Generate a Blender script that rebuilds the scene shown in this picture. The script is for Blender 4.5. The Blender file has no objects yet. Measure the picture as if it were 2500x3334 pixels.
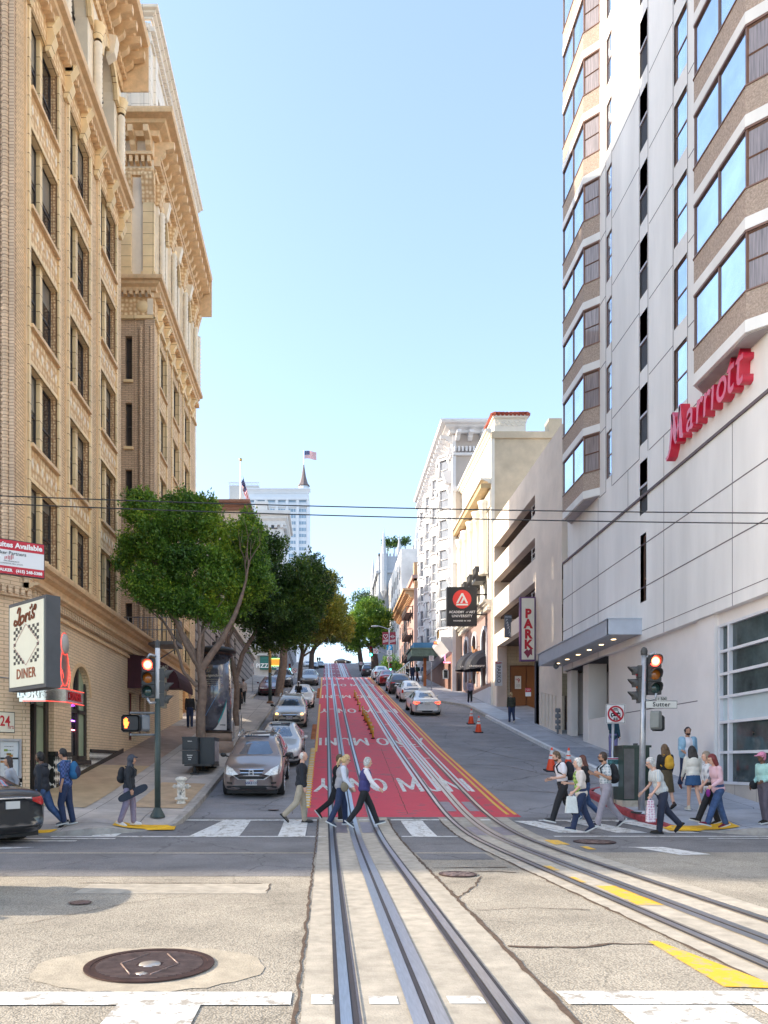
import bpy, bmesh, math, random
import numpy as np
from mathutils import Vector, Matrix
from mathutils.bvhtree import BVHTree
R=math.radians
random.seed(7)
C=bpy.context.scene.collection
scn=bpy.context.scene
F_PX=2500.0; VX=1060.0; VY=2485.0; CH=1.65
# ---------------- camera, world, sun
cam_d=bpy.data.cameras.new('camera'); cam=bpy.data.objects.new('camera',cam_d); C.objects.link(cam)
cam.location=(0,0,CH); cam.rotation_euler=(R(90),0,0)
cam_d.sensor_fit='HORIZONTAL'; cam_d.sensor_width=36; cam_d.lens=36*F_PX/2500
cam_d.shift_x=(1250-VX)/2500; cam_d.shift_y=(VY-1667)/2500
cam_d.clip_start=0.1; cam_d.clip_end=3000
scn.camera=cam
scn.render.resolution_x=768; scn.render.resolution_y=1024
SUN=Vector((1.0,-0.125,-0.46)).normalized()      # direction the light travels
elev=math.asin(-SUN.z); azi=math.atan2(-SUN.x,-SUN.y)
w=bpy.data.worlds.new("World"); scn.world=w; w.use_nodes=True
nt=w.node_tree; bg=nt.nodes['Background']
sky=nt.nodes.new('ShaderNodeTexSky'); sky.sky_type='NISHITA'; sky.sun_disc=False
sky.sun_elevation=elev; sky.sun_rotation=azi; sky.altitude=50; sky.air_density=1.0; sky.dust_density=1.2; sky.ozone_density=1.2
hz=nt.nodes.new('ShaderNodeMixRGB'); hz.inputs[0].default_value=.30; hz.inputs[2].default_value=(1.12,1.38,1.72,1)   # thin high haze
nt.links.new(sky.outputs[0],hz.inputs[1]); nt.links.new(hz.outputs[0],bg.inputs[0]); bg.inputs[1].default_value=0.15
sd=bpy.data.lights.new('sun','SUN'); sd.energy=2.25; sd.angle=R(0.6); sd.color=(1.0,0.88,0.70)
so=bpy.data.objects.new('sun',sd); C.objects.link(so); so.rotation_euler=SUN.to_track_quat('-Z','Y').to_euler(); so.location=(-60,20,60)
scn.view_settings.view_transform='Standard'; scn.view_settings.look='None'; scn.view_settings.gamma=1
scn.view_settings.exposure=1.88
scn.render.engine='CYCLES'
scn.cycles.max_bounces=6; scn.cycles.diffuse_bounces=4; scn.cycles.glossy_bounces=3; scn.cycles.transparent_max_bounces=6
# ---------------- materials
_m={}
def _new(name):
    m=bpy.data.materials.new(name); m.use_nodes=True; n=m.node_tree; b=n.nodes['Principled BSDF']; return m,n,b
def mat(name,col,rough=0.7,metal=0.0,noise=0.12,scale=3.0,bump=0.0,bscale=None,emit=0.0,spec=0.5,coat=0.0,big=0.0,uv=False,stretch=None):
    if name in _m: return _m[name]
    m,n,b=_new(name); L=n.links
    b.inputs['Roughness'].default_value=rough; b.inputs['Metallic'].default_value=metal
    b.inputs['Specular IOR Level'].default_value=spec; b.inputs['Coat Weight'].default_value=coat
    tc=n.nodes.new('ShaderNodeTexCoord')
    g=n.nodes.new('ShaderNodeNewGeometry')
    src=g.outputs['Position']
    if stretch:
        mp=n.nodes.new('ShaderNodeMapping'); mp.inputs['Scale'].default_value=stretch; L.new(src,mp.inputs[0]); src=mp.outputs[0]
    c=(col[0],col[1],col[2],1)
    if noise>0:
        t=n.nodes.new('ShaderNodeTexNoise'); t.inputs['Scale'].default_value=scale; t.inputs['Detail'].default_value=6; t.inputs['Roughness'].default_value=.62
        L.new(src,t.inputs['Vector'])
        r=n.nodes.new('ShaderNodeValToRGB'); r.color_ramp.elements[0].position=.3; r.color_ramp.elements[1].position=.7
        r.color_ramp.elements[0].color=[x*(1-noise) for x in col]+[1]; r.color_ramp.elements[1].color=[min(1,x*(1+noise)) for x in col]+[1]
        L.new(t.outputs['Fac'],r.inputs[0]); out=r.outputs[0]
        if big>0:
            t2=n.nodes.new('ShaderNodeTexNoise'); t2.inputs['Scale'].default_value=.35; t2.inputs['Detail'].default_value=4
            L.new(src,t2.inputs['Vector'])
            mr=n.nodes.new('ShaderNodeMapRange'); mr.inputs[1].default_value=.35; mr.inputs[2].default_value=.65; mr.inputs[3].default_value=1-big; mr.inputs[4].default_value=1+big*.5
            L.new(t2.outputs['Fac'],mr.inputs[0])
            mx=n.nodes.new('ShaderNodeVectorMath'); mx.operation='SCALE'; L.new(out,mx.inputs[0]); L.new(mr.outputs[0],mx.inputs['Scale']); out=mx.outputs[0]
        L.new(out,b.inputs['Base Color'])
    else: b.inputs['Base Color'].default_value=c
    if bump>0:
        t3=n.nodes.new('ShaderNodeTexNoise'); t3.inputs['Scale'].default_value=bscale or scale*4; t3.inputs['Detail'].default_value=5
        L.new(g.outputs['Position'],t3.inputs['Vector'])
        bp=n.nodes.new('ShaderNodeBump'); bp.inputs['Strength'].default_value=bump; bp.inputs['Distance'].default_value=.02
        L.new(t3.outputs['Fac'],bp.inputs['Height']); L.new(bp.outputs[0],b.inputs['Normal'])
    if emit>0:
        b.inputs['Emission Color'].default_value=c; b.inputs['Emission Strength'].default_value=emit
    _m[name]=m; return m
def brick(name,c1,c2,mort,bw=.3,bh=.075,ms=.012,rough=.85,bump=.6,squash=0,offset=.5,big=.12,brickmix=0.0):
    if name in _m: return _m[name]
    m,n,b=_new(name); L=n.links; b.inputs['Roughness'].default_value=rough
    uv=n.nodes.new('ShaderNodeTexCoord')
    t=n.nodes.new('ShaderNodeTexBrick'); t.offset=offset; t.inputs['Scale'].default_value=1
    t.inputs['Brick Width'].default_value=bw; t.inputs['Row Height'].default_value=bh; t.inputs['Mortar Size'].default_value=ms; t.inputs['Mortar Smooth'].default_value=.1
    t.inputs['Color1'].default_value=(*c1,1); t.inputs['Color2'].default_value=(*c2,1); t.inputs['Mortar'].default_value=(*mort,1); t.inputs['Bias'].default_value=brickmix
    L.new(uv.outputs['UV'],t.inputs['Vector'])
    g=n.nodes.new('ShaderNodeNewGeometry')
    t2=n.nodes.new('ShaderNodeTexNoise'); t2.inputs['Scale'].default_value=.8; t2.inputs['Detail'].default_value=7; t2.inputs['Roughness'].default_value=.65
    L.new(g.outputs['Position'],t2.inputs['Vector'])
    mr=n.nodes.new('ShaderNodeMapRange'); mr.inputs[1].default_value=.3; mr.inputs[2].default_value=.7; mr.inputs[3].default_value=1-big*1.4; mr.inputs[4].default_value=1+big
    L.new(t2.outputs['Fac'],mr.inputs[0])
    mx=n.nodes.new('ShaderNodeVectorMath'); mx.operation='SCALE'; L.new(t.outputs['Color'],mx.inputs[0]); L.new(mr.outputs[0],mx.inputs['Scale'])
    L.new(mx.outputs[0],b.inputs['Base Color'])
    bp=n.nodes.new('ShaderNodeBump'); bp.inputs['Strength'].default_value=bump; bp.inputs['Distance'].default_value=.012; bp.invert=True
    L.new(t.outputs['Fac'],bp.inputs['Height']); L.new(bp.outputs[0],b.inputs['Normal'])
    _m[name]=m; return m
def checker(name,c1,c2,sx,sy,rot=0,rough=.3):
    if name in _m: return _m[name]
    m,n,b=_new(name); L=n.links; b.inputs['Roughness'].default_value=rough
    uv=n.nodes.new('ShaderNodeTexCoord'); mp=n.nodes.new('ShaderNodeMapping')
    mp0=n.nodes.new('ShaderNodeMapping'); mp0.inputs['Scale'].default_value=(1/sx,1/sy,1)
    mp.inputs['Rotation'].default_value=(0,0,rot)
    L.new(uv.outputs['UV'],mp0.inputs[0]); L.new(mp0.outputs[0],mp.inputs[0])
    t=n.nodes.new('ShaderNodeTexChecker'); t.inputs['Scale'].default_value=1; t.inputs['Color1'].default_value=(*c1,1); t.inputs['Color2'].default_value=(*c2,1)
    L.new(mp.outputs[0],t.inputs['Vector']); L.new(t.outputs['Color'],b.inputs['Base Color'])
    _m[name]=m; return m
def ornament(name,c1,c2,sc=9,rough=.7,bump=1.0,kind='F1'):
    if name in _m: return _m[name]
    m,n,b=_new(name); L=n.links; b.inputs['Roughness'].default_value=rough
    uv=n.nodes.new('ShaderNodeTexCoord'); t=n.nodes.new('ShaderNodeTexVoronoi'); t.inputs['Scale'].default_value=sc; t.inputs['Randomness'].default_value=.35
    L.new(uv.outputs['UV'],t.inputs['Vector'])
    r=n.nodes.new('ShaderNodeValToRGB'); r.color_ramp.elements[0].position=.12; r.color_ramp.elements[1].position=.55
    r.color_ramp.elements[0].color=(*c1,1); r.color_ramp.elements[1].color=(*c2,1)
    L.new(t.outputs['Distance'],r.inputs[0]); L.new(r.outputs[0],b.inputs['Base Color'])
    bp=n.nodes.new('ShaderNodeBump'); bp.inputs['Strength'].default_value=bump; bp.inputs['Distance'].default_value=.04; bp.invert=True
    L.new(t.outputs['Distance'],bp.inputs['Height']); L.new(bp.outputs[0],b.inputs['Normal'])
    _m[name]=m; return m
def stripes(name,c1,c2,scale,axis='x',rough=.8,dist=0,soft=.1):
    if name in _m: return _m[name]
    m,n,b=_new(name); L=n.links; b.inputs['Roughness'].default_value=rough
    tc=n.nodes.new('ShaderNodeTexCoord'); t=n.nodes.new('ShaderNodeTexWave'); t.bands_direction=axis.upper(); t.inputs['Scale'].default_value=scale; t.inputs['Distortion'].default_value=dist
    L.new(tc.outputs['Object' if axis.lower()=='z' or axis.isupper() else 'UV'],t.inputs['Vector'])
    r=n.nodes.new('ShaderNodeValToRGB'); r.color_ramp.elements[0].position=.5-soft; r.color_ramp.elements[1].position=.5+soft
    r.color_ramp.elements[0].color=(*c1,1); r.color_ramp.elements[1].color=(*c2,1)
    L.new(t.outputs['Fac'],r.inputs[0]); L.new(r.outputs[0],b.inputs['Base Color'])
    _m[name]=m; return m
# ---------------- mesh builder
class MB:
    def __init__(s): s.v=[]; s.f=[]; s.mi=[]; s.sm=[]; s.k=0; s.smooth=False
    def add(s,vs,fs,k=None,sm=None):
        o=len(s.v); s.v.extend([tuple(v) for v in vs])
        for f in fs: s.f.append([i+o for i in f]); s.mi.append(s.k if k is None else k); s.sm.append(s.smooth if sm is None else sm)
    def box(s,x0,x1,y0,y1,z0,z1,k=None):
        s.add([(x0,y0,z0),(x1,y0,z0),(x1,y1,z0),(x0,y1,z0),(x0,y0,z1),(x1,y0,z1),(x1,y1,z1),(x0,y1,z1)],
              [(0,3,2,1),(4,5,6,7),(0,1,5,4),(1,2,6,5),(2,3,7,6),(3,0,4,7)],k)
    def hexa(s,b,t,k=None):
        s.add(list(b)+list(t),[(3,2,1,0),(4,5,6,7),(0,1,5,4),(1,2,6,5),(2,3,7,6),(3,0,4,7)],k)
    def prism(s,poly,vec,k=None,sm=False):
        n=len(poly); vec=Vector(vec); a=[Vector(p) for p in poly]; b=[p+vec for p in a]
        s.add(a+b,[tuple(range(n))[::-1],tuple(range(n,2*n))]+[(i,(i+1)%n,n+(i+1)%n,n+i) for i in range(n)],k,sm)
    def tube(s,pts,rad,n=8,k=None,cap=True,sm=True):
        pts=[Vector(p) for p in pts]; m=len(pts)
        if not hasattr(rad,'__len__'): rad=[rad]*m
        ring=[]; up=None
        for i,p in enumerate(pts):
            t=(pts[min(i+1,m-1)]-pts[max(i-1,0)]).normalized()
            if up is None: up=Vector((0,0,1)) if abs(t.z)<.9 else Vector((1,0,0))
            a=t.cross(up)
            if a.length<1e-4: a=t.cross(Vector((0,1,0)))
            a.normalize(); b=a.cross(t).normalized(); up=b
            for j in range(n):
                q=2*math.pi*j/n; ring.append(p+(a*math.cos(q)+b*math.sin(q))*rad[i])
        fs=[(i*n+j,i*n+(j+1)%n,(i+1)*n+(j+1)%n,(i+1)*n+j) for i in range(m-1) for j in range(n)]
        s.add(ring,fs,k,sm)
        if cap:
            o=len(s.v)-len(ring)
            s.f.append([o+j for j in range(n)][::-1]); s.mi.append(s.k if k is None else k); s.sm.append(False)
            s.f.append([o+(m-1)*n+j for j in range(n)]); s.mi.append(s.k if k is None else k); s.sm.append(False)
    def cyl(s,p0,p1,r0,r1=None,n=16,k=None,sm=True): s.tube([p0,p1],[r0,r0 if r1 is None else r1],n,k,True,sm)
    def lathe(s,c,prof,n=20,k=None,ax=(0,0,1),sm=True):   # prof: (r,h)
        c=Vector(c); ax=Vector(ax).normalized(); a=ax.cross(Vector((0,1,0) if abs(ax.y)<.9 else (1,0,0))).normalized(); b=ax.cross(a)
        vs=[c+ax*h+(a*math.cos(2*math.pi*j/n)+b*math.sin(2*math.pi*j/n))*r for r,h in prof for j in range(n)]
        s.add(vs,[(i*n+j,i*n+(j+1)%n,(i+1)*n+(j+1)%n,(i+1)*n+j) for i in range(len(prof)-1) for j in range(n)],k,sm)
    def ell(s,c,r,n=12,m=8,k=None):
        c=Vector(c); 
        if not hasattr(r,'__len__'): r=(r,r,r)
        vs=[]; 
        for i in range(m+1):
            t=math.pi*i/m
            for j in range(n):
                q=2*math.pi*j/n; vs.append((c.x+r[0]*math.sin(t)*math.cos(q),c.y+r[1]*math.sin(t)*math.sin(q),c.z+r[2]*math.cos(t)))
        s.add(vs,[(i*n+j,(i+1)*n+j,(i+1)*n+(j+1)%n,i*n+(j+1)%n) for i in range(m) for j in range(n)],k,True)
    def mark(s): 
        if not hasattr(s,'cuts'): s.cuts=[]
        s.cuts.append((len(s.v),len(s.f)))
    def builds(s,name,mats,parent=None):
        cu=getattr(s,'cuts',[])+[(len(s.v),len(s.f))]; v0=f0=0; out=[]
        for v1,f1 in cu:
            if f1>f0:
                q=MB(); q.v=s.v[v0:v1]; q.f=[[i-v0 for i in f] for f in s.f[f0:f1]]; q.mi=s.mi[f0:f1]; q.sm=s.sm[f0:f1]; out.append(q.build(name,mats,parent))
            v0,f0=v1,f1
        return out
    def xform(s,M):
        s.v=[tuple(M@Vector(v)) for v in s.v]; return s
    def mesh(s,name,mats):
        me=bpy.data.meshes.new(name); me.from_pydata(s.v,[],s.f)
        if not hasattr(mats,'__len__'): mats=[mats]
        for m in mats: me.materials.append(m)
        me.polygons.foreach_set('material_index',[min(i,len(mats)-1) for i in s.mi]); me.polygons.foreach_set('use_smooth',s.sm)
        boxuv(me); me.update(); return me
    def build(s,name,mats,parent=None,loc=None,world=True):
        me=s.mesh(name,mats); return link(name,me,parent,loc,world)
def boxuv(me):
    n=len(me.loops)
    if n==0: return
    uvl=me.uv_layers.new(name='UVMap')
    co=np.empty(len(me.vertices)*3); me.vertices.foreach_get('co',co); co=co.reshape(-1,3)
    li=np.empty(n,dtype=np.int32); me.loops.foreach_get('vertex_index',li)
    pn=np.empty(len(me.polygons)*3); me.polygons.foreach_get('normal',pn); pn=np.abs(pn.reshape(-1,3))
    lt=np.empty(len(me.polygons),dtype=np.int32); me.polygons.foreach_get('loop_total',lt)
    ax=np.repeat(np.argmax(pn+np.array([0,1e-4,2e-4]),axis=1),lt)
    p=co[li]; u=np.where(ax==0,p[:,1],p[:,0]); v=np.where(ax==2,p[:,1],p[:,2])
    uvl.data.foreach_set('uv',np.stack([u,v],1).astype(np.float32).ravel())
def link(name,me,parent=None,loc=None,world=True):
    o=bpy.data.objects.new(name,me); C.objects.link(o)
    if parent is not None:
        o.parent=parent
        if world and loc is None:
            p=parent; t=Vector((0,0,0))
            while p is not None: t+=p.location; p=p.parent
            o.location=-t
    if loc is not None: o.location=loc
    return o
def tag(o,label=None,cat=None,group=None,kind=None):
    if label: o['label']=label
    if cat: o['category']=cat
    if group: o['group']=group
    if kind: o['kind']=kind
    return o
def thing(name,label,cat,loc=(0,0,0),rz=0,group=None):
    o=bpy.data.objects.new(name,None); C.objects.link(o); o.empty_display_size=.2
    o.location=loc; o.rotation_euler=(0,0,rz); return tag(o,label,cat,group)
def dup(root,loc=None,rz=None,label=None,group=None,parent=None):
    r=root.copy(); C.objects.link(r)
    if parent is not None: r.parent=parent
    if loc is not None: r.location=loc
    if rz is not None: r.rotation_euler=(0,0,rz)
    if label: r['label']=label
    if group: r['group']=group
    for ch in list(root.children): dup(ch,parent=r)
    return r
def textmesh(s,size,ext=0.0,bold=0.0,shear=0.0,align='CENTER',sx=1.0,spacing=1.0,valign='CENTER'):
    cu=bpy.data.curves.new('t','FONT'); cu.body=s; cu.size=size; cu.extrude=ext; cu.offset=bold; cu.shear=shear; cu.align_x=align; cu.align_y=valign; cu.space_character=spacing; cu.resolution_u=3
    o=bpy.data.objects.new('t',cu); C.objects.link(o)
    dg=bpy.context.evaluated_depsgraph_get(); me=bpy.data.meshes.new_from_object(o.evaluated_get(dg)); C.objects.unlink(o); bpy.data.objects.remove(o)
    if sx!=1: me.transform(Matrix.Diagonal((sx,1,1,1)))
    return me
def basis(o,r,u=(0,0,1)):
    r=Vector(r).normalized(); u=Vector(u).normalized(); n=r.cross(u); M=Matrix((r,u,n)).transposed().to_4x4(); M.translation=Vector(o); return M
def text(s,size,m,o,r=(1,0,0),u=(0,0,1),parent=None,name='lettering',**kw):
    me=textmesh(s,size,**kw); me.transform(basis(o,r,u)); me.materials.clear(); me.materials.append(m); me.name=name
    return link(name,me,parent)
def strokes(mb,lines,w,M,ext=.004,k=None):   # flat ribbons along polylines in local xy
    for ln in lines:
        for a,b in zip(ln[:-1],ln[1:]):
            a=Vector((*a,0)); b=Vector((*b,0)); d=(b-a); 
            if d.length<1e-6: continue
            d.normalize(); n=Vector((-d.y,d.x,0))*w/2; e=d*w*.35
            q=[a-e-n,b+e-n,b+e+n,a-e+n]
            mb.prism([M@p for p in q],(M.to_3x3()@Vector((0,0,ext))),k)
# ---------------- ground profile
_kp=[(-60,0),(14,0),(16.8,0.02),(20.1,.21),(23,.62),(34,2.3),(45,4.15),(82,10.52),(88,11.5),(91,11.72),(94,11.75),(109,11.75),(112,11.95),(116,12.6),(200,27.7),(205,28.35),(209,28.5),(225,28.5),(260,27.0),(400,20),(900,-10)]
def _raw(y):
    for (a,za),(b,zb) in zip(_kp[:-1],_kp[1:]):
        if y<=b: return za+(zb-za)*(y-a)/(b-a)
    return _kp[-1][1]
def _sm(y): return sum(_raw(y+d) for d in (-1.5,-.75,0,.75,1.5))/5 if y<260 else _raw(y)
_zt={i:_sm(float(i)) for i in range(-62,262)}
def zc(y):
    if y>=260: return _raw(y)
    i=math.floor(y); i=max(-61,min(260,i)); t=y-i
    return _zt[i]*(1-t)+_zt[i+1]*t
XL=-3.55; KY=16.9
def kl(y):    # left kerb x
    if y<KY: return -99
    if y<19.35: return -6+math.sqrt(max(0,2.45**2-(19.35-y)**2))
    if y<55: return XL
    if y<58: return XL-2.1*(y-55)/3
    if y<81: return -5.65
    if y<83: return -5.65+2.1*(y-81)/2
    if y<86: return XL
    if y<89: return -3.55-3*(1-math.sqrt(max(0,1-((y-86)/3)**2)))
    if y<111: return -99
    return XL
def kr(y):
    if y<KY: return 99
    if y<19.4: return 10.4-math.sqrt(max(0,2.5**2-(19.4-y)**2))
    if y<23.4: return 7.9
    if y<25: return 7.9+1.8*(y-23.4)/1.6
    if y<53: return 9.7
    if y<57: return 9.7-1.6*(y-53)/4
    if y<86: return 8.1
    if y<89: return 8.1+3*(1-math.sqrt(max(0,1-((y-86)/3)**2)))
    if y<111: return 99
    return 8.1
PADS=[(-3.9,18.0),(-6.7,17.15),(8.5,17.7),(11.6,17.15)]
def gz(x,y):
    z=zc(y)
    if not(KY<=y<89 or y>=111): return z
    a=kl(y); b=kr(y)
    if a<x<b: return z
    s=(a-x) if x<=a else (x-b)
    if y<20.2: s=min(s,y-KY) if s>0 else s
    k=.15+.03*min(4.5,max(0,s))
    for px,py in PADS:
        d=((x-px)**2+(y-py)**2)/(.85**2); k*=1-.8*math.exp(-d*d*.5)
    return z+k
def hit(px,py,dmax=260):
    rx=(px-VX)/F_PX; rz=-(py-VY)/F_PX; D=3.0; st=.05
    while D<dmax:
        if CH+rz*D<=gz(rx*D,D):
            lo,hi=D-st,D
            for _ in range(12):
                mid=(lo+hi)/2
                if CH+rz*mid<=gz(rx*mid,mid): hi=mid
                else: lo=mid
            return Vector((rx*hi,hi,gz(rx*hi,hi)))
        D+=st
    return None
def at(px,py,D): return Vector(((px-VX)*D/F_PX,D,CH-(py-VY)*D/F_PX))
def uX(px,X): return X*F_PX/(px-VX)     # depth where column px meets plane x=X
# ---------------- setting materials
def asphalt(name,c,agg=.35,sc=60,crack=.5,patch=.25,rough=.9):
    if name in _m: return _m[name]
    m,n,b=_new(name); L=n.links; b.inputs['Roughness'].default_value=rough; b.inputs['Specular IOR Level'].default_value=.3
    g=n.nodes.new('ShaderNodeNewGeometry'); P=g.outputs['Position']
    t=n.nodes.new('ShaderNodeTexVoronoi'); t.inputs['Scale'].default_value=sc; L.new(P,t.inputs['Vector'])
    r=n.nodes.new('ShaderNodeValToRGB'); r.color_ramp.elements[0].position=.0; r.color_ramp.elements[1].position=.75
    r.color_ramp.elements[0].color=[min(1,x*(1+agg)) for x in c]+[1]; r.color_ramp.elements[1].color=[x*(1-agg) for x in c]+[1]
    L.new(t.outputs['Distance'],r.inputs[0])
    t2=n.nodes.new('ShaderNodeTexNoise'); t2.inputs['Scale'].default_value=.6; t2.inputs['Detail'].default_value=9; t2.inputs['Roughness'].default_value=.7; L.new(P,t2.inputs['Vector'])
    mr=n.nodes.new('ShaderNodeMapRange'); mr.inputs[1].default_value=.3; mr.inputs[2].default_value=.7; mr.inputs[3].default_value=1-patch; mr.inputs[4].default_value=1+patch
    L.new(t2.outputs['Fac'],mr.inputs[0])
    t3=n.nodes.new('ShaderNodeTexVoronoi'); t3.feature='DISTANCE_TO_EDGE'; t3.inputs['Scale'].default_value=.33
    nz=n.nodes.new('ShaderNodeTexNoise'); nz.inputs['Scale'].default_value=2.2; nz.inputs['Detail'].default_value=6; L.new(P,nz.inputs['Vector'])
    va=n.nodes.new('ShaderNodeVectorMath'); va.operation='SCALE'; va.inputs['Scale'].default_value=.45; L.new(nz.outputs['Color'],va.inputs[0])
    vb=n.nodes.new('ShaderNodeVectorMath'); vb.operation='ADD'; L.new(P,vb.inputs[0]); L.new(va.outputs[0],vb.inputs[1]); L.new(vb.outputs[0],t3.inputs['Vector'])
    cr=n.nodes.new('ShaderNodeMapRange'); cr.inputs[1].default_value=.0; cr.inputs[2].default_value=.008; cr.inputs[3].default_value=1-crack; cr.inputs[4].default_value=1
    L.new(t3.outputs['Distance'],cr.inputs[0])
    mm=n.nodes.new('ShaderNodeMath'); mm.operation='MULTIPLY'; L.new(mr.outputs[0],mm.inputs[0]); L.new(cr.outputs[0],mm.inputs[1])
    mx=n.nodes.new('ShaderNodeVectorMath'); mx.operation='SCALE'; L.new(r.outputs[0],mx.inputs[0]); L.new(mm.outputs[0],mx.inputs['Scale']); L.new(mx.outputs[0],b.inputs['Base Color'])
    bp=n.nodes.new('ShaderNodeBump'); bp.inputs['Strength'].default_value=.5; bp.inputs['Distance'].default_value=.01; bp.invert=True
    L.new(t.outputs['Distance'],bp.inputs['Height']); L.new(bp.outputs[0],b.inputs['Normal'])
    _m[name]=m; return m
def worn(name,c,under,amt=.5,sc=7,rough=.6):
    if name in _m: return _m[name]
    m,n,b=_new(name); L=n.links; b.inputs['Roughness'].default_value=rough
    g=n.nodes.new('ShaderNodeNewGeometry')
    t=n.nodes.new('ShaderNodeTexNoise'); t.inputs['Scale'].default_value=sc; t.inputs['Detail'].default_value=10; t.inputs['Roughness'].default_value=.75; L.new(g.outputs['Position'],t.inputs['Vector'])
    r=n.nodes.new('ShaderNodeValToRGB'); p=.5-.22*(1-amt); r.color_ramp.elements[0].position=p-.05; r.color_ramp.elements[1].position=p+.02
    r.color_ramp.elements[0].color=(*under,1); r.color_ramp.elements[1].color=(*c,1)
    e=r.color_ramp.elements.new(.75); e.color=(*[x*.86 for x in c],1)
    L.new(t.outputs['Fac'],r.inputs[0]); L.new(r.outputs[0],b.inputs['Base Color'])
    _m[name]=m; return m
M_ROAD=asphalt('coarse_asphalt',(.415,.365,.295),.40,62,.2,.28)
M_ROADH=asphalt('street_asphalt',(.28,.273,.285),.25,70,.5,.22)
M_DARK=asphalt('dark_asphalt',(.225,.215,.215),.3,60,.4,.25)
M_CONC=mat('track_concrete',(.435,.385,.315),.85,noise=.24,scale=5,bump=.25,bscale=60,big=.14)
M_WALK=mat('sidewalk_concrete',(.44,.405,.38),.85,noise=.13,scale=2.5,bump=.15,bscale=50,big=.2)
M_WALKG=mat('sidewalk_grey',(.36,.37,.41),.85,noise=.15,scale=2.5,bump=.15,bscale=50,big=.18)
M_TANW=mat('sidewalk_tan',(.55,.40,.24),.85,noise=.15,scale=1.6,bump=.1,bscale=50,big=.25)
M_KERB=mat('kerb_concrete',(.36,.33,.30),.85,noise=.25,scale=4,bump=.2,bscale=40)
M_RED=worn('red_paint',(.60,.028,.058),(.36,.06,.075),.72,1.9)
M_REDD=worn('red_paint_far',(.36,.05,.08),(.25,.04,.06),.15,3.2)
M_WP=worn('white_paint',(.74,.73,.70),(.36,.32,.27),.86,6)
M_YP=worn('yellow_paint',(.80,.46,.03),(.45,.36,.22),.84,6)
M_YPAD=mat('yellow_tactile_pad',(.85,.47,.015),.6,noise=.12,scale=5)
M_STEEL=mat('rail_steel',(.47,.48,.53),.3,metal=.9,noise=.15,scale=8,stretch=(8,.6,1))
M_RAILD=mat('rail_groove',(.035,.03,.035),.6,noise=.3)
M_RAILB=mat('rail_side_steel',(.20,.17,.18),.4,metal=.8,noise=.2,scale=6)
def ysamp(y0,y1):
    return [y0]+[float(i) for i in range(math.floor(y0)+1,math.ceil(y1))]+[y1]
def sheet(mb,x0,x1,y0,y1,dz,sh=None,k=None):
    ys=ysamp(y0,y1); sh=sh or (lambda y:0)
    f0=x0 if callable(x0) else (lambda y:x0); f1=x1 if callable(x1) else (lambda y:x1)
    vs=[]
    for y in ys: vs+= [(f0(y)+sh(y),y,zc(y)+dz),(f1(y)+sh(y),y,zc(y)+dz)]
    mb.add(vs,[(2*i,2*i+1,2*i+3,2*i+2) for i in range(len(ys)-1)],k)
# ground sheet
mb=MB(); ys=[-60,0,10]+list(range(15,260,5))+[300,400,600,900]
vs=[]
for y in ys: vs+=[(-500,y,zc(y)-.12),(500,y,zc(y)-.12)]
mb.add(vs,[(2*i,2*i+1,2*i+3,2*i+2) for i in range(len(ys)-1)]); tag(mb.build('ground',M_WALK),kind='structure')
mb=MB(); sheet(mb,-120,120,-40,14.2,0); tag(mb.build('cross_street',M_ROAD),kind='structure')
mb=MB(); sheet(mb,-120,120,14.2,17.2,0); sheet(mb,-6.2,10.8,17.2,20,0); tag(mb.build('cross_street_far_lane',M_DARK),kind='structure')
mb=MB(); sheet(mb,-6.3,10.9,20,260,0); sheet(mb,-120,-6.3,88,112,0); sheet(mb,10.9,120,88,112,0); tag(mb.build('hill_street',M_ROADH),kind='structure')
# asphalt patches on the cross street
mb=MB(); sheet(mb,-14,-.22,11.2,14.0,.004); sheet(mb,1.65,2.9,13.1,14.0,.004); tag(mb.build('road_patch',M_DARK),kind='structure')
mb=MB(); sheet(mb,-3.2,-.75,9.7,10.5,.004); sheet(mb,6.2,12,9.8,10.4,.004)
tag(mb.build('concrete_patch',M_CONC),kind='structure'); mb=MB(); n=40; mb.add([(-1.42+.93*math.cos(t*2*math.pi/n)*(1+.03*math.sin(5*t)),6.2+.68*math.sin(t*2*math.pi/n)*(1+.04*math.sin(3*t)),.005) for t in range(n)],[tuple(range(n))])
tag(mb.build('manhole_surround',mat('patched_concrete',(.45,.385,.295),.9,noise=.2,scale=6,bump=.3,bscale=60,big=.15)),kind='structure')
sh=lambda y: .035*max(0,17-y)
mb=MB(); sheet(mb,-.16,1.58,-10,20.0,.004); sheet(mb,2.92,4.72,-10,20.0,.004,sh); tag(mb.build('track_bed',M_CONC),kind='structure')
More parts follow.
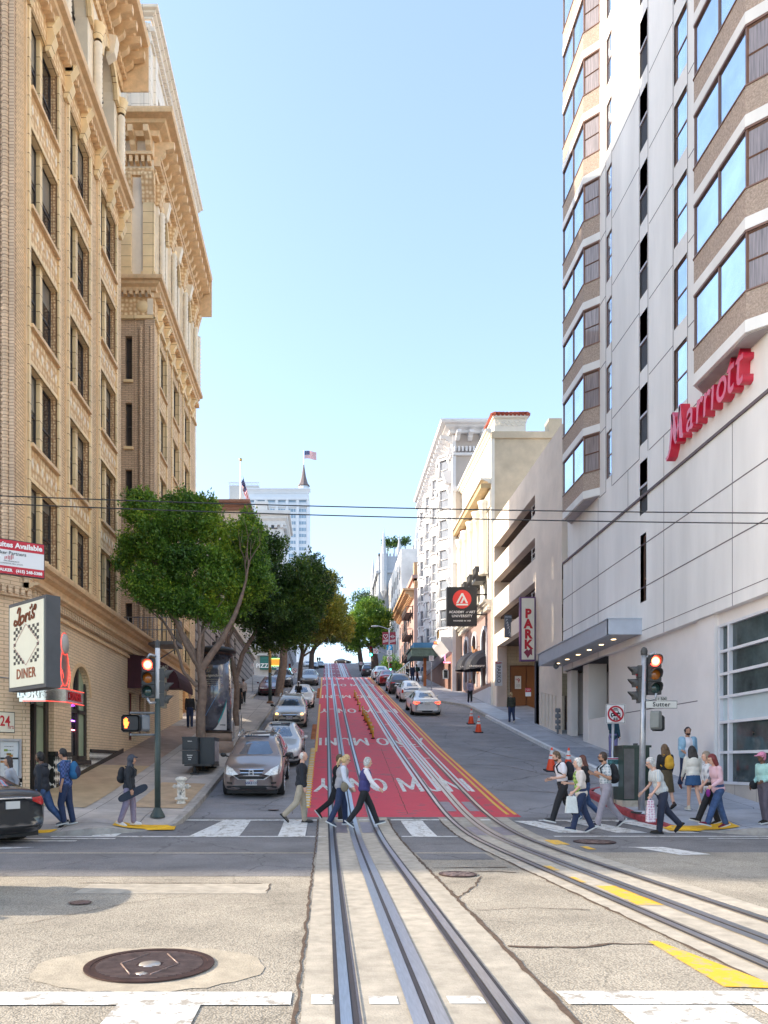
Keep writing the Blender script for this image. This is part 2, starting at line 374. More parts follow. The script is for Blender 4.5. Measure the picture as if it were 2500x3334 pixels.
# gutter crack lines (tar-dark seams along the track beds)
M_SEAM=mat('tar_seam',(.10,.065,.045),.95,noise=.4,scale=12)
mb=MB()
for xx,s_,wd in ((-.2,None,.03),(1.6,None,.05),(2.9,sh,.045)):
    pts=[(xx+(s_(y) if s_ else 0)+random.uniform(-.014,.014),y,wd*random.uniform(.45,1.25)) for y in [4+.14*i for i in range(113)]]
    for (a,ya,wa),(b,yb,wb) in zip(pts[:-1],pts[1:]): mb.add([(a-wa/2,ya,zc(ya)+.0075),(a+wa/2,ya,zc(ya)+.0075),(b+wb/2,yb,zc(yb)+.0075),(b-wb/2,yb,zc(yb)+.0075)],[(0,1,2,3)])
def crack(pts,wd=.03):
    P=[]
    for (x0,y0),(x1,y1) in zip(pts[:-1],pts[1:]):
        L_=math.hypot(x1-x0,y1-y0); N=max(2,int(L_/.12))
        for i in range(N): t=i/N; P.append((x0+(x1-x0)*t+random.uniform(-.015,.015),y0+(y1-y0)*t+random.uniform(-.02,.02),wd*random.uniform(.3,1.3)))
    for (a,ya,wa),(b,yb,wb) in zip(P[:-1],P[1:]):
        d=Vector((b-a,yb-ya,0)); 
        if d.length<1e-5: continue
        nn=Vector((-d.y,d.x,0)).normalized(); q=[Vector((a,ya,0))-nn*wa/2,Vector((b,yb,0))-nn*wb/2,Vector((b,yb,0))+nn*wb/2,Vector((a,ya,0))+nn*wa/2]
        mb.add([(p.x,p.y,gz(p.x,p.y)+.0072) for p in q],[(0,1,2,3)])
crack([(-3.4,10.55),(-2.2,10.55),(-.75,10.5)],.03); crack([(-.75,10.5),(-.76,9.75)],.03); crack([(-4,7.2),(-3.05,7.9),(-2.3,9.1),(-1.6,9.6)],.012)
crack([(1.65,6.9),(2.2,6.85),(2.6,7.0),(3.25,6.95)],.05); crack([(1.7,8.6),(2.3,8.75),(3.1,8.6)],.018); crack([(1.62,9.4),(2.0,10.3),(2.3,11.3)],.03)
crack([(2.0,11.6),(2.6,11.7),(3.0,11.5)],.05); crack([(1.7,12.1),(3.0,12.15)],.06); crack([(5.6,9.6),(7.5,9.6),(12,9.75)],.03); crack([(6,17.5),(9,17.2)],.01)
crack([(5.4,29.5),(6.8,29),(7.6,27.5),(8.4,25.8),(9.6,24.6)],.04); crack([(5.3,24.2),(7,23.8),(8,24)],.05); crack([(6.5,34),(7.4,31.5),(8.6,29.4)],.04)
for i in range(10): crack([(1.0+.1*i*0,22+i*4),(1.4,22.3+i*4)],.02)
crack([(-7.9,13.2),(-5.6,14.2),(-3.0,15.2)],.012); crack([(-.9,20.5),(-.95,30)],.02); crack([(2.2,20.5),(2.45,34)],.02); crack([(-3.2,22.2),(-1,21.6)],.02)
tag(mb.build('road_cracks',M_SEAM),kind='structure')
# red transit lane
mb=MB(); sheet(mb,-.49,5.12,20.05,88.4,.004); tag(mb.build('red_transit_lane',M_RED),kind='structure')
mb=MB(); sheet(mb,-.45,5.0,116,212,.004); tag(mb.build('red_transit_lane',M_REDD),kind='structure')
# rails
def rails(mb,xs,y0,y1,s_,hw=.035):
    for i,x in enumerate(xs):
        if i==1:   # cable slot : two plates and a gap
            sheet(mb,x-.118,x-.02,y0,y1,.016,s_,0); sheet(mb,x+.02,x+.118,y0,y1,.016,s_,0); sheet(mb,x-.02,x+.02,y0,y1,.012,s_,1)
        else:
            d=1 if i==0 else -1
            sheet(mb,x-.035,x+.04,y0,y1,.018,s_,0); sheet(mb,min(x+d*.04,x+d*.085),max(x+d*.04,x+d*.085),y0,y1,.013,s_,1); sheet(mb,min(x+d*.085,x+d*.103),max(x+d*.085,x+d*.103),y0,y1,.017,s_,2)
            sheet(mb,min(x-d*.035,x-d*.07),max(x-d*.035,x-d*.07),y0,y1,.014,s_,1)
mb=MB(); rails(mb,(.13,.67,1.21),-10,214,None); tag(mb.build('left_track_rails',[M_STEEL,M_RAILD,M_RAILB]),kind='structure')
mb=MB(); rails(mb,(3.2,3.75,4.32),-10,214,sh); tag(mb.build('right_track_rails',[M_STEEL,M_RAILD,M_RAILB]),kind='structure')
# white strips that line the rails uphill
mb=MB()
for xa,xb in ((2.98,3.1),(3.50,3.60),(3.91,4.0),(4.44,4.52)):
    sheet(mb,xa,xb,24,88,.009); 
for xa,xb in ((-.02,.07),(.45,.52),(.83,.9),(1.27,1.34),(3.0,3.12),(3.42,3.6),(3.9,4.08),(4.4,4.5)): sheet(mb,xa,xb,120,211,.009)
for yy in (31,34.5,43,50,60,70): sheet(mb,3.3,3.6,yy,yy+.12,.009); sheet(mb,3.92,4.25,yy,yy+.12,.009)
tag(mb.build('rail_edge_lines',worn('rail_line_paint',(.70,.70,.70),(.45,.2,.2),.45,6)),kind='structure')
# covers between rails at the crosswalk
mb=MB(); 
for (a,b,c,d) in ((.24,.5,17.4,19.2),(.84,1.1,17.4,19.2),(3.3,3.58,20.9,22.3),(3.93,4.2,20.9,22.3),(3.35,3.6,17.0,18.4),(3.93,4.25,17.0,18.4)): sheet(mb,a,b,c,d,.010)
tag(mb.build('track_cover_plates',mat('cover_plate_steel',(.27,.24,.27),.5,metal=.5,noise=.2,scale=7)),kind='structure')
# white markings
mb=MB()
def bar(x0,x1,y0,y1): sheet(mb,x0,x1,y0,y1,.0085)
bar(-4.2,-.24,5.22,5.52); bar(-.1,.05,5.24,5.46); bar(.3,.5,5.24,5.42); bar(.85,1.1,5.25,5.42); bar(1.66,3.2,5.24,5.54); bar(3.3,8,5.3,5.62)
for a,b in ((-1.42,-.85),(-4.0,-3.2),(1.95,2.75),(2.9,3.0),(4.5,5.3)): bar(a,b,2.6,5.22)
bar(-6,-.22,16.7,16.86); bar(-5.2,-.22,19.45,19.62); bar(1.66,2.9,16.72,16.86); bar(1.66,2.9,19.5,19.66); bar(-.15,.02,16.7,16.84); bar(.26,.5,19.55,19.7)
bar(.84,1.12,19.5,19.66); bar(2.95,3.1,19.5,19.66); bar(3.95,4.2,19.5,19.66); bar(5.0,11,16.74,16.88); bar(5.4,9.0,19.42,19.56)
for a,b in ((-5.15,-4.6),(-2.5,-1.9),(-1.05,-.45),(1.9,2.45)): bar(a,b,16.86,19.45)
mb.add([(-3.0,16.86,zc(16.86)+.0085),(-2.5,16.86,zc(16.86)+.0085),(-2.4,19.45,zc(19.45)+.0085),(-2.6,19.45,zc(19.45)+.0085)],[(0,1,2,3)])
for a in (5.0,6.3,7.5):   # skewed worn bars on the right
    mb.add([(a+.5,16.88,.031),(a+1.25,16.88,.031),(a+.3,19.4,zc(19.4)+.0085),(a-.25,19.4,zc(19.4)+.0085)],[(0,1,2,3)])
# west crosswalk across the cross street
for i,xx in enumerate((-11,-9.6,-8.2,-6.9)): mb.add([(xx,14.3,.0085),(xx+1.6,15.3,.0085),(xx+1.2,15.8,.0085),(xx-.6,14.6,.0085)],[(0,1,2,3)])
bar(-12,-5.2,15.95,16.1); bar(-12,-4.5,16.35,16.5); mb.add([(-9.2,12.6,.0085),(-8.9,12.5,.0085),(-6.3,14.2,.0085),(-6.5,14.35,.0085)],[(0,1,2,3)])
# east crosswalk
bar(9.3,16,15.9,16.05); bar(8.2,16,16.4,16.5); mb.add([(8.4,15.3,.0085),(10.0,15.3,.0085),(11.2,14.6,.0085),(9.7,14.6,.0085)],[(0,1,2,3)])
# arrow
q=[(5.35,15.15),(5.9,15.45),(7.2,15.2),(6.6,15.12),(6.95,13.85),(6.35,13.75),(6.05,15.0)]
mb.add([(x,y,.0088) for x,y in q],[tuple(range(7))])
tag(mb.build('white_road_markings',M_WP),kind='structure')
# yellow markings
mb=MB(); s2=lambda y:.035*max(0,17-y)
sheet(mb,4.80,4.89,20.4,88,.0085); sheet(mb,5.0,5.09,20.4,88,.0085); sheet(mb,-.47,-.36,33,55,.0085); sheet(mb,-.47,-.36,60,88,.0085)
for a,b,c,d in ((3.62,3.92,8.9,10.3),(3.45,3.6,11.8,12.3),(3.5,3.6,10.6,11.1),(4.6,4.9,15.4,16.2),(5.0,5.15,14.6,15.1)): sheet(mb,a,b,c,d,.0085)
mb.add([(2.98,7.1,.0085),(3.07,7.1,.0085),(3.35,5.6,.0085),(2.93,5.65,.0085)],[(0,1,2,3)])
tag(mb.build('yellow_road_markings',M_YP),kind='structure')
# MUNI / ONLY lettering
GL={'M':(1.25,[[(.12,0),(.12,1),(.62,.18),(1.13,1),(1.13,0)]]),'U':(1.0,[[(.12,1),(.12,.35),(.22,.12),(.5,.04),(.78,.12),(.88,.35),(.88,1)]]),'N':(1.0,[[(.12,0),(.12,1),(.88,0),(.88,1)]]),'I':(.36,[[(.18,0),(.18,1)]]),'O':(1.1,[[(.55+.43*math.sin(k),.5+.46*math.cos(k)) for k in np.linspace(0,2*math.pi,17)]]),'L':(.8,[[(.12,1),(.12,.07),(.8,.07)]]),'Y':(1.0,[[(.05,1),(.5,.5),(.95,1)],[(.5,.5),(.5,0)]])}
def roadstroke(s,xc,yc,wd,ht,flip,m):
    tot=sum(GL[c][0] for c in s)+.2*(len(s)-1); sc=wd/tot; u=0; mb=MB(); f=-1 if flip else 1
    for c in s:
        for ln in GL[c][1]:
            P=[]
            for a,b in zip(ln[:-1],ln[1:]):
                n=max(1,int(abs(b[1]-a[1])*ht/.45)); P+=[(a[0]+(b[0]-a[0])*i/n,a[1]+(b[1]-a[1])*i/n) for i in range(n)]
            P.append(ln[-1]); P=[Vector(((u+a)*sc-wd/2,(b-.5)*ht)) for a,b in P]; w=.062*wd/2.3; wy=.13*ht/2.3
            for q_,(a,b) in enumerate(zip(P[:-1],P[1:])):
                dz_=.0085+.0008*(q_%3); d=(b-a).normalized(); n=Vector((-d.y,d.x)); n=Vector((n.x*w,n.y*wy)); e=d*.03
                mb.add([(xc+f*q.x,yc+f*q.y,zc(yc+f*q.y)+dz_) for q in (a-n-e,b-n+e,b+n+e,a+n-e)],[(0,1,2,3)])
            for q0 in P[1:-1]:
                mb.add([(xc+f*(q0.x+w*.95*math.cos(k)),yc+f*(q0.y+wy*.95*math.sin(k)),zc(yc+f*(q0.y+wy*.95*math.sin(k)))+.0112) for k in np.linspace(0,5.5,8)],[tuple(range(8))])
        u+=GL[c][0]+.2
    tag(mb.build('road_lettering',m),kind='structure')
def roadtext(s,xc,yc,wd,ht,flip,m=M_WP):
    return roadstroke(s,xc,yc,wd,ht,flip,m)
    me=textmesh(s,1.0,bold=.02); xs=[v.co.x for v in me.vertices]; yy=[v.co.y for v in me.vertices]
    cx=(max(xs)+min(xs))/2; cy=(max(yy)+min(yy))/2; sx=wd/(max(xs)-min(xs)); sy=ht/(max(yy)-min(yy)); f=-1 if flip else 1
    bm=bmesh.new(); bm.from_mesh(me)
    for v in bm.verts: v.co=Vector((xc+f*(v.co.x-cx)*sx,yc+f*(v.co.y-cy)*sy,0))
    for i in range(math.floor(yc-ht),math.ceil(yc+ht)+1):
        bmesh.ops.bisect_plane(bm,geom=bm.verts[:]+bm.edges[:]+bm.faces[:],plane_co=(0,i,0),plane_no=(0,1,0))
    for v in bm.verts: v.co.z=zc(v.co.y)+.0092
    bm.to_mesh(me); bm.free(); me.materials.clear(); me.materials.append(m)
    o=link('road_lettering',me); tag(o,kind='structure')
rows=[(25.1,2.3),(36.2,2.4),(50.5,2.6),(61.5,2.8),(74.5,3.0),(84.5,3)]
for i,(y,h) in enumerate(rows):
    roadtext('ONLY' if i%2==0 else 'MUNI',.83,y,2.35,h,True); roadtext('MUNI' if i%2==0 else 'ONLY',3.55,y,2.3,h,False)
for i,y in enumerate((148,158,171,181,192,202)):
    roadtext('ONLY' if i%2==0 else 'MUNI',.8,y,2.3,3.4,True,mat('faded_road_paint',(.55,.52,.54),.7)); roadtext('MUNI' if i%2==0 else 'ONLY',3.6,y,2.3,3.4,False,_m['faded_road_paint'])
# lane separator blocks (raised pavers left of the red lane)
mb=MB(); y=21.5; i=0
while y<34:
    mb.box(-.62,-.46,y,y+.30,zc(y)-.02,zc(y+.15)+.045,0); mb.box(-.655,-.425,y-.06,y-.0,zc(y)-.02,zc(y)+.035,1); y+=.42; i+=1
for j in range(12): y=37+j*.5; mb.box(-.72,-.5,y,y+.22,zc(y)-.02,zc(y+.11)+.06,2)
for j in range(14): y=60+j*.7; mb.box(-.72,-.5,y,y+.25,zc(y)-.02,zc(y+.12)+.08,2)
tag(mb.build('lane_separator',[mat('pale_paver',(.62,.60,.55),.8),M_YP,mat('orange_brown_paver',(.45,.17,.08),.8,noise=.4,scale=2)]),kind='structure')
# sidewalks
def walk(name,side,y0,y1,xo,m,fine=False):
    mb=MB(); ys=[]; y=y0
    while y<y1-1e-6: ys.append(y); y=min(y1,y+(.2 if (y<21 or 85.9<y<89.1) else .5))
    ys.append(y1); N=26; vs=[]
    for y in ys:
        xk=(kl(y)-.155) if side<0 else (kr(y)+.155); out=xo(y)
        for j in range(N+1): x=xk+(out-xk)*(j/N)**1.6; vs.append((x,y,gz(x,y)))
    mb.smooth=True
    mb.add(vs,[(i*(N+1)+j,i*(N+1)+j+1,(i+1)*(N+1)+j+1,(i+1)*(N+1)+j) for i in range(len(ys)-1) for j in range(N)])
    return tag(mb.build(name,m),kind='structure')
WL=brick('sidewalk_slabs_left',(.50,.45,.41),(.44,.40,.365),(.2,.18,.16),1.5,1.5,.012,.9,.3,offset=0,big=.25)
WR=brick('sidewalk_slabs_right',(.43,.44,.48),(.38,.39,.43),(.18,.18,.2),1.6,1.6,.012,.9,.3,offset=0,big=.2)
walk('left_sidewalk',-1,16.92,88.6,lambda y:-45 if y<20.05 else -8.6,WL)
walk('right_sidewalk',1,16.92,88.6,lambda y:45 if y<20.05 else 13.5,WR)
walk('left_sidewalk',-1,111.2,212,lambda y:-9,WL); walk('right_sidewalk',1,111.2,212,lambda y:13.5,WR)
# tan strip of the left pavement in front of the diner, tinted slabs
def patch(name,pts,m,dz=.014):
    mb=MB(); P=[Vector((x,y,0)) for x,y in pts]; N=14; vs=[]
    for i in range(N+1):
        for j in range(N+1):
            a=P[0].lerp(P[1],i/N); b=P[3].lerp(P[2],i/N); p=a.lerp(b,j/N); vs.append((p.x,p.y,gz(p.x,p.y)+dz))
    mb.add(vs,[(i*(N+1)+j,(i+1)*(N+1)+j,(i+1)*(N+1)+j+1,i*(N+1)+j+1) for i in range(N) for j in range(N)]); return tag(mb.build(name,m),kind='structure')
patch('tan_pavement',[(-8.15,20.3),(-6.3,20.1),(-6.3,27.5),(-8.15,27.5)],M_TANW)
patch('pavement_slab',[(-8.15,27.5),(-6.3,27.5),(-6.3,40),(-8.15,40)],mat('sidewalk_rust',(.36,.26,.21),.85,noise=.2,scale=2))
patch('pavement_slab',[(-5.2,20.4),(-3.8,20.4),(-3.8,24.4),(-5.2,24.4)],mat('sidewalk_ochre',(.47,.34,.22),.85,noise=.2,scale=2))
patch('pavement_slab',[(9.95,28),(11.4,28),(11.4,33),(9.95,33)],mat('sidewalk_blue_grey',(.27,.29,.33),.85,noise=.2,scale=2))
patch('pavement_slab',[(9.95,44),(11.2,44),(11.2,54),(9.95,54)],mat('sidewalk_pale_blue',(.50,.55,.61),.85,noise=.12,scale=2))
def pad(x0,x1,y0,y1,rot=0):
    c=Vector(((x0+x1)/2,(y0+y1)/2,0)); pts=[]
    for a,b in ((x0,y0),(x1,y0),(x1,y1),(x0,y1)):
        v=Vector((a,b,0))-c; v.rotate(Matrix.Rotation(rot,3,'Z')); pts.append((v.x+c.x,v.y+c.y))
    patch('yellow_tactile_paving',pts,M_YPAD,.026)
pad(-4.95,-3.55,17.75,18.35,.12); pad(-8.2,-6.1,17.0,17.5,0); pad(7.95,9.5,17.6,18.2,-.08); pad(10.3,12.9,17.0,17.55,0)
def kerb(name,side,ya,yb,m,mats=None):
    mb=MB(); f=kl if side<0 else kr; y=ya; P=[]
    while y<yb: P.append((f(y),y)); y+= .12 if y<20 or 23<y<25.2 or y>85.5 and y<89 else .5
    P.append((f(yb),yb))
    if ya<17: 
        P=[((-45 if side<0 else 45),16.9)]+[( (x),16.9) for x in ([-30,-15,-12,-10,-9,-8,-7.5,-7,-6.6,-6.3] if side<0 else [30,20,15,13.5,13,12.5,12,11.6,11.2,10.8])]+P
    prev=None
    for i,(x,y) in enumerate(P):
        a=P[max(0,i-1)]; b=P[min(len(P)-1,i+1)]; d=Vector((b[0]-a[0],b[1]-a[1],0)).normalized(); n=Vector((-d.y,d.x,0))*( .16)
        if side>0: n=-n
        xi,yi=x+n.x,y+n.y; g0=gz(x+(-1e-3 if side<0 else 1e-3)*1,max(y,16.901)); g1=gz(xi,max(yi,16.901))
        cur=[(x,y,zc(y)-.1),(x,y,max(g0,g1-.01)+.004),(xi,yi,g1+.006)]
        if prev: mb.add(prev+cur,[(0,1,4,3),(1,2,5,4)],mats(y) if mats else 0)
        prev=cur
    return tag(mb.build(name,m),kind='structure')
kerb('left_kerb',-1,16.92,88.9,[M_KERB]); 
kerb('right_kerb',1,16.92,88.9,[M_KERB,mat('red_kerb_paint',(.33,.05,.06),.7,noise=.35,scale=5),mat('white_kerb_paint',(.70,.70,.70),.7,noise=.2,scale=5)],lambda y:1 if 18.3<y<24.9 else (2 if 24.9<y<47 else 0))
kerb('left_kerb',-1,111.2,212,[M_KERB]); kerb('right_kerb',1,111.2,212,[M_KERB])
# manholes
M_IRON=mat('cast_iron',(.085,.05,.045),.55,metal=.6,noise=.3,scale=9)
M_IRON2=mat('worn_iron',(.24,.17,.15),.5,metal=.6,noise=.3,scale=9)
def manhole(x,y,r,label,lines=True):
    t=thing('manhole_cover',label,'manhole cover',(x,y,zc(y)+.010))
    mb=MB(); mb.lathe((0,0,0),[(0,.004),(r*.9,.004),(r*.9,.008),(r*.965,.010),(r,.010),(r,.0)],48,0,sm=False); mb.build('rim',M_IRON,t,world=False,loc=(0,0,0))
    mb=MB()
    if lines:
        for i in range(-11,12):
            yy=i*r*.07; hw=math.sqrt(max(0,(r*.82)**2-yy*yy))
            if hw>.03:
                if abs(yy)<r*.12: mb.box(-hw,-r*.2,yy-.006,yy+.006,.004,.010); mb.box(r*.2,hw,yy-.006,yy+.006,.004,.010)
                else: mb.box(-hw,hw,yy-.006,yy+.006,.004,.010)
        for sgn in (-1,1):
            for a,b in (((.15,.62),(.45,0)),((.45,0),(.15,-.62))):
                mb.tube([(sgn*a[0]*r,a[1]*r,.010),(sgn*b[0]*r,b[1]*r,.010)],.008,5)
        mb.build('ribs',M_IRON2,t,world=False,loc=(0,0,0))
        mb=MB(); mb.lathe((0,0,0),[(0,.014),(r*.16,.013),(r*.17,.004)],24); mb.build('centre_boss',mat('bare_metal',(.6,.55,.5),.4,metal=.7),t,world=False,loc=(0,0,0)); mb=MB(); mb.lathe((0,-r*.55,0),[(0,.012),(r*.1,.011),(r*.1,.004)],4); mb.build('centre_boss',mat('bare_metal',(.6,.55,.5),.4,metal=.7),t,world=False,loc=(0,0,0))
    else:
        for i in range(60):
            a=random.uniform(0,6.28); q=r*math.sqrt(random.uniform(0,.7)); mb.ell((q*math.cos(a),q*math.sin(a),.006),(.05,.03,.006),6,4)
        mb.build('studs',M_IRON2,t,world=False,loc=(0,0,0))
    return t
manhole(-1.43,6.25,.52,'large ribbed rust brown manhole cover in the foreground left of the rails')
manhole((1470-1060)*11.9/2500,11.35,.28,'small patterned manhole cover between the two tracks',False)
p=hit(262,2942); manhole(p.x,p.y,.12,'small round iron valve cover in the shaded patch at left',False)
p=hit(1935,2742); manhole(p.x,p.y,.42,'dark manhole cover just beyond the right track near the crosswalk',False)
p=hit(890,2638); manhole(p.x,p.y,.14,'small dark utility cover in the street before the brown suv',False)
# ---------------- facade helpers
class Fac:      # o: origin, r: unit direction along the wall (u), n: outward normal
    def __init__(s,o,r,n): s.o=Vector(o); s.r=Vector(r).normalized(); s.n=Vector(n).normalized(); s.Z=Vector((0,0,1))
    def P(s,u,z,d=0): return s.o+s.r*u+s.Z*z+s.n*d
    def box(s,mb,u0,u1,z0,z1,d0,d1,k=None):
        mb.hexa([s.P(u0,z0,d0),s.P(u1,z0,d0),s.P(u1,z0,d1),s.P(u0,z0,d1)],[s.P(u0,z1,d0),s.P(u1,z1,d0),s.P(u1,z1,d1),s.P(u0,z1,d1)],k)
    def poly(s,mb,uz,d0,d1,k=None): mb.prism([s.P(u,z,d0) for u,z in uz],s.n*(d1-d0),k)
    def prof(s,mb,dz,u0,u1,k=None,m0=0,m1=0):   # extrude (d,z) profile along u; m mitre factor
        a=[s.P(u0-m0*d,z,d) for d,z in dz]; b=[s.P(u1+m1*d,z,d) for d,z in dz]; n=len(dz)
        mb.add(a+b,[tuple(range(n)),tuple(range(n,2*n))]+[(i,(i+1)%n,n+(i+1)%n,n+i) for i in range(n)],k)
    def wall(s,mb,u0,u1,z0,z1,ops,depth=.35,k=0,kr=None,back=None):
        us=sorted({u0,u1,*[c for o in ops for c in o[:2] if u0<c<u1]}); zs=sorted({z0,z1,*[c for o in ops for c in o[2:4] if z0<c<z1]})
        for a,b in zip(us[:-1],us[1:]):
            for c,d in zip(zs[:-1],zs[1:]):
                m=((a+b)/2,(c+d)/2)
                if any(o[0]<m[0]<o[1] and o[2]<m[1]<o[3] for o in ops): continue
                mb.add([s.P(a,c),s.P(b,c),s.P(b,d),s.P(a,d)],[(0,1,2,3)],k)
        for o in ops:
            a,b,c,d=o[:4]; kk=k if kr is None else kr
            for q in (((a,c),(b,c)),((b,c),(b,d)),((b,d),(a,d)),((a,d),(a,c))):
                (ua,za),(ub,zb)=q; mb.add([s.P(ua,za),s.P(ub,zb),s.P(ub,zb,-depth),s.P(ua,za,-depth)],[(0,1,2,3)],kk)
            if back is not None: mb.add([s.P(a,c,-depth),s.P(b,c,-depth),s.P(b,d,-depth),s.P(a,d,-depth)],[(0,1,2,3)],back)
    def arch(s,mb,u0,u1,zs,zt,k=0,depth=.35,n=10):   # fill between semicircle (springing zs) and flat top zt
        r=(u1-u0)/2; c=(u0+u1)/2; pts=[(c+r*math.cos(math.pi*i/n),zs+r*math.sin(math.pi*i/n)) for i in range(n+1)]
        for (a,b),(c2,d) in zip(pts[:-1],pts[1:]):
            mb.add([s.P(a,b),s.P(a,zt),s.P(c2,zt),s.P(c2,d)],[(0,1,2,3)],k); mb.add([s.P(a,b),s.P(c2,d),s.P(c2,d,-depth),s.P(a,b,-depth)],[(0,1,2,3)],k)
    def arcband(s,mb,u,zs,r0,r1,d0,d1,k=None,n=12,a0=0,a1=math.pi):
        for i in range(n):
            t0=a0+(a1-a0)*i/n; t1=a0+(a1-a0)*(i+1)/n
            q=[(u+r0*math.cos(t0),zs+r0*math.sin(t0)),(u+r1*math.cos(t0),zs+r1*math.sin(t0)),(u+r1*math.cos(t1),zs+r1*math.sin(t1)),(u+r0*math.cos(t1),zs+r0*math.sin(t1))]
            s.poly(mb,q,d0,d1,k)
def glass(name,col=(.02,.022,.025),rough=.06,metal=0.0,spec=.9): return mat(name,col,rough,metal,noise=0,spec=spec)
G_DARK=glass('dark_window_glass',(.028,.028,.032)); G_BLUE=mat('sky_reflecting_glass',(.60,.72,.90),.05,metal=.92,noise=.22,scale=.45,bump=.02,bscale=.8)
M_CURT=mat('window_curtain',(.25,.21,.215),.6,noise=.5,scale=4,stretch=(9,9,.25),coat=1.0)
M_BLIND=mat('pale_blind',(.19,.17,.135),.5,noise=.2,scale=2,coat=.8)
M_FR_DK=mat('dark_window_frame',(.045,.035,.03),.5,noise=.2)
def win(F,w,h,name='window',fr=M_FR_DK,gl=G_DARK,ft=.06,split=.5,vs=(),d=0.0,blind=None):
    """returns (frame mesh, pane mesh) built at the origin in the facade orientation, sash split at height fraction"""
    G=Fac((0,0,0),F.r,F.n); mb=MB()
    for a,b,c,e in ((0,w,0,ft),(0,w,h-ft,h),(0,ft,ft,h-ft),(w-ft,w,ft,h-ft)): G.box(mb,a,b,c,e,d-.05,d+.03)
    if split: G.box(mb,ft,w-ft,h*split-ft*.5,h*split+ft*.5,d-.04,d+.022)
    for v in vs: G.box(mb,v-ft*.5,v+ft*.5,ft,h-ft,d-.045,d+.026)
    p=MB(); p.add([G.P(ft,ft,d),G.P(w-ft,ft,d),G.P(w-ft,h-ft,d),G.P(ft,h-ft,d)],[(0,1,2,3)],0)
    ms=[gl]
    if blind: 
        z=h*blind; p.add([G.P(ft,z,d+.004),G.P(w-ft,z,d+.004),G.P(w-ft,h-ft,d+.004),G.P(ft,h-ft,d+.004)],[(0,1,2,3)],1); ms.append(M_BLIND)
    return mb.mesh(name,fr),p.mesh('pane',ms)
def putwin(ms,F,u,z,parent,d=0,name='window'):
    f=link(name,ms[0],parent,loc=F.P(u,z,d)-parent.location); g=link('pane',ms[1],f,loc=(0,0,0)); return f
def cornice(F,mb,u0,u1,zt,out,h,k=0,m0=0,m1=0):
    F.prof(mb,[(0,zt-h),(out*.25,zt-h),(out*.3,zt-h*.7),(out*.6,zt-h*.55),(out*.65,zt-h*.35),(out*.95,zt-h*.3),(out,zt-h*.12),(out,zt),(0,zt)],u0,u1,k,m0,m1)
def dentils(F,mb,u0,u1,z0,z1,d0,d1,w,gap,k=0):
    n=int((u1-u0)/(w+gap))
    for i in range(n+1):
        u=u0+i*(u1-u0-w)/max(1,n); F.box(mb,u,u+w,z0,z1,d0,d1,k)
def brackets(F,mb,u0,u1,z0,z1,d,w,step,k=0):
    n=int((u1-u0)/step); h=z1-z0
    for i in range(n+1):
        u=u0+i*(u1-u0-w)/n
        F.prof(mb,[(0,z0),(d*.25,z0),(d*.5,z0+h*.25),(d*.55,z0+h*.5),(d*.98,z0+h*.62),(d,z1),(0,z1)],u,u+w,k)
# ---------------- LEFT corner building
BR=brick('tan_brick',(.80,.57,.34),(.69,.48,.28),(.36,.23,.14),.26,.085,.010,brickmix=-.1)
BRF=brick('tan_brick_front',(.70,.50,.33),(.58,.41,.27),(.34,.23,.16),.30,.085,.011)
TC=brick('terracotta_cream',(.90,.68,.38),(.84,.61,.33),(.34,.19,.09),.9,.52,.012,.55,.3,offset=0,big=.12)
ORN=ornament('ornate_terracotta',(.92,.72,.44),(.60,.36,.17),5)
ORN2=ornament('ornate_terracotta_fine',(.84,.60,.34),(.44,.24,.12),11)
TCD=mat('terracotta_moulding',(.74,.51,.29),.6,noise=.15,scale=4,bump=.3,bscale=20)
CREAM=mat('cream_upper_terracotta',(.84,.72,.56),.6,noise=.08,scale=2)
DIN=brick('painted_diner_brick',(.78,.59,.39),(.74,.55,.365),(.46,.32,.2),.42,.10,.010,.6,.35,big=.1)
FL=Fac((-8.1,0,0),(0,1,0),(1,0,0)); FS=Fac((0,20.1,0),(1,0,0),(0,-1,0))
MT=[BR,TC,ORN,ORN2,TCD,CREAM,BRF]
SILLS=[7.2,10.4,13.65,16.9,20.15]; WH=2.2
def ornate_bays(b,F,bays,wname='window'):
    rs=random.Random(4)
    for (a,c) in bays:
        w=c-a; mu=a+w*.5
        wl=[win(F,w*.5-.13,WH,split=.48,blind=q) for q in (.55,.70,.85,None,None)]
        for i,z in enumerate(SILLS):
            putwin(rs.choice(wl),F,a+.02,z,b,-.20); putwin(rs.choice(wl),F,mu+.10,z,b,-.20)
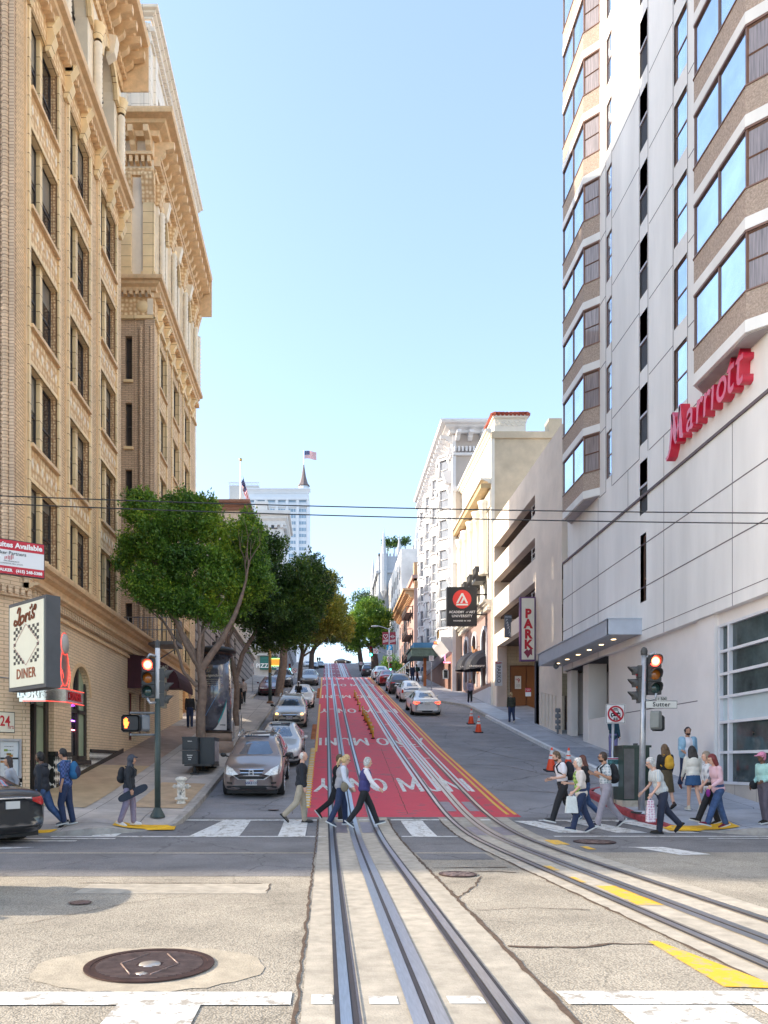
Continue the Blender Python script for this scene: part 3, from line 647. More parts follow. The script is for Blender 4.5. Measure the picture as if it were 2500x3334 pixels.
def build_left():
    b=thing('ornate_brick_building','tall tan brick corner building with ornate terracotta bays and the diner on its ground floor','building',(-8.1,20.1,0))
    bays=[(20.95,23.15),(24.15,26.25),(27.45,29.55)]
    mb=MB()
    ops=[(a,c,z,z+WH) for a,c in bays for z in SILLS]
    FL.wall(mb,20.1,30.4,7.1,22.4,ops,.5,0,1)
    aops=[(a+.1,c-.1,24.9,28.0) for a,c in bays]
    FL.wall(mb,20.1,30.4,23.6,29.9,aops,.5,5,5)
    for a,c in bays: FL.arch(mb,a+.1,c-.1,27.05,28.01,5,.5)
    # other walls
    FS.wall(mb,-60,-8.1,7.1,29.9,[],.3,6)
    F2=Fac((0,30.4,0),(1,0,0),(0,1,0)); F2.wall(mb,-30,-8.1,5,29.9,[],.3,6)
    mb.add([(-60,20.1,29.9),(-8.1,20.1,29.9),(-8.1,30.4,29.9),(-60,30.4,29.9)],[(0,1,2,3)],0)
    mb.add([(-60,30.4,0),(-60,20.1,0),(-60,20.1,29.9),(-60,30.4,29.9)],[(0,1,2,3)],6)
    mb.build('wall',MT,b)
    # trim
    mb=MB()
    for a,c in bays:
        FL.box(mb,a-.14,a,7.1,22.4,-.02,.07,1); FL.box(mb,c,c+.14,7.1,22.4,-.02,.07,1)
        FL.box(mb,a-.30,a-.22,7.1,22.4,-.02,.05,4); FL.box(mb,c+.22,c+.30,7.1,22.4,-.02,.05,4)
        w=c-a; mu=a+w*.5
        FL.box(mb,mu-.10,mu+.10,7.1,22.4,-.30,-.07,1)
        for z in SILLS:
            FL.box(mb,a+.001,a+.02,z,z+WH,-.5,-.02,3); FL.box(mb,c-.02,c-.001,z,z+WH,-.5,-.02,3)
    mb.build('pier_moulding',MT,b)
    for i,z in enumerate(SILLS):
        for a,c in bays:
            mb=MB(); FL.box(mb,a,c,z-.09,z+.012,-.49,.13,4); mb.build('sill',MT,b); mb=MB(); FL.box(mb,a,c,z+WH-.012,z+WH+.10,-.49,.04,1); mb.build('lintel',MT,b)
            if i<4:
                mb=MB(); FL.box(mb,a,c,z+WH+.10,SILLS[i+1]-.09,-.3,.02,2)
                for j in range(6):
                    u=a+(c-a)*(j+.5)/6; zz=(z+WH+SILLS[i+1])/2; FL.poly(mb,[(u,zz-.14),(u+.07,zz),(u,zz+.14),(u-.07,zz)],.0,.045,5)
                mb.build('spandrel_panel',MT,b)
    ornate_bays(b,FL,bays)
    # pilasters at the corner: rope columns
    mb=MB()
    for x,y in ((-8.35,20.02),(-8.62,20.05),(-9.5,20.05)):
        n=int((22.4-7.1)/.16)
        mb.lathe((x,y,7.1),[( .075 if i%2 else .115,i*.08) for i in range(2*n)],10); mb.mark()
    FS.box(mb,-8.25,-8.12,7.1,22.4,-.1,.10,0)
    mb.builds('corner_rope_column',[BRF],b)
    # belt cornice
    mb=MB(); cornice(FL,mb,20.1,30.4,23.8,.55,.6,4,1,0); cornice(FS,mb,-60,-8.1,23.8,.55,.6,4,0,1)
    FL.box(mb,20.1,30.4,22.4,23.2,0,.06,2); dentils(FL,mb,20.1,30.3,23.02,23.2,.06,.3,.12,.12,4)
    for u in [20.6+i*1.55 for i in range(7)]: FL.prof(mb,[(0,22.2),(.12,22.2),(.3,22.6),(.22,22.9),(.42,23.2),(0,23.2)],u,u+.28,1)
    mb.build('belt_cornice',MT,b)
    # top cornice with brackets
    mb=MB(); cornice(FL,mb,20.1,30.4,30.2,1.15,.75,4,1,0); cornice(FS,mb,-60,-8.1,30.2,1.15,.75,4,0,1); brackets(FL,mb,20.2,30.3,28.9,29.55,1.0,.22,.62,4)
    dentils(FL,mb,20.1,30.3,28.62,28.85,0,.25,.12,.11,4); FL.box(mb,20.1,30.4,28.2,28.6,0,.1,2); FL.box(mb,30.36,30.4,28.2,30,0,1.1,4)
    mb.build('roof_cornice',MT,b)
    # arcade windows and spiral columns
    wa=win(FL,2.0,2.1,split=0,vs=(1.0,)); 
    for a,c in bays:
        w_=putwin(wa,FL,a+.1,24.9,b,-.45,'arched_window')
        mb=MB(); FL.arcband(mb,(a+c)/2,27.05,1.0-.1,1.22,-.03,.14,1); FL.arcband(mb,(a+c)/2,27.05,1.25,1.4,-.0,.08,2); mb.mark(); FL.prof(mb,[(0,27.7),(.3,27.9),(.4,28.5),(0,28.6)],(a+c)/2-.17,(a+c)/2+.17,5)
        FL.box(mb,a+.1,c-.1,24.3,24.85,-.3,.05,2); FL.arcband(mb,(a+c)/2,27.05,0,.9,-.46,-.44,5); mb.builds('arch_moulding',MT,b)
        p=MB(); FL.arcband(p,(a+c)/2,27.0,0,.8,-.42,-.40,0); p.build('fanlight',[G_DARK],b)
    mb=MB()
    for u in (20.65,23.6,26.85,29.9):
        n=34; mb.lathe(FL.P(u,24.0,.14),[(.13 if (i//1)%2 else .165,i*.085) for i in range(n)],12,5)
        mb.lathe(FL.P(u,24.0+.085*n,.14),[(.14,0),(.2,.15),(.17,.2),(.26,.4),(.28,.5),(0,.5)],8,1); mb.mark()
    mb.builds('spiral_column',MT,b)
    # base: diner storey
    mb=MB()
    FL.wall(mb,22.9,42.5,-1,6.2,[(24.45,26.35,1.75,4.85),(31.6,32.7,2.6,4.6),(33.4,34.3,2.9,4.7),(34.6,35.4,3.0,4.7)],.24,0,0)
    FL.arch(mb,24.45,26.35,3.9,4.86,0,.24)
    FL.wall(mb,20.9,22.9,4.3,6.2,[],.3,0)
    F3=Fac((0,22.9,0),(1,0,0),(0,-1,0)); F3.wall(mb,-9.6,-8.1,-1,4.3,[],.3,0)
    mb.add([(-8.1,20.9,4.3),(-8.1,22.9,4.3),(-9.6,22.9,4.3),(-9.6,20.9,4.3)],[(0,1,2,3)],0)
    # chamfer and sutter front
    FC=Fac((-8.75,20.1,0),(.65,.8,0),(.8,-.65,0)); FC.wall(mb,0,1.03,-1,7.1,[],.3,0); mb.add([(-12,20.4,-1),(-12,42.5,-1),(-12,42.5,6.2),(-12,20.4,6.2)],[(0,1,2,3)],0); FS.wall(mb,-60,-8.75,-1,6.2,[],.3,0)  # the inner plane is added, unseen, to block sun leaking through the openings
    FC.box(mb,.85,1.06,.9,6.2,-.1,.05,0)
    # side wall of the low wing, and its roof
    mb.add([(-8.1,30.4,6.2),(-8.1,42.5,6.2),(-12,42.5,6.2),(-12,30.4,6.2)],[(0,1,2,3)],0)
    mb.build('ground_floor_wall',[DIN],b)
    mb=MB(); cornice(FL,mb,20.6,42.5,7.1,.55,.45,0,0,0); cornice(FS,mb,-60,-8.5,7.1,.55,.45,0,0,.5); cornice(FC,mb,-.2,1.2,7.1,.56,.45,0,.2,.2)
    FC.box(mb,-.05,1.08,6.1,6.64,.01,.13,1); dentils(FC,mb,0,1.0,6.16,6.36,.13,.22,.10,.10,1); FL.box(mb,20.6,42.5,6.35,6.66,0,.14,1); dentils(FL,mb,20.9,42.4,6.16,6.36,0,.2,.10,.10,1); dentils(FS,mb,-12,-8.8,6.16,6.36,0,.2,.10,.10,1)
    FL.box(mb,20.9,42.5,5.95,6.05,0,.10,0); cornice(FL,mb,20.6,42.5,6.5,.40,.22,0); FS.box(mb,-60,-8.75,6.1,6.66,0,.12,1)
    mb.build('base_cornice',[TCD,DIN],b)
    # diner doors and glazing
    d=MB(); D4=Fac((-8.33,0,0),(0,1,0),(1,0,0))
    for a,c in ((20.93,21.1),(21.75,21.93),(22.65,22.9)): D4.box(d,a,c,.3,4.3,-.05,.07)
    D4.box(d,20.93,22.9,4.05,4.3,-.05,.07); D4.box(d,20.93,22.9,.3,.62,-.05,.05); D4.box(d,20.93,22.9,3.3,3.4,-.05,.05)
    dd=d.build('entrance_door',M_FR_DK,b)
    g=MB(); D4.box(g,21.1,21.75,.6,4.05,-.01,.0); g.build('pane',G_DARK,dd,world=True)
    g=MB(); D4.box(g,21.93,22.65,.6,4.05,-.01,.0); g.build('pane',mat('pale_green_glass',(.33,.40,.27),.25,noise=.1,scale=1),dd)
    g=MB(); D4.box(g,21.2,21.6,1.75,2.55,.012,.03); g.build('paper_notice',mat('red_poster',(.30,.08,.06),.6,noise=.6,scale=14),dd)
    d=MB(); D5=Fac((-8.27,0,0),(0,1,0),(1,0,0))
    for a,c,z0,z1 in ((24.45,24.55,1.76,4.85),(25.35,25.5,1.76,4.85),(26.22,26.35,1.76,4.85),(24.55,26.22,3.3,3.42),(24.55,26.22,1.76,1.9)): D5.box(d,a,c,z0,z1,-.05,.07)
    w_=d.build('arched_window',M_FR_DK,b); g=MB(); D5.box(g,24.5,25.4,1.2,4.85,-.02,.0); g.build('pane',G_DARK,w_); g=MB(); D5.box(g,25.5,26.3,1.2,4.85,-.02,.0); g.build('pane',_m['pale_green_glass'],w_)
    g=MB(); D5.box(g,24.6,25.2,3.02,3.05,.02,.04,0); D5.box(g,24.6,25.2,2.72,2.75,.02,.04,1); g.build('neon_tube',[mat('violet_neon',(.45,.1,1),emit=4,noise=0),mat('pink_neon',(1,.15,.25),emit=4,noise=0)],w_)
    mb=MB(); FL.arcband(mb,25.4,3.9,.95,1.06,-.01,.05); mb.build('arch_moulding',[TCD],b)
    for a,c,z0,z1 in ((31.6,32.7,2.6,4.6),(33.4,34.3,2.9,4.7),(34.6,35.4,3.0,4.7)):
        w2=win(FL,c-a,z1-z0,fr=mat('dark_red_window_frame',(.16,.025,.02),.5),split=.6,ft=.09); putwin(w2,FL,a,z0,b,-.2)
    # checker tiles
    T1=checker('checker_tiles',(.02,.02,.02),(.85,.82,.76),.10,.17,R(45)); T2=checker('big_checker_tiles',(.015,.015,.015),(.85,.82,.76),.36,.36,R(45)); TB=mat('black_tile',(.012,.012,.013),.15,noise=0)
    mb=MB()
    FL.box(mb,23.45,24.45,.5,1.9,0,.03,0); FL.box(mb,24.45,26.35,.5,1.62,0,.03,0)
    FL.box(mb,26.35,30.6,.5,2.04,0,.03,0)
    FL.box(mb,23.45,24.47,1.86,2.0,0,.05,2); FL.box(mb,24.47,26.38,1.60,1.76,0,.06,2); FL.box(mb,26.38,30.6,2.02,2.14,0,.05,2)
    FL.poly(mb,[(23.0,.5),(30.6,1.7),(30.6,2.25),(29.2,2.03),(23.0,1.02)],0,.055,2)
    F3.box(mb,-9.5,-8.1,.2,1.85,0,.03,1); F3.box(mb,-9.5,-8.08,1.85,2.0,0,.05,2); FL.box(mb,22.9,23.46,.2,1.85,0,.03,0); FL.box(mb,22.9,23.46,1.85,2,0,.05,2)
    FS.box(mb,-60,-8.77,.1,1.14,0,.03,0); FS.box(mb,-60,-8.74,1.14,1.28,0,.06,2); FC.box(mb,.02,.83,.1,1.14,0,.03,0); FC.box(mb,.03,.83,1.14,1.28,0,.06,2)
    FS.box(mb,-9.12,-8.8,.1,1.12,.031,.036,1); mb.build('tiled_plinth',[T1,T2,TB],b)
    return b
LB=build_left()
# ---------------- second ornate building (beyond the light court)
def build_left2():
    b=thing('ornate_brick_building','ornate brick building with big bracketed cornice beyond the light court, behind the near trees','building',(-8.1,36.2,0))
    SIL=[7.3,10.4,13.6,16.75,19.9]; bays=[(37.2,38.95),(40.4,42.2),(43.6,45.5)]
    mb=MB(); FN=Fac((0,36.2,0),(1,0,0),(0,-1,0))
    FL.wall(mb,36.2,47.6,6.2,22.6,[(a,c,z,z+2.1) for a,c in bays for z in SIL],.45,0,1)
    FL.wall(mb,36.2,47.6,24.2,31,[(a,c,25.0,28.8) for a,c in bays],.5,5,5)
    for a,c in bays: FL.arch(mb,a,c,28.8-(c-a)/2,28.81,5,.5)
    FL.wall(mb,42.5,47.6,-1,6.2,[(43.5,46.5,3.6,6.0)],.4,1)
    fops=[(-9.45,-9.12,z-.2,z+1.9) for z in SIL]
    FN.wall(mb,-30,-8.1,6.2,22.6,fops,.3,6,6); FN.wall(mb,-30,-8.1,22.6,31,[],.3,5)
    Fb=Fac((0,47.6,0),(1,0,0),(0,1,0)); Fb.wall(mb,-30,-8.1,0,31,[],.3,6)
    mb.add([(-30,36.2,31),(-8.1,36.2,31),(-8.1,47.6,31),(-30,47.6,31)],[(0,1,2,3)],5)
    mb.build('wall',MT,b)
    mb=MB()
    for a,c in bays:
        FL.box(mb,a-.14,a,6.2,22.6,-.02,.07,1); FL.box(mb,c,c+.14,6.2,22.6,-.02,.07,1)
        for z in SIL: FL.box(mb,a,c,z-.1,z,-.4,.13,4)
        for z0,z1 in zip(SIL[:-1],SIL[1:]): FL.box(mb,a,c,z0+2.12,z1-.1,-.25,.02,2)
        FL.box(mb,(a+c)/2-.11,(a+c)/2+.11,6.2,22.6,-.3,-.08,1)
    for x in (-8.22,-8.7): mb.lathe((x,36.12,6.3),[(.06 if i%2 else .1,i*.1) for i in range(160)],8,6)
    FN.box(mb,-8.5,-8.05,6.2,22.5,0,.12,6); FN.box(mb,-9.0,-8.95,6.2,22.5,0,.05,6)
    for o in fops: FN.box(mb,o[0]-.05,o[1]+.06,o[2]-.12,o[2],-.2,.12,1)
    mb.build('pier_moulding',MT,b)
    wl=win(FL,.72,2.1,split=.5)
    for a,c in bays:
        for z in SIL: putwin(wl,FL,a+.02,z,b,-.18); putwin(wl,FL,c-.76,z,b,-.18)
    wn=win(FN,.33,2.1,split=.5)
    for o in fops: putwin(wn,FN,o[0],o[2],b,-.25)
    mb=MB()
    for FF,u0,u1,m0,m1 in ((FL,36.2,47.6,1,0),(FN,-30,-8.1,0,1)):
        cornice(FF,mb,u0,u1,24.4,.5,.55,4,m0,m1); dentils(FF,mb,max(u0,-12),u1-.1,23.6,23.84,0,.3,.14,.14,4); FF.box(mb,u0,u1,22.6,23.6,0,.05,2); FF.box(mb,u0,u1,22.55,22.7,0,.14,1)
    for u in [36.9+i*1.5 for i in range(7)]: FL.prof(mb,[(0,22.4),(.1,22.4),(.3,22.8),(.2,23.1),(.42,23.5),(0,23.5)],u,u+.26,1)
    mb.lathe(FN.P(-8.62,23.15,.05),[(0,.1),(.2,.09),(.26,.05),(.3,0)],16,1,ax=(0,-1,0)); FN.box(mb,-8.38,-8.12,22.75,23.5,0,.1,5)
    mb.build('belt_cornice',MT,b)
    # entablature and cornice
    mb=MB()
    for FF,u0,u1,m0,m1 in ((FL,36.2,47.6,1,0),(FN,-30,-8.1,0,1)):
        cornice(FF,mb,u0,u1,31.7,1.1,.7,4,m0,m1); dentils(FF,mb,max(u0,-12),u1-.1,29.8,30.1,0,.3,.15,.13,4); FF.box(mb,u0,u1,29.3,29.65,0,.1,2); FF.box(mb,u0,u1,30.1,30.25,0,.35,4)
    brackets(FL,mb,36.3,47.5,30.25,31.0,.95,.24,.66,4); brackets(FN,mb,-12,-8.15,30.25,31.0,.95,.24,.66,4); FL.box(mb,47.56,47.6,29.3,31.6,0,1.05,4)
    mb.build('roof_cornice',MT,b)
    mb=MB()
    for u in (-8.32,-9.4): FN.box(mb,u-.26,u+.26,24.7,28.0,0,.14,1); FN.prof(mb,[(0,28.0),(.15,28.0),(.2,28.5),(.38,29.1),(.38,29.25),(0,29.25)],u-.3,u+.3,2); FN.box(mb,u-.34,u+.34,24.4,24.7,0,.22,1)
    for u in (36.75,39.65,42.9,46.3,47.3):
        FL.box(mb,u-.16,u+.16,24.4,28.2,0,.14,5); mb.lathe(FL.P(u,24.5,.28),[(.11 if i%2 else .15,i*.11) for i in range(32)],10,5); FL.prof(mb,[(0,28.2),(.2,28.2),(.3,28.7),(.45,29.2),(0,29.2)],u-.25,u+.25,2)
    for a,c in bays:
        FL.arcband(mb,(a+c)/2,28.8-(c-a)/2,(c-a)/2-.03,(c-a)/2+.2,-.02,.14,1); FL.prof(mb,[(0,28.5),(.25,28.6),(.42,29.3),(0,29.3)],(a+c)/2-.2,(a+c)/2+.2,5)
    mb.build('pilaster',MT,b)
    wa=win(FL,1.8,3.0,split=.45,vs=(.9,))
    for a,c in bays: putwin(wa,FL,a,25.0,b,-.4,'arched_window')
    p=MB()
    for a,c in bays: FL.arcband(p,(a+c)/2,27.9,0,.88,-.42,-.4,0)
    p.build('fanlight',[G_DARK],b)
    # attic
    mb=MB(); FA=Fac((0,37.3,0),(1,0,0),(0,-1,0)); FB=Fac((-8.5,0,0),(0,1,0),(1,0,0))
    FA.wall(mb,-30,-8.5,31,37.6,[],.3,0); FB.wall(mb,37.3,50.5,31,37.6,[(39+i*3,40.6+i*3,32.4,35.4) for i in range(4)],.4,0,0,1)
    mb.add([(-30,37.3,37.6),(-8.5,37.3,37.6),(-8.5,50.5,37.6),(-30,50.5,37.6)],[(0,1,2,3)],0)
    Fc=Fac((0,50.5,0),(1,0,0),(0,1,0)); Fc.wall(mb,-30,-8.5,20,37.6,[],.3,0)
    FB.wall(mb,47.6,50.5,16,31,[],.3,0)
    for FF,u0,u1,m0,m1 in ((FB,37.3,50.5,1,0),(FA,-30,-8.5,0,1)):
        cornice(FF,mb,u0,u1,38.1,.45,.4,0,m0,m1); dentils(FF,mb,max(u0,-12),u1-.1,37.2,37.45,0,.2,.13,.13,0); FF.box(mb,u0,u1,36.6,36.75,0,.1,0); FF.box(mb,u0,u1,31,31.9,0,.12,0)
    for u in (-9.9,-9.2,-8.75): FA.box(mb,u-.22,u+.22,31.9,35.8,0,.1,0); FA.box(mb,u-.12,u+.12,32.3,35.3,.10,.115,0)
    for u in (38.2,41.3,44.3,47.3,50): FB.box(mb,u-.25,u+.25,31.9,36.6,0,.12,0)
    mb.build('attic_storey',[brick('attic_terracotta',(.86,.77,.65),(.82,.73,.62),(.45,.36,.28),.8,.6,.012,.6,.2,offset=0,big=.06),G_DARK],b)
    return b
LB2=build_left2()
# fire escape platform and maroon awning
t=thing('fire_escape','grey metal fire escape platform with railing above the maroon awning','fire escape',(-7.6,34.5,6.9))
mb=MB(); mb.box(-8.9,-6.5,33.6,35.0,6.85,7.0); 
for x in np.linspace(-8.85,-6.55,12): mb.tube([(x,33.65,7.0),(x,33.65,8.05)],.018,5)
for y in np.linspace(33.7,34.95,7): mb.tube([(-6.55,y,7.0),(-6.55,y,8.05)],.018,5)
for z in (7.5,8.05): mb.tube([(-8.85,33.65,z),(-6.55,33.65,z),(-6.55,35,z)],.022,5)
M_GREY=mat('grey_painted_metal',(.19,.20,.22),.5,noise=.15)
mb.build('railing',M_GREY,t)
mb=MB(); mb.tube([(-8.1,34.4,5.9),(-6.6,34.4,6.85)],.03,6); mb.tube([(-6.6,34.8,7),(-8.1,34.8,9.3)],.02,6); mb.build('brace',M_GREY,t)
t=thing('awning','maroon barrel awning with white cafe logo over the pavement','awning',(-8.1,31.4,4.8)); M_MAR=mat('maroon_canvas',(.055,.012,.022),.75,noise=.2)
mb=MB(); pr=[(-8.1,4.95),(-8.1,6.1)]+[(-8.1+2.1*math.sin(a),4.95+1.15*math.cos(a)) for a in np.linspace(.12,math.pi/2,9)]
mb.prism([(x,31.4,z) for x,z in pr],(0,3.2,0)); mb.build('canvas',M_MAR,t)
mb=MB(); mb.box(-8.1,-6.0,31.36,31.40,4.72,4.98); mb.box(-6.02,-5.98,31.36,34.6,4.72,4.98); mb.build('valance',M_MAR,t)
mb=MB(); Mx=basis((-7.05,31.385,5.42),(1,0,0)); mb.prism([Mx@Vector((x,y,0)) for x,y in ((-.17,-.12),(-.2,.0),(-.1,.13),(.08,.16),(.17,.13),(.16,-.1),(-.02,-.13))],(0,-.01,0)); mb.build('cup_logo',mat('logo_cream',(.6,.58,.5)),t)
M_PALE=mat('pale_lettering',(.55,.52,.46),noise=0)
for i,s in enumerate(('CAFE','CAPRI','CAFE')): text(s,.17,M_PALE,(-6.62,31.385,5.58-.16*i),parent=t,ext=.003)
# ---------------- RIGHT: white hotel tower
WHT=mat('white_panel',(.87,.84,.80),.6,noise=.07,scale=1.2,big=.10,stretch=(1,1,.18)); WHL=mat('white_wall_low',(.83,.78,.75),.65,noise=.04,scale=1,big=.06)
PEB=mat('brown_pebble_panel',(.45,.35,.285),.95,noise=.35,scale=22,bump=.8,bscale=45)
FRB=mat('brown_window_frame',(.22,.12,.085),.4,noise=.1,metal=.3)
JNT=mat('panel_joint',(.16,.13,.14),.8,noise=0)
FR=Fac((11.5,0,0),(0,1,0),(-1,0,0)); FRL=Fac((11.72,0,0),(0,1,0),(-1,0,0))
NF=18; FP=2.68; Z0=12.9
def build_hotel():
    b=thing('hotel_tower','tall white hotel tower with brown banded bay windows and red raised sign letters','building',(11.5,17,0))
    mb=MB(); ops=[]; W1=(30.9,31.45); SL=(27.45,28.1); W2=(24.45,25.35)
    K=13; ztop=Z0+FP*K+2
    for k in range(K):
        z=Z0+FP*k
        ops+=[(W1[0],W1[1],z+.35,z+2.25),(W2[0],W2[1],z+.35,z+2.35),(SL[0],SL[1],z+.35,z+2.4)]
    ops+=[(SL[0],SL[1],10.7,12.6),(27.55,28.05,7.5,9.95)]
    FR.wall(mb,8,36.5,11.3,ztop,[o for o in ops],.28,0,0,None)
    FR.wall(mb,8,37.2,6.1,11.3,ops,.28,0,0,None)
    Fe=Fac((0,36.5,0),(1,0,0),(0,1,0)); Fe.wall(mb,11.5,40,11.3,ztop,[],.3,0)
    mb.add([(11.5,36.5,11.3),(11.5,37.2,11.3),(30,37.2,11.3),(30,36.5,11.3)],[(0,1,2,3)],0)
    mb.add([(11.5,37.2,6),(30,37.2,6),(30,37.2,11.3),(11.5,37.2,11.3)],[(0,1,2,3)],0)
    mb.add([(11.5,8,6.1),(11.5,8,ztop),(40,8,ztop),(40,8,6.1)],[(0,1,2,3)],0)
    mb.add([(11.5,8,6.1),(11.5,37.2,6.1),(13,37.2,6.1),(13,8,6.1)],[(0,1,2,3)],0)
    mb.add([(11.5,8,ztop),(11.5,36.5,ztop),(40,36.5,ztop),(40,8,ztop)],[(0,1,2,3)],0)
    mb.build('wall',WHT,b)
    # lower storey
    mb=MB()
    FRL.wall(mb,22.95,31.8,-1,6.1,[],.3,0); FRL.wall(mb,8,22.95,-1,1.05,[],.3,1); FRL.wall(mb,8,22.95,5.75,6.1,[],.3,0)
    FRL.box(mb,22.95,24.0,-1,6.1,0,.10,0)
    FRL.box(mb,34.2,34.9,-1,6.1,-.8,.02,0); FRL.box(mb,36.6,37.2,-1,6.1,-.3,.02,0)  # pillars of the entrance
    FRL.wall(mb,31.8,34.2,-1,3.6,[],.3,0)
    Fi=Fac((14.8,0,0),(0,1,0),(-1,0,0)); Fi.wall(mb,31.8,37.2,-1,6.3,[],.1,2)
    mb.add([(11.72,31.8,-1),(11.72,31.8,6.1),(14.8,31.8,6.1),(14.8,31.8,-1)],[(0,1,2,3)],0); mb.add([(11.72,37.2,-1),(11.72,37.2,6.1),(14.8,37.2,6.1),(14.8,37.2,-1)],[(0,1,2,3)],0)
    mb.add([(11.6,31.8,6.08),(14.8,31.8,6.08),(14.8,37.2,6.08),(11.6,37.2,6.08)],[(0,1,2,3)],2)
    mb.add([(11.72,31.8,2.2),(14.8,31.8,2.2),(14.8,37.2,2.9),(11.72,37.2,2.9)],[(0,1,2,3)],2)
    mb.build('ground_floor_wall',[WHL,brick('stone_base',(.52,.47,.42),(.48,.44,.40),(.25,.22,.2),1.1,3,.012,.7,.2,offset=0),mat('dark_entrance_interior',(.06,.05,.05),.8)],b)
    # joints
    mb=MB()
    def hj(u0,u1,z,w=.035): FR.box(mb,u0,u1,z,z+w,-.01,.006); mb.mark()
    def vj(u,z0,z1,w=.035): FR.box(mb,u,u+w,z0,z1,-.01,.005); mb.mark()
    FR.box(mb,8,37.2,11.27,11.36,-.01,.05); mb.mark()
    for z in (8.0,9.55): hj(8,37.2,z)
    hj(8,37.2,6.45,.02)
    for u in (13,15.9,18.8,21.7,26.1,32.4,35.8): vj(u,6.1,11.27,.022)
    for u in (13,18.8,26.1,29.2,32.4): vj(u,11.36,12.8,.02)
    for k in range(K+1):
        z=Z0+FP*k-.12
        hj(25.42,27.3,z,.028); hj(28.15,30.8,z,.028); hj(31.5,32.2,z,.028); hj(23.35,24.35,z,.028)
    for u in (30.85,31.5,27.38,28.14,24.38,25.4,23.4,32.25): vj(u,12.8,ztop,.03)
    FRL.box(mb,23.9,31.8,3.6,3.63,-.01,.005)
    mb.builds('panel_joint',JNT,b)
    # windows
    w1=win(FR,W1[1]-W1[0],1.9,fr=FRB,gl=G_BLUE,split=.48,ft=.035); w2=win(FR,W2[1]-W2[0],2.0,fr=FRB,gl=G_BLUE,split=.48,ft=.05)
    for k in range(K):
        z=Z0+FP*k+.35; putwin(w1,FR,W1[0],z,b,-.045); putwin(w2,FR,W2[0],z,b,-.07)
    DKF=mat('dark_recess_metal',(.06,.055,.06),.5)
    G=Fac((0,0,0),FR.r,FR.n); rb=MB(); w=SL[1]-SL[0]
    G.box(rb,0,w,.95,1.03,-.1,.02,1)
    for i in range(7): u=w*(i+.5)/7; G.box(rb,u-.02,u+.02,.0,.95,-.07,-.03)
    rbm=rb.mesh('railing',[DKF,mat('light_rail',(.5,.47,.5),.4)]); pn=MB(); pn.add([G.P(0,0,-.26),G.P(w,0,-.26),G.P(w,2.05,-.26),G.P(0,2.05,-.26)],[(0,1,2,3)]); pm=pn.mesh('pane',[mat('dark_recess',(.09,.07,.07),.5,noise=.2)])
    for k in range(-1,K):
        z=Z0+FP*k+.35 if k>=0 else 10.7
        f=link('balcony_railing',rbm,b,loc=FR.P(SL[0],z,0)-b.location); link('pane',pm,f,loc=(0,0,0))
    w3=win(FR,.5,2.45,fr=FRB,split=.35); putwin(w3,FR,27.55,7.5,b,-.15)
    # bays
    def bay(f0,f1,n):     # front face from f0 to f1, 0.5 m proud with 45 degree cheeks
        pl=lambda o:[(f0-.5,0),(f0-o*.4,.5+o),(f1+o*.4,.5+o),(f1+.5,0)]
        for k in range(n):
            z=Z0+FP*k
            bt=thing_part('bay_window',b)
            def band(mb,z0,z1,o,ki,so=0):
                q=pl(o); q[0]=(f0-.5-o,-.02); q[3]=(f1+.5+o,-.02)
                mb.prism([FR.P(u,z0,d) for u,d in q],(0,0,z1-z0),ki)
            mb=MB(); band(mb,z,z+.32,.05,0); band(mb,z+.32,z+1.06,.03,1); band(mb,z+1.06,z+1.10,.06,2); band(mb,z+2.62,z+2.679,.04,2)
            for u in (f0,(f0+f1)/2,f1): FR.box(mb,u-.03,u+.03,z+1.1,z+2.62,.44,.515,2)
            mb.build('band',[WHT,PEB,FRB],bt)
            g=MB(); g.add([FR.P(f0,z+1.1,.48),FR.P(f1,z+1.1,.48),FR.P(f1,z+2.62,.48),FR.P(f0,z+2.62,.48)],[(0,1,2,3)]); g.build('pane',G_BLUE,bt)
            for a,c in (((f0-.48,0),(f0,.48)),((f1,.48),(f1+.48,0))):
                g=MB(); g.add([FR.P(a[0],z+1.1,a[1]),FR.P(c[0],z+1.1,c[1]),FR.P(c[0],z+2.62,c[1]),FR.P(a[0],z+2.62,a[1])],[(0,1,2,3)]); g.build('curtained_pane',M_CURT,bt)
                g=MB(); A=Vector(FR.P(a[0],0,a[1]+.01)); B=Vector(FR.P(c[0],0,c[1]+.01))
                for zz in (1.1,1.86,2.58): g.tube([A+Vector((0,0,z+zz)),B+Vector((0,0,z+zz))],.028,4,sm=False)
                for P_ in (A,B): g.tube([P_+Vector((0,0,z+1.1)),P_+Vector((0,0,z+2.62))],.028,4,sm=False)
                g.build('mullion',FRB,bt)
        mb=MB(); q=pl(-.06); mb.prism([FR.P(u,Z0-.03,d) for u,d in q],(0,0,.05)); mb.build('soffit',mat('soffit_grey',(.45,.42,.42),.7),b)
    bay(32.72,35.5,K); bay(20.07,22.87,K)
    # storefront glazing
    us=[22.8,22.45,20.3,18.2,16.1,14]; zs=[1.1,2.0,2.95,3.62,4.3,4.95,5.55][:6]+[5.75]
    us=[22.83,22.3,20.2,18.1,16,13.9]; zs=[1.08,1.97,2.86,3.60,4.28,4.95,5.72]
    fr=MB()
    for u in us: FRL.box(fr,u-.045,u+.045,1.05,5.75,-.12,.03)
    for z in zs: FRL.box(fr,13.9,22.85,z-.04,z+.04,-.12,.026)
    sf=fr.build('storefront_frame',mat('white_mullion',(.72,.72,.75),.4,noise=.05),b)
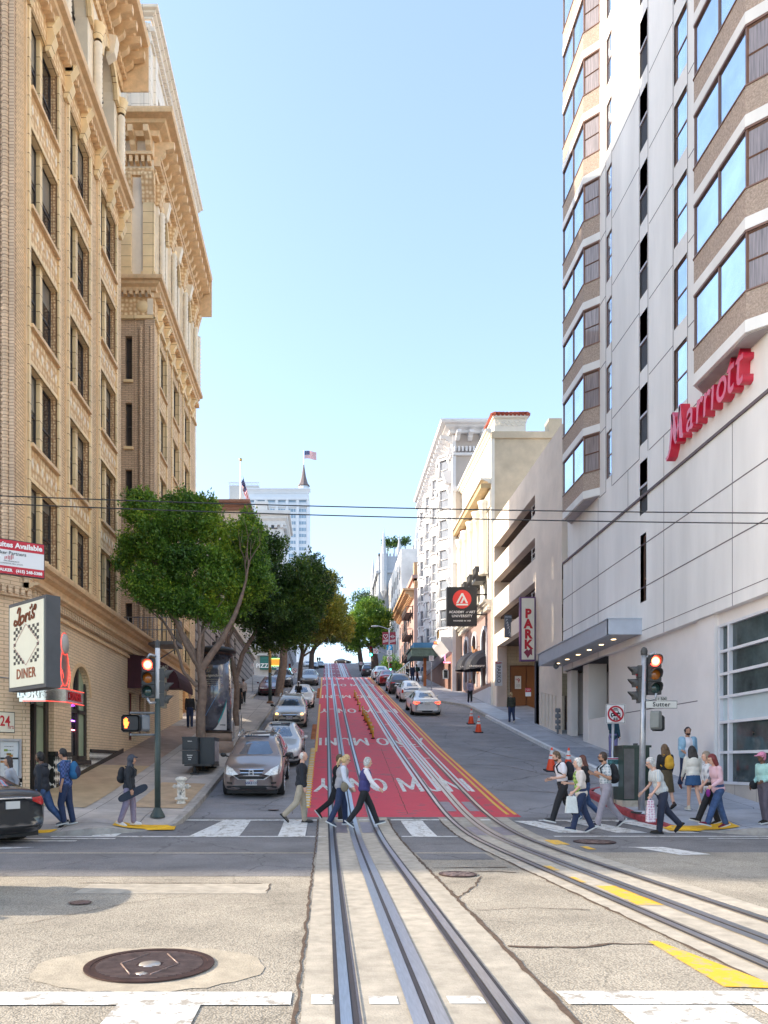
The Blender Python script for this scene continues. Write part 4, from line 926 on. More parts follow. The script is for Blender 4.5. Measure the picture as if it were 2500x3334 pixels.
    for i in range(len(us)-1):
        for j in range(len(zs)-1):
            g=MB(); g.add([FRL.P(us[i+1],zs[j],-.08),FRL.P(us[i],zs[j],-.08),FRL.P(us[i],zs[j+1],-.08),FRL.P(us[i+1],zs[j+1],-.08)],[(0,1,2,3)])
            g.build('pane',mat('frosted_blue_glass',(.50,.60,.64),.3,noise=.04) if j==2 else mat('teal_dark_glass',(.06,.085,.09),.05,spec=.55,noise=.6,scale=.9),sf)
    return b
def thing_part(name,parent):
    o=bpy.data.objects.new(name,None); C.objects.link(o); o.parent=parent; o.location=(0,0,0); return o
# parts of the hotel are parented below with world coordinates
HB=build_hotel()
# canopy
t=thing('entrance_canopy','flat grey metal entrance canopy with small downlights on the white hotel','canopy',(11.5,28,6.4))
mb=MB(); mb.box(10.33,11.62,28.0,37.1,6.36,6.46,1); mb.box(10.28,10.4,27.95,37.15,6.34,6.9,0); mb.box(10.28,11.62,27.93,28.05,6.34,6.9,0); mb.box(10.28,11.62,37.05,37.17,6.34,6.9,0); mb.box(10.24,11.5,27.9,37.2,6.9,6.93,0)
mb.build('fascia',[mat('canopy_grey',(.52,.56,.63),.45,metal=.2,noise=.06),mat('canopy_soffit',(.40,.42,.45),.4,metal=.4,noise=.08)],t)
for y in (29.2,30.5,31.9,33.3,34.8,36.2):
    mb=MB(); mb.lathe((10.95,y,6.352),[(0,0),(.09,0),(.09,.02)],12); mb.build('downlight',mat('warm_lamp',(1,.70,.35),emit=2,noise=0),t)
mb=MB(); mb.ell((10.8,36.0,6.2),.13); mb.cyl((10.8,36,6.2),(10.8,36,6.4),.05); tag(mb.build('security_camera',M_GREY),'round dark security camera under the far end of the hotel canopy','camera')
# Marriott letters
M_SIGNR=mat('red_sign_metal',(.66,.015,.055),.35,noise=.08,coat=.4)
def hotel_sign():
    t=thing('hotel_sign','big red raised letters reading Marriott on the white hotel wall','sign',(11.5,20.3,11.9)); r=(0,-1,0)
    u=0; 
    lets='arriott'
    # flourished M drawn as strokes
    M=basis((11.2,25.28,11.75),r); mb=MB()
    def ribbon(pts,ws):
        L=[];Rr=[]
        for i,p in enumerate(pts):
            a=pts[max(0,i-1)]; b=pts[min(len(pts)-1,i+1)]; d=Vector((b[0]-a[0],b[1]-a[1],0)).normalized(); n=Vector((-d.y,d.x,0))*ws[i]/2; P=Vector((*p,0)); L.append(P+n); Rr.append(P-n)
        for i in range(len(pts)-1): mb.prism([M@q for q in (Rr[i],Rr[i+1],L[i+1],L[i])],(.3,0,0))
    ribbon([(0,-.12),(.16,-.06),(.28,.12),(.38,.5),(.44,.95),(.42,1.2)],[.10,.12,.13,.15,.15,.12])
    ribbon([(.42,1.22),(.52,1.0),(.66,.4),(.72,.15)],[.10,.24,.26,.12]); ribbon([(.72,.2),(.86,.7),(.98,1.2)],[.08,.1,.1]); ribbon([(.98,1.25),(1.0,.7),(1.06,.25),(1.2,.16)],[.12,.24,.22,.1])
    mb.build('letter',M_SIGNR,t)
    xs=[1.38,1.98,2.42,2.88,3.2,3.78,4.24]
    for ch,x in zip(lets,xs):
        g='\u0131' if ch=='i' else ch
        me=textmesh(g,1.45 if ch!='t' else 1.5,ext=.15,bold=.012,shear=.12,align='LEFT',sx=.78,valign='BOTTOM_BASELINE')
        if len(me.vertices)==0: me=textmesh('i',1.45,ext=.15,bold=.012,shear=.12,align='LEFT',sx=.78,valign='BOTTOM_BASELINE')
        if ch=='t': me.transform(Matrix.Diagonal((1,1.12,1,1)))
        me.transform(basis((11.35,25.28,11.92),r)@Matrix.Translation((x,0,0))); me.materials.clear(); me.materials.append(M_SIGNR); link('letter',me,t)
hotel_sign()
# ---------------- parking garage
GAR=mat('garage_stucco',(.82,.71,.60),.8,noise=.05,scale=1.5,big=.10,bump=.1,bscale=30); GARP=mat('garage_pink',(.62,.50,.44),.8,noise=.06,scale=1.5,big=.1)
FG=Fac((11.45,0,0),(0,1,0),(-1,0,0))
def build_garage():
    b=thing('parking_garage','beige concrete parking garage with three long dark ramp slots','building',(11.45,37.2,3))
    mb=MB(); ops=[(42,52.2,15.25,16.35),(42,52.2,12.85,14.0),(42,52.2,10.35,11.6),(42.0,51.5,0,9.45)]
    ops+=[(38.1+.62*i,38.3+.62*i,3.3+.0*i+.1*i,5.0+.1*i) for i in range(5)]
    FG.wall(mb,37.2,52.6,-1,18.1,ops[:3]+ops[4:]+[(42.0,51.5,3.0,9.45)],.45,0,0,None)
    for z in (15.25,12.85,10.35):
        FG.box(mb,42,52.2,z-.2,z,-4,-.45,2); FG.box(mb,42,52.2,z-.6,z+.55,-9,-6,2); FG.box(mb,42,52.2,z+1.1,z+1.6,-9,-.46,2); FG.box(mb,41.8,42,z,z+1.3,-6,-.45,0); FG.box(mb,52.2,52.4,z,z+1.3,-6,-.45,0)
    for i in range(5): o=ops[4+i]; FG.box(mb,o[0],o[1],o[2],o[3],-.5,-.4,3)
    Fn=Fac((0,37.2,0),(1,0,0),(0,-1,0)); Fn.wall(mb,11.45,30,11.3,18.1,[],.2,0)
    Ff=Fac((0,52.6,0),(1,0,0),(0,1,0)); Ff.wall(mb,11.45,30,0,18.1,[],.2,0)
    mb.add([(11.45,37.2,18.1),(30,37.2,18.1),(30,52.6,18.1),(11.45,52.6,18.1)],[(0,1,2,3)],0)
    # alcove
    Fw=Fac((0,51.5,0),(1,0,0),(0,-1,0)); Fw.wall(mb,11.45,16,3,9.6,[],.1,1); FG.box(mb,42,51.5,3,9.6,-4.7,-4.5,1)
    Fq=Fac((0,42,0),(1,0,0),(0,1,0)); Fq.wall(mb,11.45,16,3,9.6,[],.1,1)
    mb.add([(11.45,42,9.5),(16,42,9.5),(16,51.5,9.5),(11.45,51.5,9.5)],[(0,1,2,3)],2)
    Fw.box(mb,11.45,12.1,4.9,9.5,0,.25,4)
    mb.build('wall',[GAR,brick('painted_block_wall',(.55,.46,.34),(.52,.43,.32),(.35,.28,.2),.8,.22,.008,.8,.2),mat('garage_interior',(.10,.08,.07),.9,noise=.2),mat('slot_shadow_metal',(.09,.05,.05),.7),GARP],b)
    mb=MB()
    for z in (15.25,12.85,10.35):
        for h in (.3,.6,.9): mb.tube([FG.P(42.1,z+h,-.25),FG.P(43.6,z+h,-.25)],.035,6)
        for u in (42.3,43.5): mb.tube([FG.P(u,z,-.25),FG.P(u,z+.95,-.25)],.035,6)
        mb.mark()
    mb.builds('railing',mat('white_rail',(.6,.58,.56),.5),b)
    mb=MB(); Fw.box(mb,12.35,14.5,4.9,8.2,.0,.06,1); Fw.box(mb,12.42,13.38,4.9,8.1,.06,.1,0); Fw.box(mb,13.46,14.43,4.9,8.1,.06,.1,0); mb.build('double_door',[mat('rust_brown_door',(.28,.115,.045),.6,noise=.06),mat('door_frame_dark',(.2,.08,.04),.6)],b)
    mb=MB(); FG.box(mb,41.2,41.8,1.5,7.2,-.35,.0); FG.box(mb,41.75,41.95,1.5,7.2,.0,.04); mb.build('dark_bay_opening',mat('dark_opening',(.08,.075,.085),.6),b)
    mb=MB()
    for i in range(4): mb.cyl(FG.P(37.5,3.4+i*.28,.0),FG.P(37.5,3.4+i*.28,.22),.10,n=10)
    mb.cyl(FG.P(37.5,2.9,.12),FG.P(37.5,4.3,.12),.05); tag(mb.build('standpipe',M_GREY),'grey multi outlet standpipe on the garage wall beside the hotel pillar','standpipe')
build_garage()
# signs on the garage
M_CRS=mat('cream_sign_face',(.74,.68,.56),.4,noise=.04,emit=.0); M_REDL=mat('red_lettering',(.50,.01,.02),.5,noise=0); M_BLK=mat('black_paint',(.02,.02,.022),.5,noise=0); M_WHL=mat('white_lettering',(.85,.84,.82),.5,noise=0); M_PUR=mat('purple_edge',(.14,.05,.16),.4)
t=thing('parking_sign','tall cream vertical sign with red letters PARK and an arrow','sign',(11.4,42,7.2))
Fs=Fac((0,41.8,0),(1,0,0),(0,-1,0)); mb=MB(); mb.box(10.60,11.42,41.82,42.12,7.22,10.72,0); mb.build('sign_box',M_PUR,t)
mb=MB(); Fs.box(mb,10.67,11.36,7.3,10.64,-.05,.0); mb.build('sign_face',M_CRS,t)
for i,c in enumerate('PARK'): text(c,.66,M_REDL,(11.02,41.79,9.78-.56*i),parent=t,ext=.006,bold=.035,sx=.95,name='letter')
mb=MB(); Mx=basis((11.02,41.795,7.67),(1,0,0)); mb.prism([Mx@Vector((x,y,0)) for x,y in ((.2,.28),(.22,-.16),(.12,-.08),(-.02,-.30),(-.10,-.16),(-.24,.02),(-.06,.20),(.02,.12))],(0,-.01,0)); mb.build('arrow',mat('dark_red_paint',(.25,.02,.05),.5,noise=0),t)
t=thing('hotel_parking_sign','small grey sign with slanting white letters HOTEL PARKING beside the tall cream sign','sign',(11.2,47.5,7))
mb=MB(); D=47.5; a=at(1643,2002,D); c=at(1666,2075,D); mb.box(a.x,c.x,D,D+.12,c.z,a.z); mb.build('sign_board',mat('grey_sign',(.14,.14,.16),.5),t)
text('HOTEL',.13,M_WHL,((a.x+c.x)/2,D-.01,a.z-.13),parent=t,ext=.003)
for i,ch in enumerate('PARKING'): text(ch,.2,M_WHL,(a.x+.10+.04*i,D-.01,a.z-.33-.155*i),parent=t,ext=.003,shear=.3,name='letter')
t=thing('park_banner','white vertical banner reading PARKO on the garage pillar','banner',(11.7,51.2,6)); D=51.2
a=at(1611,2153,D); c=at(1635,2233,D); mb=MB(); mb.box(a.x,c.x,D-.03,D,c.z,a.z); mb.build('banner_cloth',mat('banner_white',(.60,.60,.64),.7),t)
text('PARKO',.36,mat('banner_navy',(.03,.03,.06),noise=0),((a.x+c.x)/2,D-.04,(a.z+c.z)/2-.05),r=(0,0,-1),u=(1,0,0),parent=t,ext=.003)
text('BELLBOY',.1,M_REDL,((a.x+c.x)/2,D-.04,a.z-.12),parent=t,ext=.003,bold=.008)
t=thing('price_sign','white price sign with a big 9 on the brown garage door','sign',(13.9,51.3,7)); D=51.3
a=at(1676,2201,D); c=at(1696,2243,D); mb=MB(); mb.box(a.x,c.x,D-.03,D,c.z,a.z); mb.build('sign_board',M_WHL,t); text('9',.38,M_REDL,((a.x+c.x)/2+.03,D-.04,(a.z+c.z)/2+.12),parent=t,ext=.003); text('$',.14,M_REDL,((a.x+c.x)/2-.13,D-.04,(a.z+c.z)/2+.2),parent=t,ext=.003)
for i in range(3): text('early bird all day',.04,M_BLK,((a.x+c.x)/2,D-.04,(a.z+c.z)/2-.15-.07*i),parent=t,ext=.002)
t=thing('loading_dock_sign','small red and white loading dock sign near the garage opening','sign',(11.42,41.15,5)); D=41.2
a=at(1710,2240,D); c=at(1728,2267,D); mb=MB(); mb.box(a.x,c.x,D-.03,D,c.z,a.z,0); mb.box(a.x,c.x,D-.034,D-.03,(a.z+c.z)/2,a.z,1); mb.build('sign_board',[M_WHL,mat('bright_red_sign',(.55,.03,.05),noise=0)],t)
text('LOADING',.055,M_WHL,((a.x+c.x)/2,D-.04,a.z-.07),parent=t,ext=.002); text('DOCK',.055,M_WHL,((a.x+c.x)/2,D-.04,a.z-.14),parent=t,ext=.002)
# ---------------- art university building
def build_academy():
    b=thing('classical_building','cream classical building with tall columns, balconies and a red tiled corner turret','building',(11.35,52.6,5))
    X=11.35; F=Fac((X,0,0),(0,1,0),(-1,0,0)); CR=mat('cream_plaster',(.80,.76,.68),.7,noise=.05,scale=2,bump=.2,bscale=12); TAN=mat('tan_side_wall',(.60,.51,.38),.85,noise=.12,scale=1.2,big=.12,bump=.3,bscale=6); PK=mat('mauve_plaster',(.34,.235,.215),.8,noise=.08,scale=2); BASE=mat('white_stone_base',(.62,.63,.68),.8,noise=.05)
    OR=mat('ochre_soffit',(.50,.36,.19),.6)
    Fn=Fac((0,52.62,0),(1,0,0),(0,-1,0))
    mb=MB(); Fn.wall(mb,X,40,0,24.2,[],.2,1); Fn.box(mb,X,40,23.9,24.35,0,.12,1); Fn.box(mb,X-.02,X+.22,3,24.2,0,.05,0)
    F.wall(mb,52.62,64,14.6,24.2,[],.3,0); F.wall(mb,52.62,64,12.4,14.6,[(u,u+1.0,12.7,14.3) for u in (53.9,56.4,58.9,61.4)],.3,0,0,5)
    F.wall(mb,52.62,64,4,12.4,[(54.0,55.6,7.2,11.2),(57.6,59.2,7.7,11.4),(61,62.6,8.2,11.6)],.4,2,2,5)
    for u,zt in ((54.0,11.2),(57.6,11.4),(61,11.6)): F.arch(mb,u,u+1.6,zt-.8,zt+.01,2,.3); F.arcband(mb,u+.8,zt-.8,.8,1.05,-.02,.1,3); F.box(mb,u-.22,u,zt-4,zt-.8,0,.1,3); F.box(mb,u+1.6,u+1.82,zt-4,zt-.8,0,.1,3)
    F.box(mb,52.62,64,3,6.9,0,.12,3)
    mb.add([(X,52.6,24.2),(40,52.6,24.2),(40,64,24.2),(X,64,24.2)],[(0,1,2,3)],0); Fk=Fac((0,64,0),(1,0,0),(0,1,0)); Fk.wall(mb,X,40,0,24.2,[],.2,1)
    mb.build('wall',[CR,TAN,PK,BASE,OR,G_DARK],b)
    mb=MB(); cornice(F,mb,52.62,64,21.2,.75,.35,0); F.box(mb,52.7,64,20.55,20.86,0,.7,1); F.box(mb,52.62,64,19.3,20.4,0,.12,0); cornice(F,mb,52.62,64,24.6,.4,.5,0); cornice(F,mb,52.62,64,12.9,.6,.5,0); dentils(F,mb,52.7,63.9,12.2,12.45,0,.3,.2,.2,0)
    mb.build('cornice',[CR,OR],b)
    mb=MB()
    for u in (53.6,55.9,58.2,60.5,62.8):
        mb.lathe(F.P(u,14.8,.34),[(.34,0),(.34,.15),(.28,.25),(.27,3.8),(.23,4.3),(.30,4.36),(.26,4.45),(.36,4.85),(.42,5.1),(0,5.1)],14,0); mb.mark()
    mb.builds('column',CR,b)
    mb=MB()
    for u in (54.2,56.5,58.8,61.1):
        for x in np.linspace(0,1.1,9): mb.tube([F.P(u+x,14.7,.75),F.P(u+x,15.55,.75)],.02,4)
        mb.tube([F.P(u,15.55,.75),F.P(u+1.1,15.55,.75)],.035,6); F.box(mb,u-.1,u+1.2,14.5,14.7,0,.8); F.box(mb,u,u+.04,14.7,15.55,0,.75); mb.mark()
    mb.builds('balcony',mat('black_ironwork',(.03,.03,.035),.5),b)
    # turrets
    TL=mat('red_roof_tile',(.30,.055,.03),.6,noise=.3,scale=6,bump=.4,bscale=10)
    for (x,y,s,zb) in ((12.7,53.9,1.0,24.3),(11.9,63.0,.75,19.6)):
        mb=MB(); w=1.08*s; mb.box(x-w,x+w,y-w*.95,y+w,zb-3 if s<1 else zb,zb+1.1*s); mb.box(x-w*1.12,x+w*1.12,y-w*1.12,y+w*1.12,zb+1.1*s,zb+1.3*s)
        for i in range(6): mb.lathe((x-w+w*2*(i+.5)/6,y-w*1.0,zb+.72*s),[(.15*s,0),(.15*s,.06)],12,ax=(0,-1,0))
        mb.build('turret',CR,b)
        mb=MB(); ww=w*1.2; z=zb+1.3*s; h=.62*s; N=9
        for sgn in ((1,0),(-1,0),(0,1),(0,-1)):
            for i in range(N):
                t0=-1+2*i/N; t1=-1+2*(i+1)/N; tm=(t0+t1)/2
                P0=Vector((sgn[0]*ww if sgn[0] else t0*ww, sgn[1]*ww if sgn[1] else t0*ww,0)); P1=Vector((sgn[0]*ww if sgn[0] else t1*ww, sgn[1]*ww if sgn[1] else t1*ww,0))
                o=Vector((x,y,z)); mb.tube([o+(P0+P1)/2,o+(P0+P1)/2*.08+Vector((0,0,h))],[ww/N*.95,.02],6)
        mb.add([(x-ww,y-ww,z),(x+ww,y-ww,z),(x+ww,y+ww,z),(x-ww,y+ww,z),(x,y,z+h)],[(0,1,4),(1,2,4),(2,3,4),(3,0,4),(3,2,1,0)])
        mb.build('tiled_roof',TL,b)
    mb=MB(); Fn.box(mb,15.3,16.2,24.3,25.3,-1,0); mb.build('chimney',TAN,b)
    # awnings
    for u,zt in ((54.8,9.6),(58.4,10.0)):
        mb=MB(); n=8
        for i in range(n):
            a0,a1=math.pi/2*i/n,math.pi/2*(i+1)/n
            for j in range(8):
                p0,p1=math.pi*j/8,math.pi*(j+1)/8
                f=lambda a,p: F.P(u-1.0*math.cos(p)*1.0,zt-1.3+1.45*math.cos(a)*math.sin(p)**.5*1.0,1.5*math.sin(a)*math.sin(p)**.6)
                mb.add([f(a0,p0),f(a0,p1),f(a1,p1),f(a1,p0)],[(0,1,2,3)],0,True)
        aw=mb.build('awning',mat('navy_canvas',(.012,.014,.028),.7),b); text('UNIVERSITY',.2,M_WHL,(X-.75,u-1.02,zt-1.15),parent=aw,ext=.01)
    mb=MB(); mb.tube([at(1556,2192,57),at(1537,2105,58.2)],.09,4,sm=False); mb.build('timber_brace',mat('raw_timber',(.42,.22,.10),.7),b)
build_academy()
def panel_sign(name,label,px0,py0,px1,py1,D,thick,mface,medge,cat='sign'):
    a=at(px0,py0,D); c=at(px1,py1,D); t=thing(name,label,cat,((a.x+c.x)/2,D,c.z))
    mb=MB(); mb.box(a.x,c.x,D,D+thick,c.z,a.z); mb.build('sign_box',medge,t)
    e=(c.x-a.x)*.025; mb=MB(); mb.box(a.x+e,c.x-e,D-.012,D,c.z+e,a.z-e); mb.build('sign_face',mface,t)
    return t,a,c,lambda px,py,d=.02:at(px,py,D)-Vector((0,d,0))
t,a,c,Q=panel_sign('university_sign','square black hanging sign with red disc and white ACADEMY of ART UNIVERSITY lettering','' or 1455,1911,1553,2036,54.2,.5,mat('sign_black',(.022,.022,.026),.5,noise=.1),mat('sign_edge_dark',(.03,.03,.035),.5))
M_RD=mat('red_disc',(.80,.055,.045),.5,noise=0); mb=MB(); mb.lathe(Q(1504,1951,.013),[(0,.012),(.655,.012),(.655,0)],40,ax=(0,-1,0),sm=False); mb.build('disc',M_RD,t)
mb=MB(); Mx=basis(Q(1504,1951,.03),(1,0,0))
for pl in (((-.42,-.28),(-.05,.42),(.07,.42),(.42,-.28),(.27,-.28),(.0,.26),(-.27,-.28)),((-.14,-.28),(.06,.12),(.13,.0),(-.0,-.28)),((-.42,-.44),(-.42,-.33),(.42,-.33),(.42,-.44))): mb.prism([Mx@Vector((x,y,0)) for x,y in pl],(0,-.01,0))
mb.build('emblem',M_WHL,t)
text('ACADEMY',.232,M_WHL,Q(1486,1993),parent=t,ext=.004,bold=.006,sx=.98); text('of',.2,M_WHL,Q(1519,1993),parent=t,ext=.004,shear=.3); text('ART',.232,M_WHL,Q(1537,1993),parent=t,ext=.004,bold=.006,sx=.98)
text('UNIVERSITY',.245,M_WHL,Q(1504,2006),parent=t,ext=.004,bold=.006,spacing=1.12); text('FOUNDED IN 1929',.13,M_WHL,Q(1504,2021.5),parent=t,ext=.004,spacing=1.15,bold=.004)
mb=MB(); 
for z in (13.6,12.2): mb.tube([(10.6,54.45,z),(11.5,54.45,z)],.05,6)
mb.build('bracket',M_BLK,t)
# ---------------- white bay windowed hotel (victorian)
def build_victorian():
    X=10.6; y0,y1=64.06,82.5
    b=thing('victorian_hotel','pale grey eight storey hotel with stacked bay windows and deep bracketed cornice','building',(X,y0,9))
    F=Fac((X,0,0),(0,1,0),(-1,0,0)); Fn=Fac((0,y0,0),(1,0,0),(0,-1,0)); W=mat('pale_grey_paint',(.66,.66,.68),.65,noise=.05,scale=2); T=mat('taupe_side',(.47,.42,.385),.8,noise=.06,scale=1,big=.08)
    fl=[12.3+2.55*k for k in range(6)]
    mb=MB(); F.wall(mb,y0,y1,11,29.2,[],.3,0); Fn.wall(mb,X,16.5,4,29.2,[(12.9,14.6,20.6,23.2)],.3,1); Fn.box(mb,X-.05,X+.25,6,29,0,.08,0)
    Fn.box(mb,X,16.5,24.3,24.7,0,.15,0); Fn.box(mb,X,13.2,18.3,19.4,0,.2,0)
    Fk=Fac((0,y1,0),(1,0,0),(0,1,0)); Fk.wall(mb,X,16.5,4,29.2,[],.2,1); mb.add([(X,y0,29.2),(16.5,y0,29.2),(16.5,y1,29.2),(X,y1,29.2)],[(0,1,2,3)],1)
    mb.build('wall',[W,T],b)
    wv=win(Fn,1.7,2.6,fr=W,vs=(.85,),split=.45,ft=.12); putwin(wv,Fn,12.9,20.6,b,-.1)
    mb=MB()
    for FF,u0,u1,m0,m1 in ((F,y0,y1,1,0),(Fn,X,16.5,0,0)):
        cornice(FF,mb,u0,u1,29.9,1.15,.8,0,m0 if FF is F else 1,0); brackets(FF,mb,u0+.2,u1-.2,28.5,29.1,1.0,.35,.95,0); dentils(FF,mb,u0+.1,u1-.1,27.6,28.0,0,.3,.16,.14,0); FF.box(mb,u0,u1,27.3,27.5,0,.2,0)
    mb.build('roof_cornice',W,b)
    wb=win(F,1.0,1.5,fr=W,split=.5,ft=.08); Fc1=Fac((0,0,0),(-1,-1,0),(-1,1,0)) 
    for j,u in enumerate((65.4,69.9,74.4,78.9)):
        bt=thing_part('bay_stack',b)
        mb=MB()
        for z in fl+[fl[-1]+2.55]:
            pts=[(u-.3,-.02),(u+.55,.85),(u+1.75,.85),(u+2.6,-.02)]
            top=z>=fl[-1]+2
            mb.prism([F.P(q,z,d) for q,d in pts],(0,0,.95 if not top else .3)); 
            p2=[(u-.42,-.02),(u+.50,.97),(u+1.80,.97),(u+2.72,-.02)]
            mb.prism([F.P(q,z+.82 if not top else z+.2,d) for q,d in p2],(0,0,.14)); mb.prism([F.P(q,z-.10,d) for q,d in p2],(0,0,.16))
            if not top:
                for q,d in ((u-.25,0),(u+.55,.83),(u+1.75,.83),(u+2.55,0)): mb.cyl(F.P(q,z+.9,d),F.P(q,z+2.5,d),.11,n=8)
                F.box(mb,u+.5,u+.72,z+.9,z+2.5,.5,.84); F.box(mb,u+1.58,u+1.8,z+.9,z+2.5,.5,.84); F.prof(mb,[(.86,z+.15),(.93,z+.15),(.93,z+.7),(.86,z+.7)],u+.75,u+1.55)
        mb.prism([F.P(q,fl[0]-1.0,d) for q,d in ((u+.5,-.02),(u+.9,.3),(u+1.4,.3),(u+1.8,-.02))],(0,0,1.0)); mb.build('bay_body',W,bt)
        for z in fl:
            g=MB(); g.add([F.P(u-.2,z+.95,.0),F.P(u+.55,z+.95,.76),F.P(u+.55,z+2.4,.76),F.P(u-.2,z+2.4,.0)],[(0,1,2,3)]); g.add([F.P(u+.55,z+.95,.76),F.P(u+1.75,z+.95,.76),F.P(u+1.75,z+2.4,.76),F.P(u+.55,z+2.4,.76)],[(0,1,2,3)])
            A=F.P(u-.1,z+1.65,.15); B=F.P(u+.5,z+1.65,.76); g.tube([A,B],.05,4,1); g.build('window',[mat('grey_blue_glass',(.16,.18,.22),.08,noise=.2,spec=1),W],bt)
        bt2=None
    mb=MB()
    for u in (65.0,67.9,69.5,72.4,74.0,76.9,78.5,81.4):
        F.box(mb,u,u+.35,12,27.3,0,.16)
        for z in fl: F.prof(mb,[(0,z+2.0),(.2,z+2.1),(.35,z+2.5),(0,z+2.6)],u-.05,u+.4)
    for u in (66.5,71.0,75.5,80.0): F.arcband(mb,u,25.9,1.0,1.25,0,.3,0,10); F.prof(mb,[(0,25.2),(.5,25.3),(.8,26.2),(0,26.3)],u-1.9,u-1.3)
    F.prof(mb,[(0,10.9),(.3,11.0),(1.0,11.9),(1.0,12.2),(0,12.2)],y0,y1)
    mb.build('facade_pilasters',W,b)
    # ground floor
    mb=MB(); F.wall(mb,y0,y1,5,11.0,[(65,66.5,7.8,10.2)],.3,1,1,2); Fn.box(mb,X+.35,X+1.2,6.9,9.2,0,.06,3); Fn.box(mb,X+.42,X+1.13,7.0,9.1,.06,.08,2)
    mb.build('ground_floor_wall',[mat('grey_base_paint',(.30,.29,.30),.8,noise=.06),mat('brown_base_paint',(.24,.13,.10),.8,noise=.1),G_DARK,mat('showcase_frame',(.12,.07,.05),.5)],b)
build_victorian()
# tavern signs
M_WOOD=mat('carved_wood_gold',(.45,.25,.05),.5,noise=.3,scale=8)
D=66; a=at(1423,2060,D); c=at(1461,2083,D)
t=thing('tavern_sign','arched golden wooden pub sign reading Last Drop Tavern','sign',((a.x+c.x)/2,D,c.z))
mb=MB(); pl=[(a.x,c.z),(c.x,c.z),(c.x,a.z)]+[((a.x+c.x)/2+(c.x-a.x)/2*math.cos(q),a.z+.42*math.sin(q)) for q in np.linspace(.2,2.94,9)]+[(a.x,a.z)]
mb.prism([(x,D,z) for x,z in pl],(0,.2,0)); mb.build('sign_frame',mat('dark_wood',(.06,.035,.02),.6),t); cx=(a.x+c.x)/2; cz=(a.z+c.z)/2
mb=MB(); mb.prism([((x-cx)*.88+cx,D-.01,(z-cz)*.9+cz) for x,z in pl],(0,.01,0)); mb.build('sign_face',M_WOOD,t)
for s,py in (('Last',2057),('Drop',2066),('Tavern',2075)): text(s,.26,M_WHL,at(1441,py,D)-Vector((0,.02,0)),parent=t,ext=.006)
mb=MB(); mb.tube([(10.6,D+.1,a.z),(c.x,D+.1,a.z)],.03,5); mb.tube([(10.6,D+.1,c.z+.1),(c.x,D+.1,c.z+.1)],.03,5); mb.build('bracket',M_BLK,t)
t,a,c,Q=panel_sign('food_and_drinks_sign','orange red box sign reading FOOD & DRINKS under the golden pub sign','x' and 1412,2088,1460,2098,66,.15,mat('orange_red_sign',(.75,.06,.02),.5,noise=.1,emit=.25),mat('sign_red_edge',(.3,.03,.02),.5))
text('FOOD & DRINKS',.21,mat('yellow_neon',(1,.35,.12),emit=1.2,noise=0),Q(1436,2093),parent=t,ext=.004,sx=.75)
t=thing('neon_tavern_sign','pink neon letters LAST DROP TAVERN above the tavern door','sign',at(1455,2155,65.2)); M_PNK=mat('pink_neon_small',(1,.25,.45),emit=1.6,noise=0)
text('LAST',.17,M_PNK,at(1444,2134.5,65.2),parent=t,ext=.01); text('TAVERN',.17,M_PNK,at(1455,2157,65.2),parent=t,ext=.01)
for i,ch in enumerate('DROP'): text(ch,.15,M_PNK,at(1448.5,2139+4*i,65.2),parent=t,ext=.01,name='letter')
t=thing('marquee','dark green metal marquee with scalloped edge over the hotel entrance','marquee',(9.5,68,10.5)); GRN=mat('green_copper',(.10,.16,.14),.6,noise=.25)
mb=MB(); mb.box(7.7,10.6,68.8,72.5,11.3,11.9); 
for i in range(15): mb.lathe((7.8+i*.19,68.78,11.3),[(0,0),(.09,0),(.09,.02),(0,.02)],10,ax=(0,1,0),sm=False)
mb.box(7.55,10.6,68.7,72.6,11.9,12.0); mb.box(7.9,10.4,69.0,72.3,12.0,12.5,1); mb.build('canopy_body',[GRN,mat('marquee_blue',(.03,.14,.3),.6)],t)
mb=MB(); mb.box(9.0,9.25,70.5,70.8,zc(70)+.2,11.3); mb.build('post',mat('orange_brown_post',(.45,.15,.05),.5),t)
tb=hit(1460,2220); t=thing('menu_board','white framed black menu board on the tavern wall','sign',(10.3,62.8,6.5)); D=63.6
a=at(1442,2182,D); c=at(1460,2210,D); mb=MB(); mb.box(a.x,c.x,D,D+.08,c.z,a.z,0); mb.box(a.x+.08,c.x-.08,D-.012,D,c.z+.08,a.z-.08,1); mb.lathe(((a.x+c.x)/2,D+.04,a.z-.06),[(0,-.04),(.17,-.04),(.17,.04),(0,.04)],16,0,ax=(0,-1,0),sm=False); mb.build('board',[M_WHL,M_BLK],t)
for i in range(4): text('ale  pizza  lunch'[:14-i],.06,M_PALE,((a.x+c.x)/2,D-.02,a.z-.2-.1*i),parent=t,ext=.002)
for px,py,D in ((1513,2155,60),(1549,2128,56.6)):
    p=at(px,py,D); t=thing('wall_lantern','brown copper wall lantern, '+('farther one above the walking woman' if px<1530 else 'nearer one beside the timber brace'),'lantern',p-Vector((0,0,.45)))
    mb=MB(); mb.lathe(p,[(.10,-.42),(.20,.1),(.22,.12),(.08,.32),(0,.36)],6,sm=False); mb.build('lamp_body',mat('copper_brown',(.28,.11,.04),.5,noise=.2),t); mb=MB(); mb.tube([p+Vector((0,0,.3)),p+Vector((.1,0,.5)),p+Vector((.75,0,.5))],.025,5); mb.build('arm',M_BLK,t)
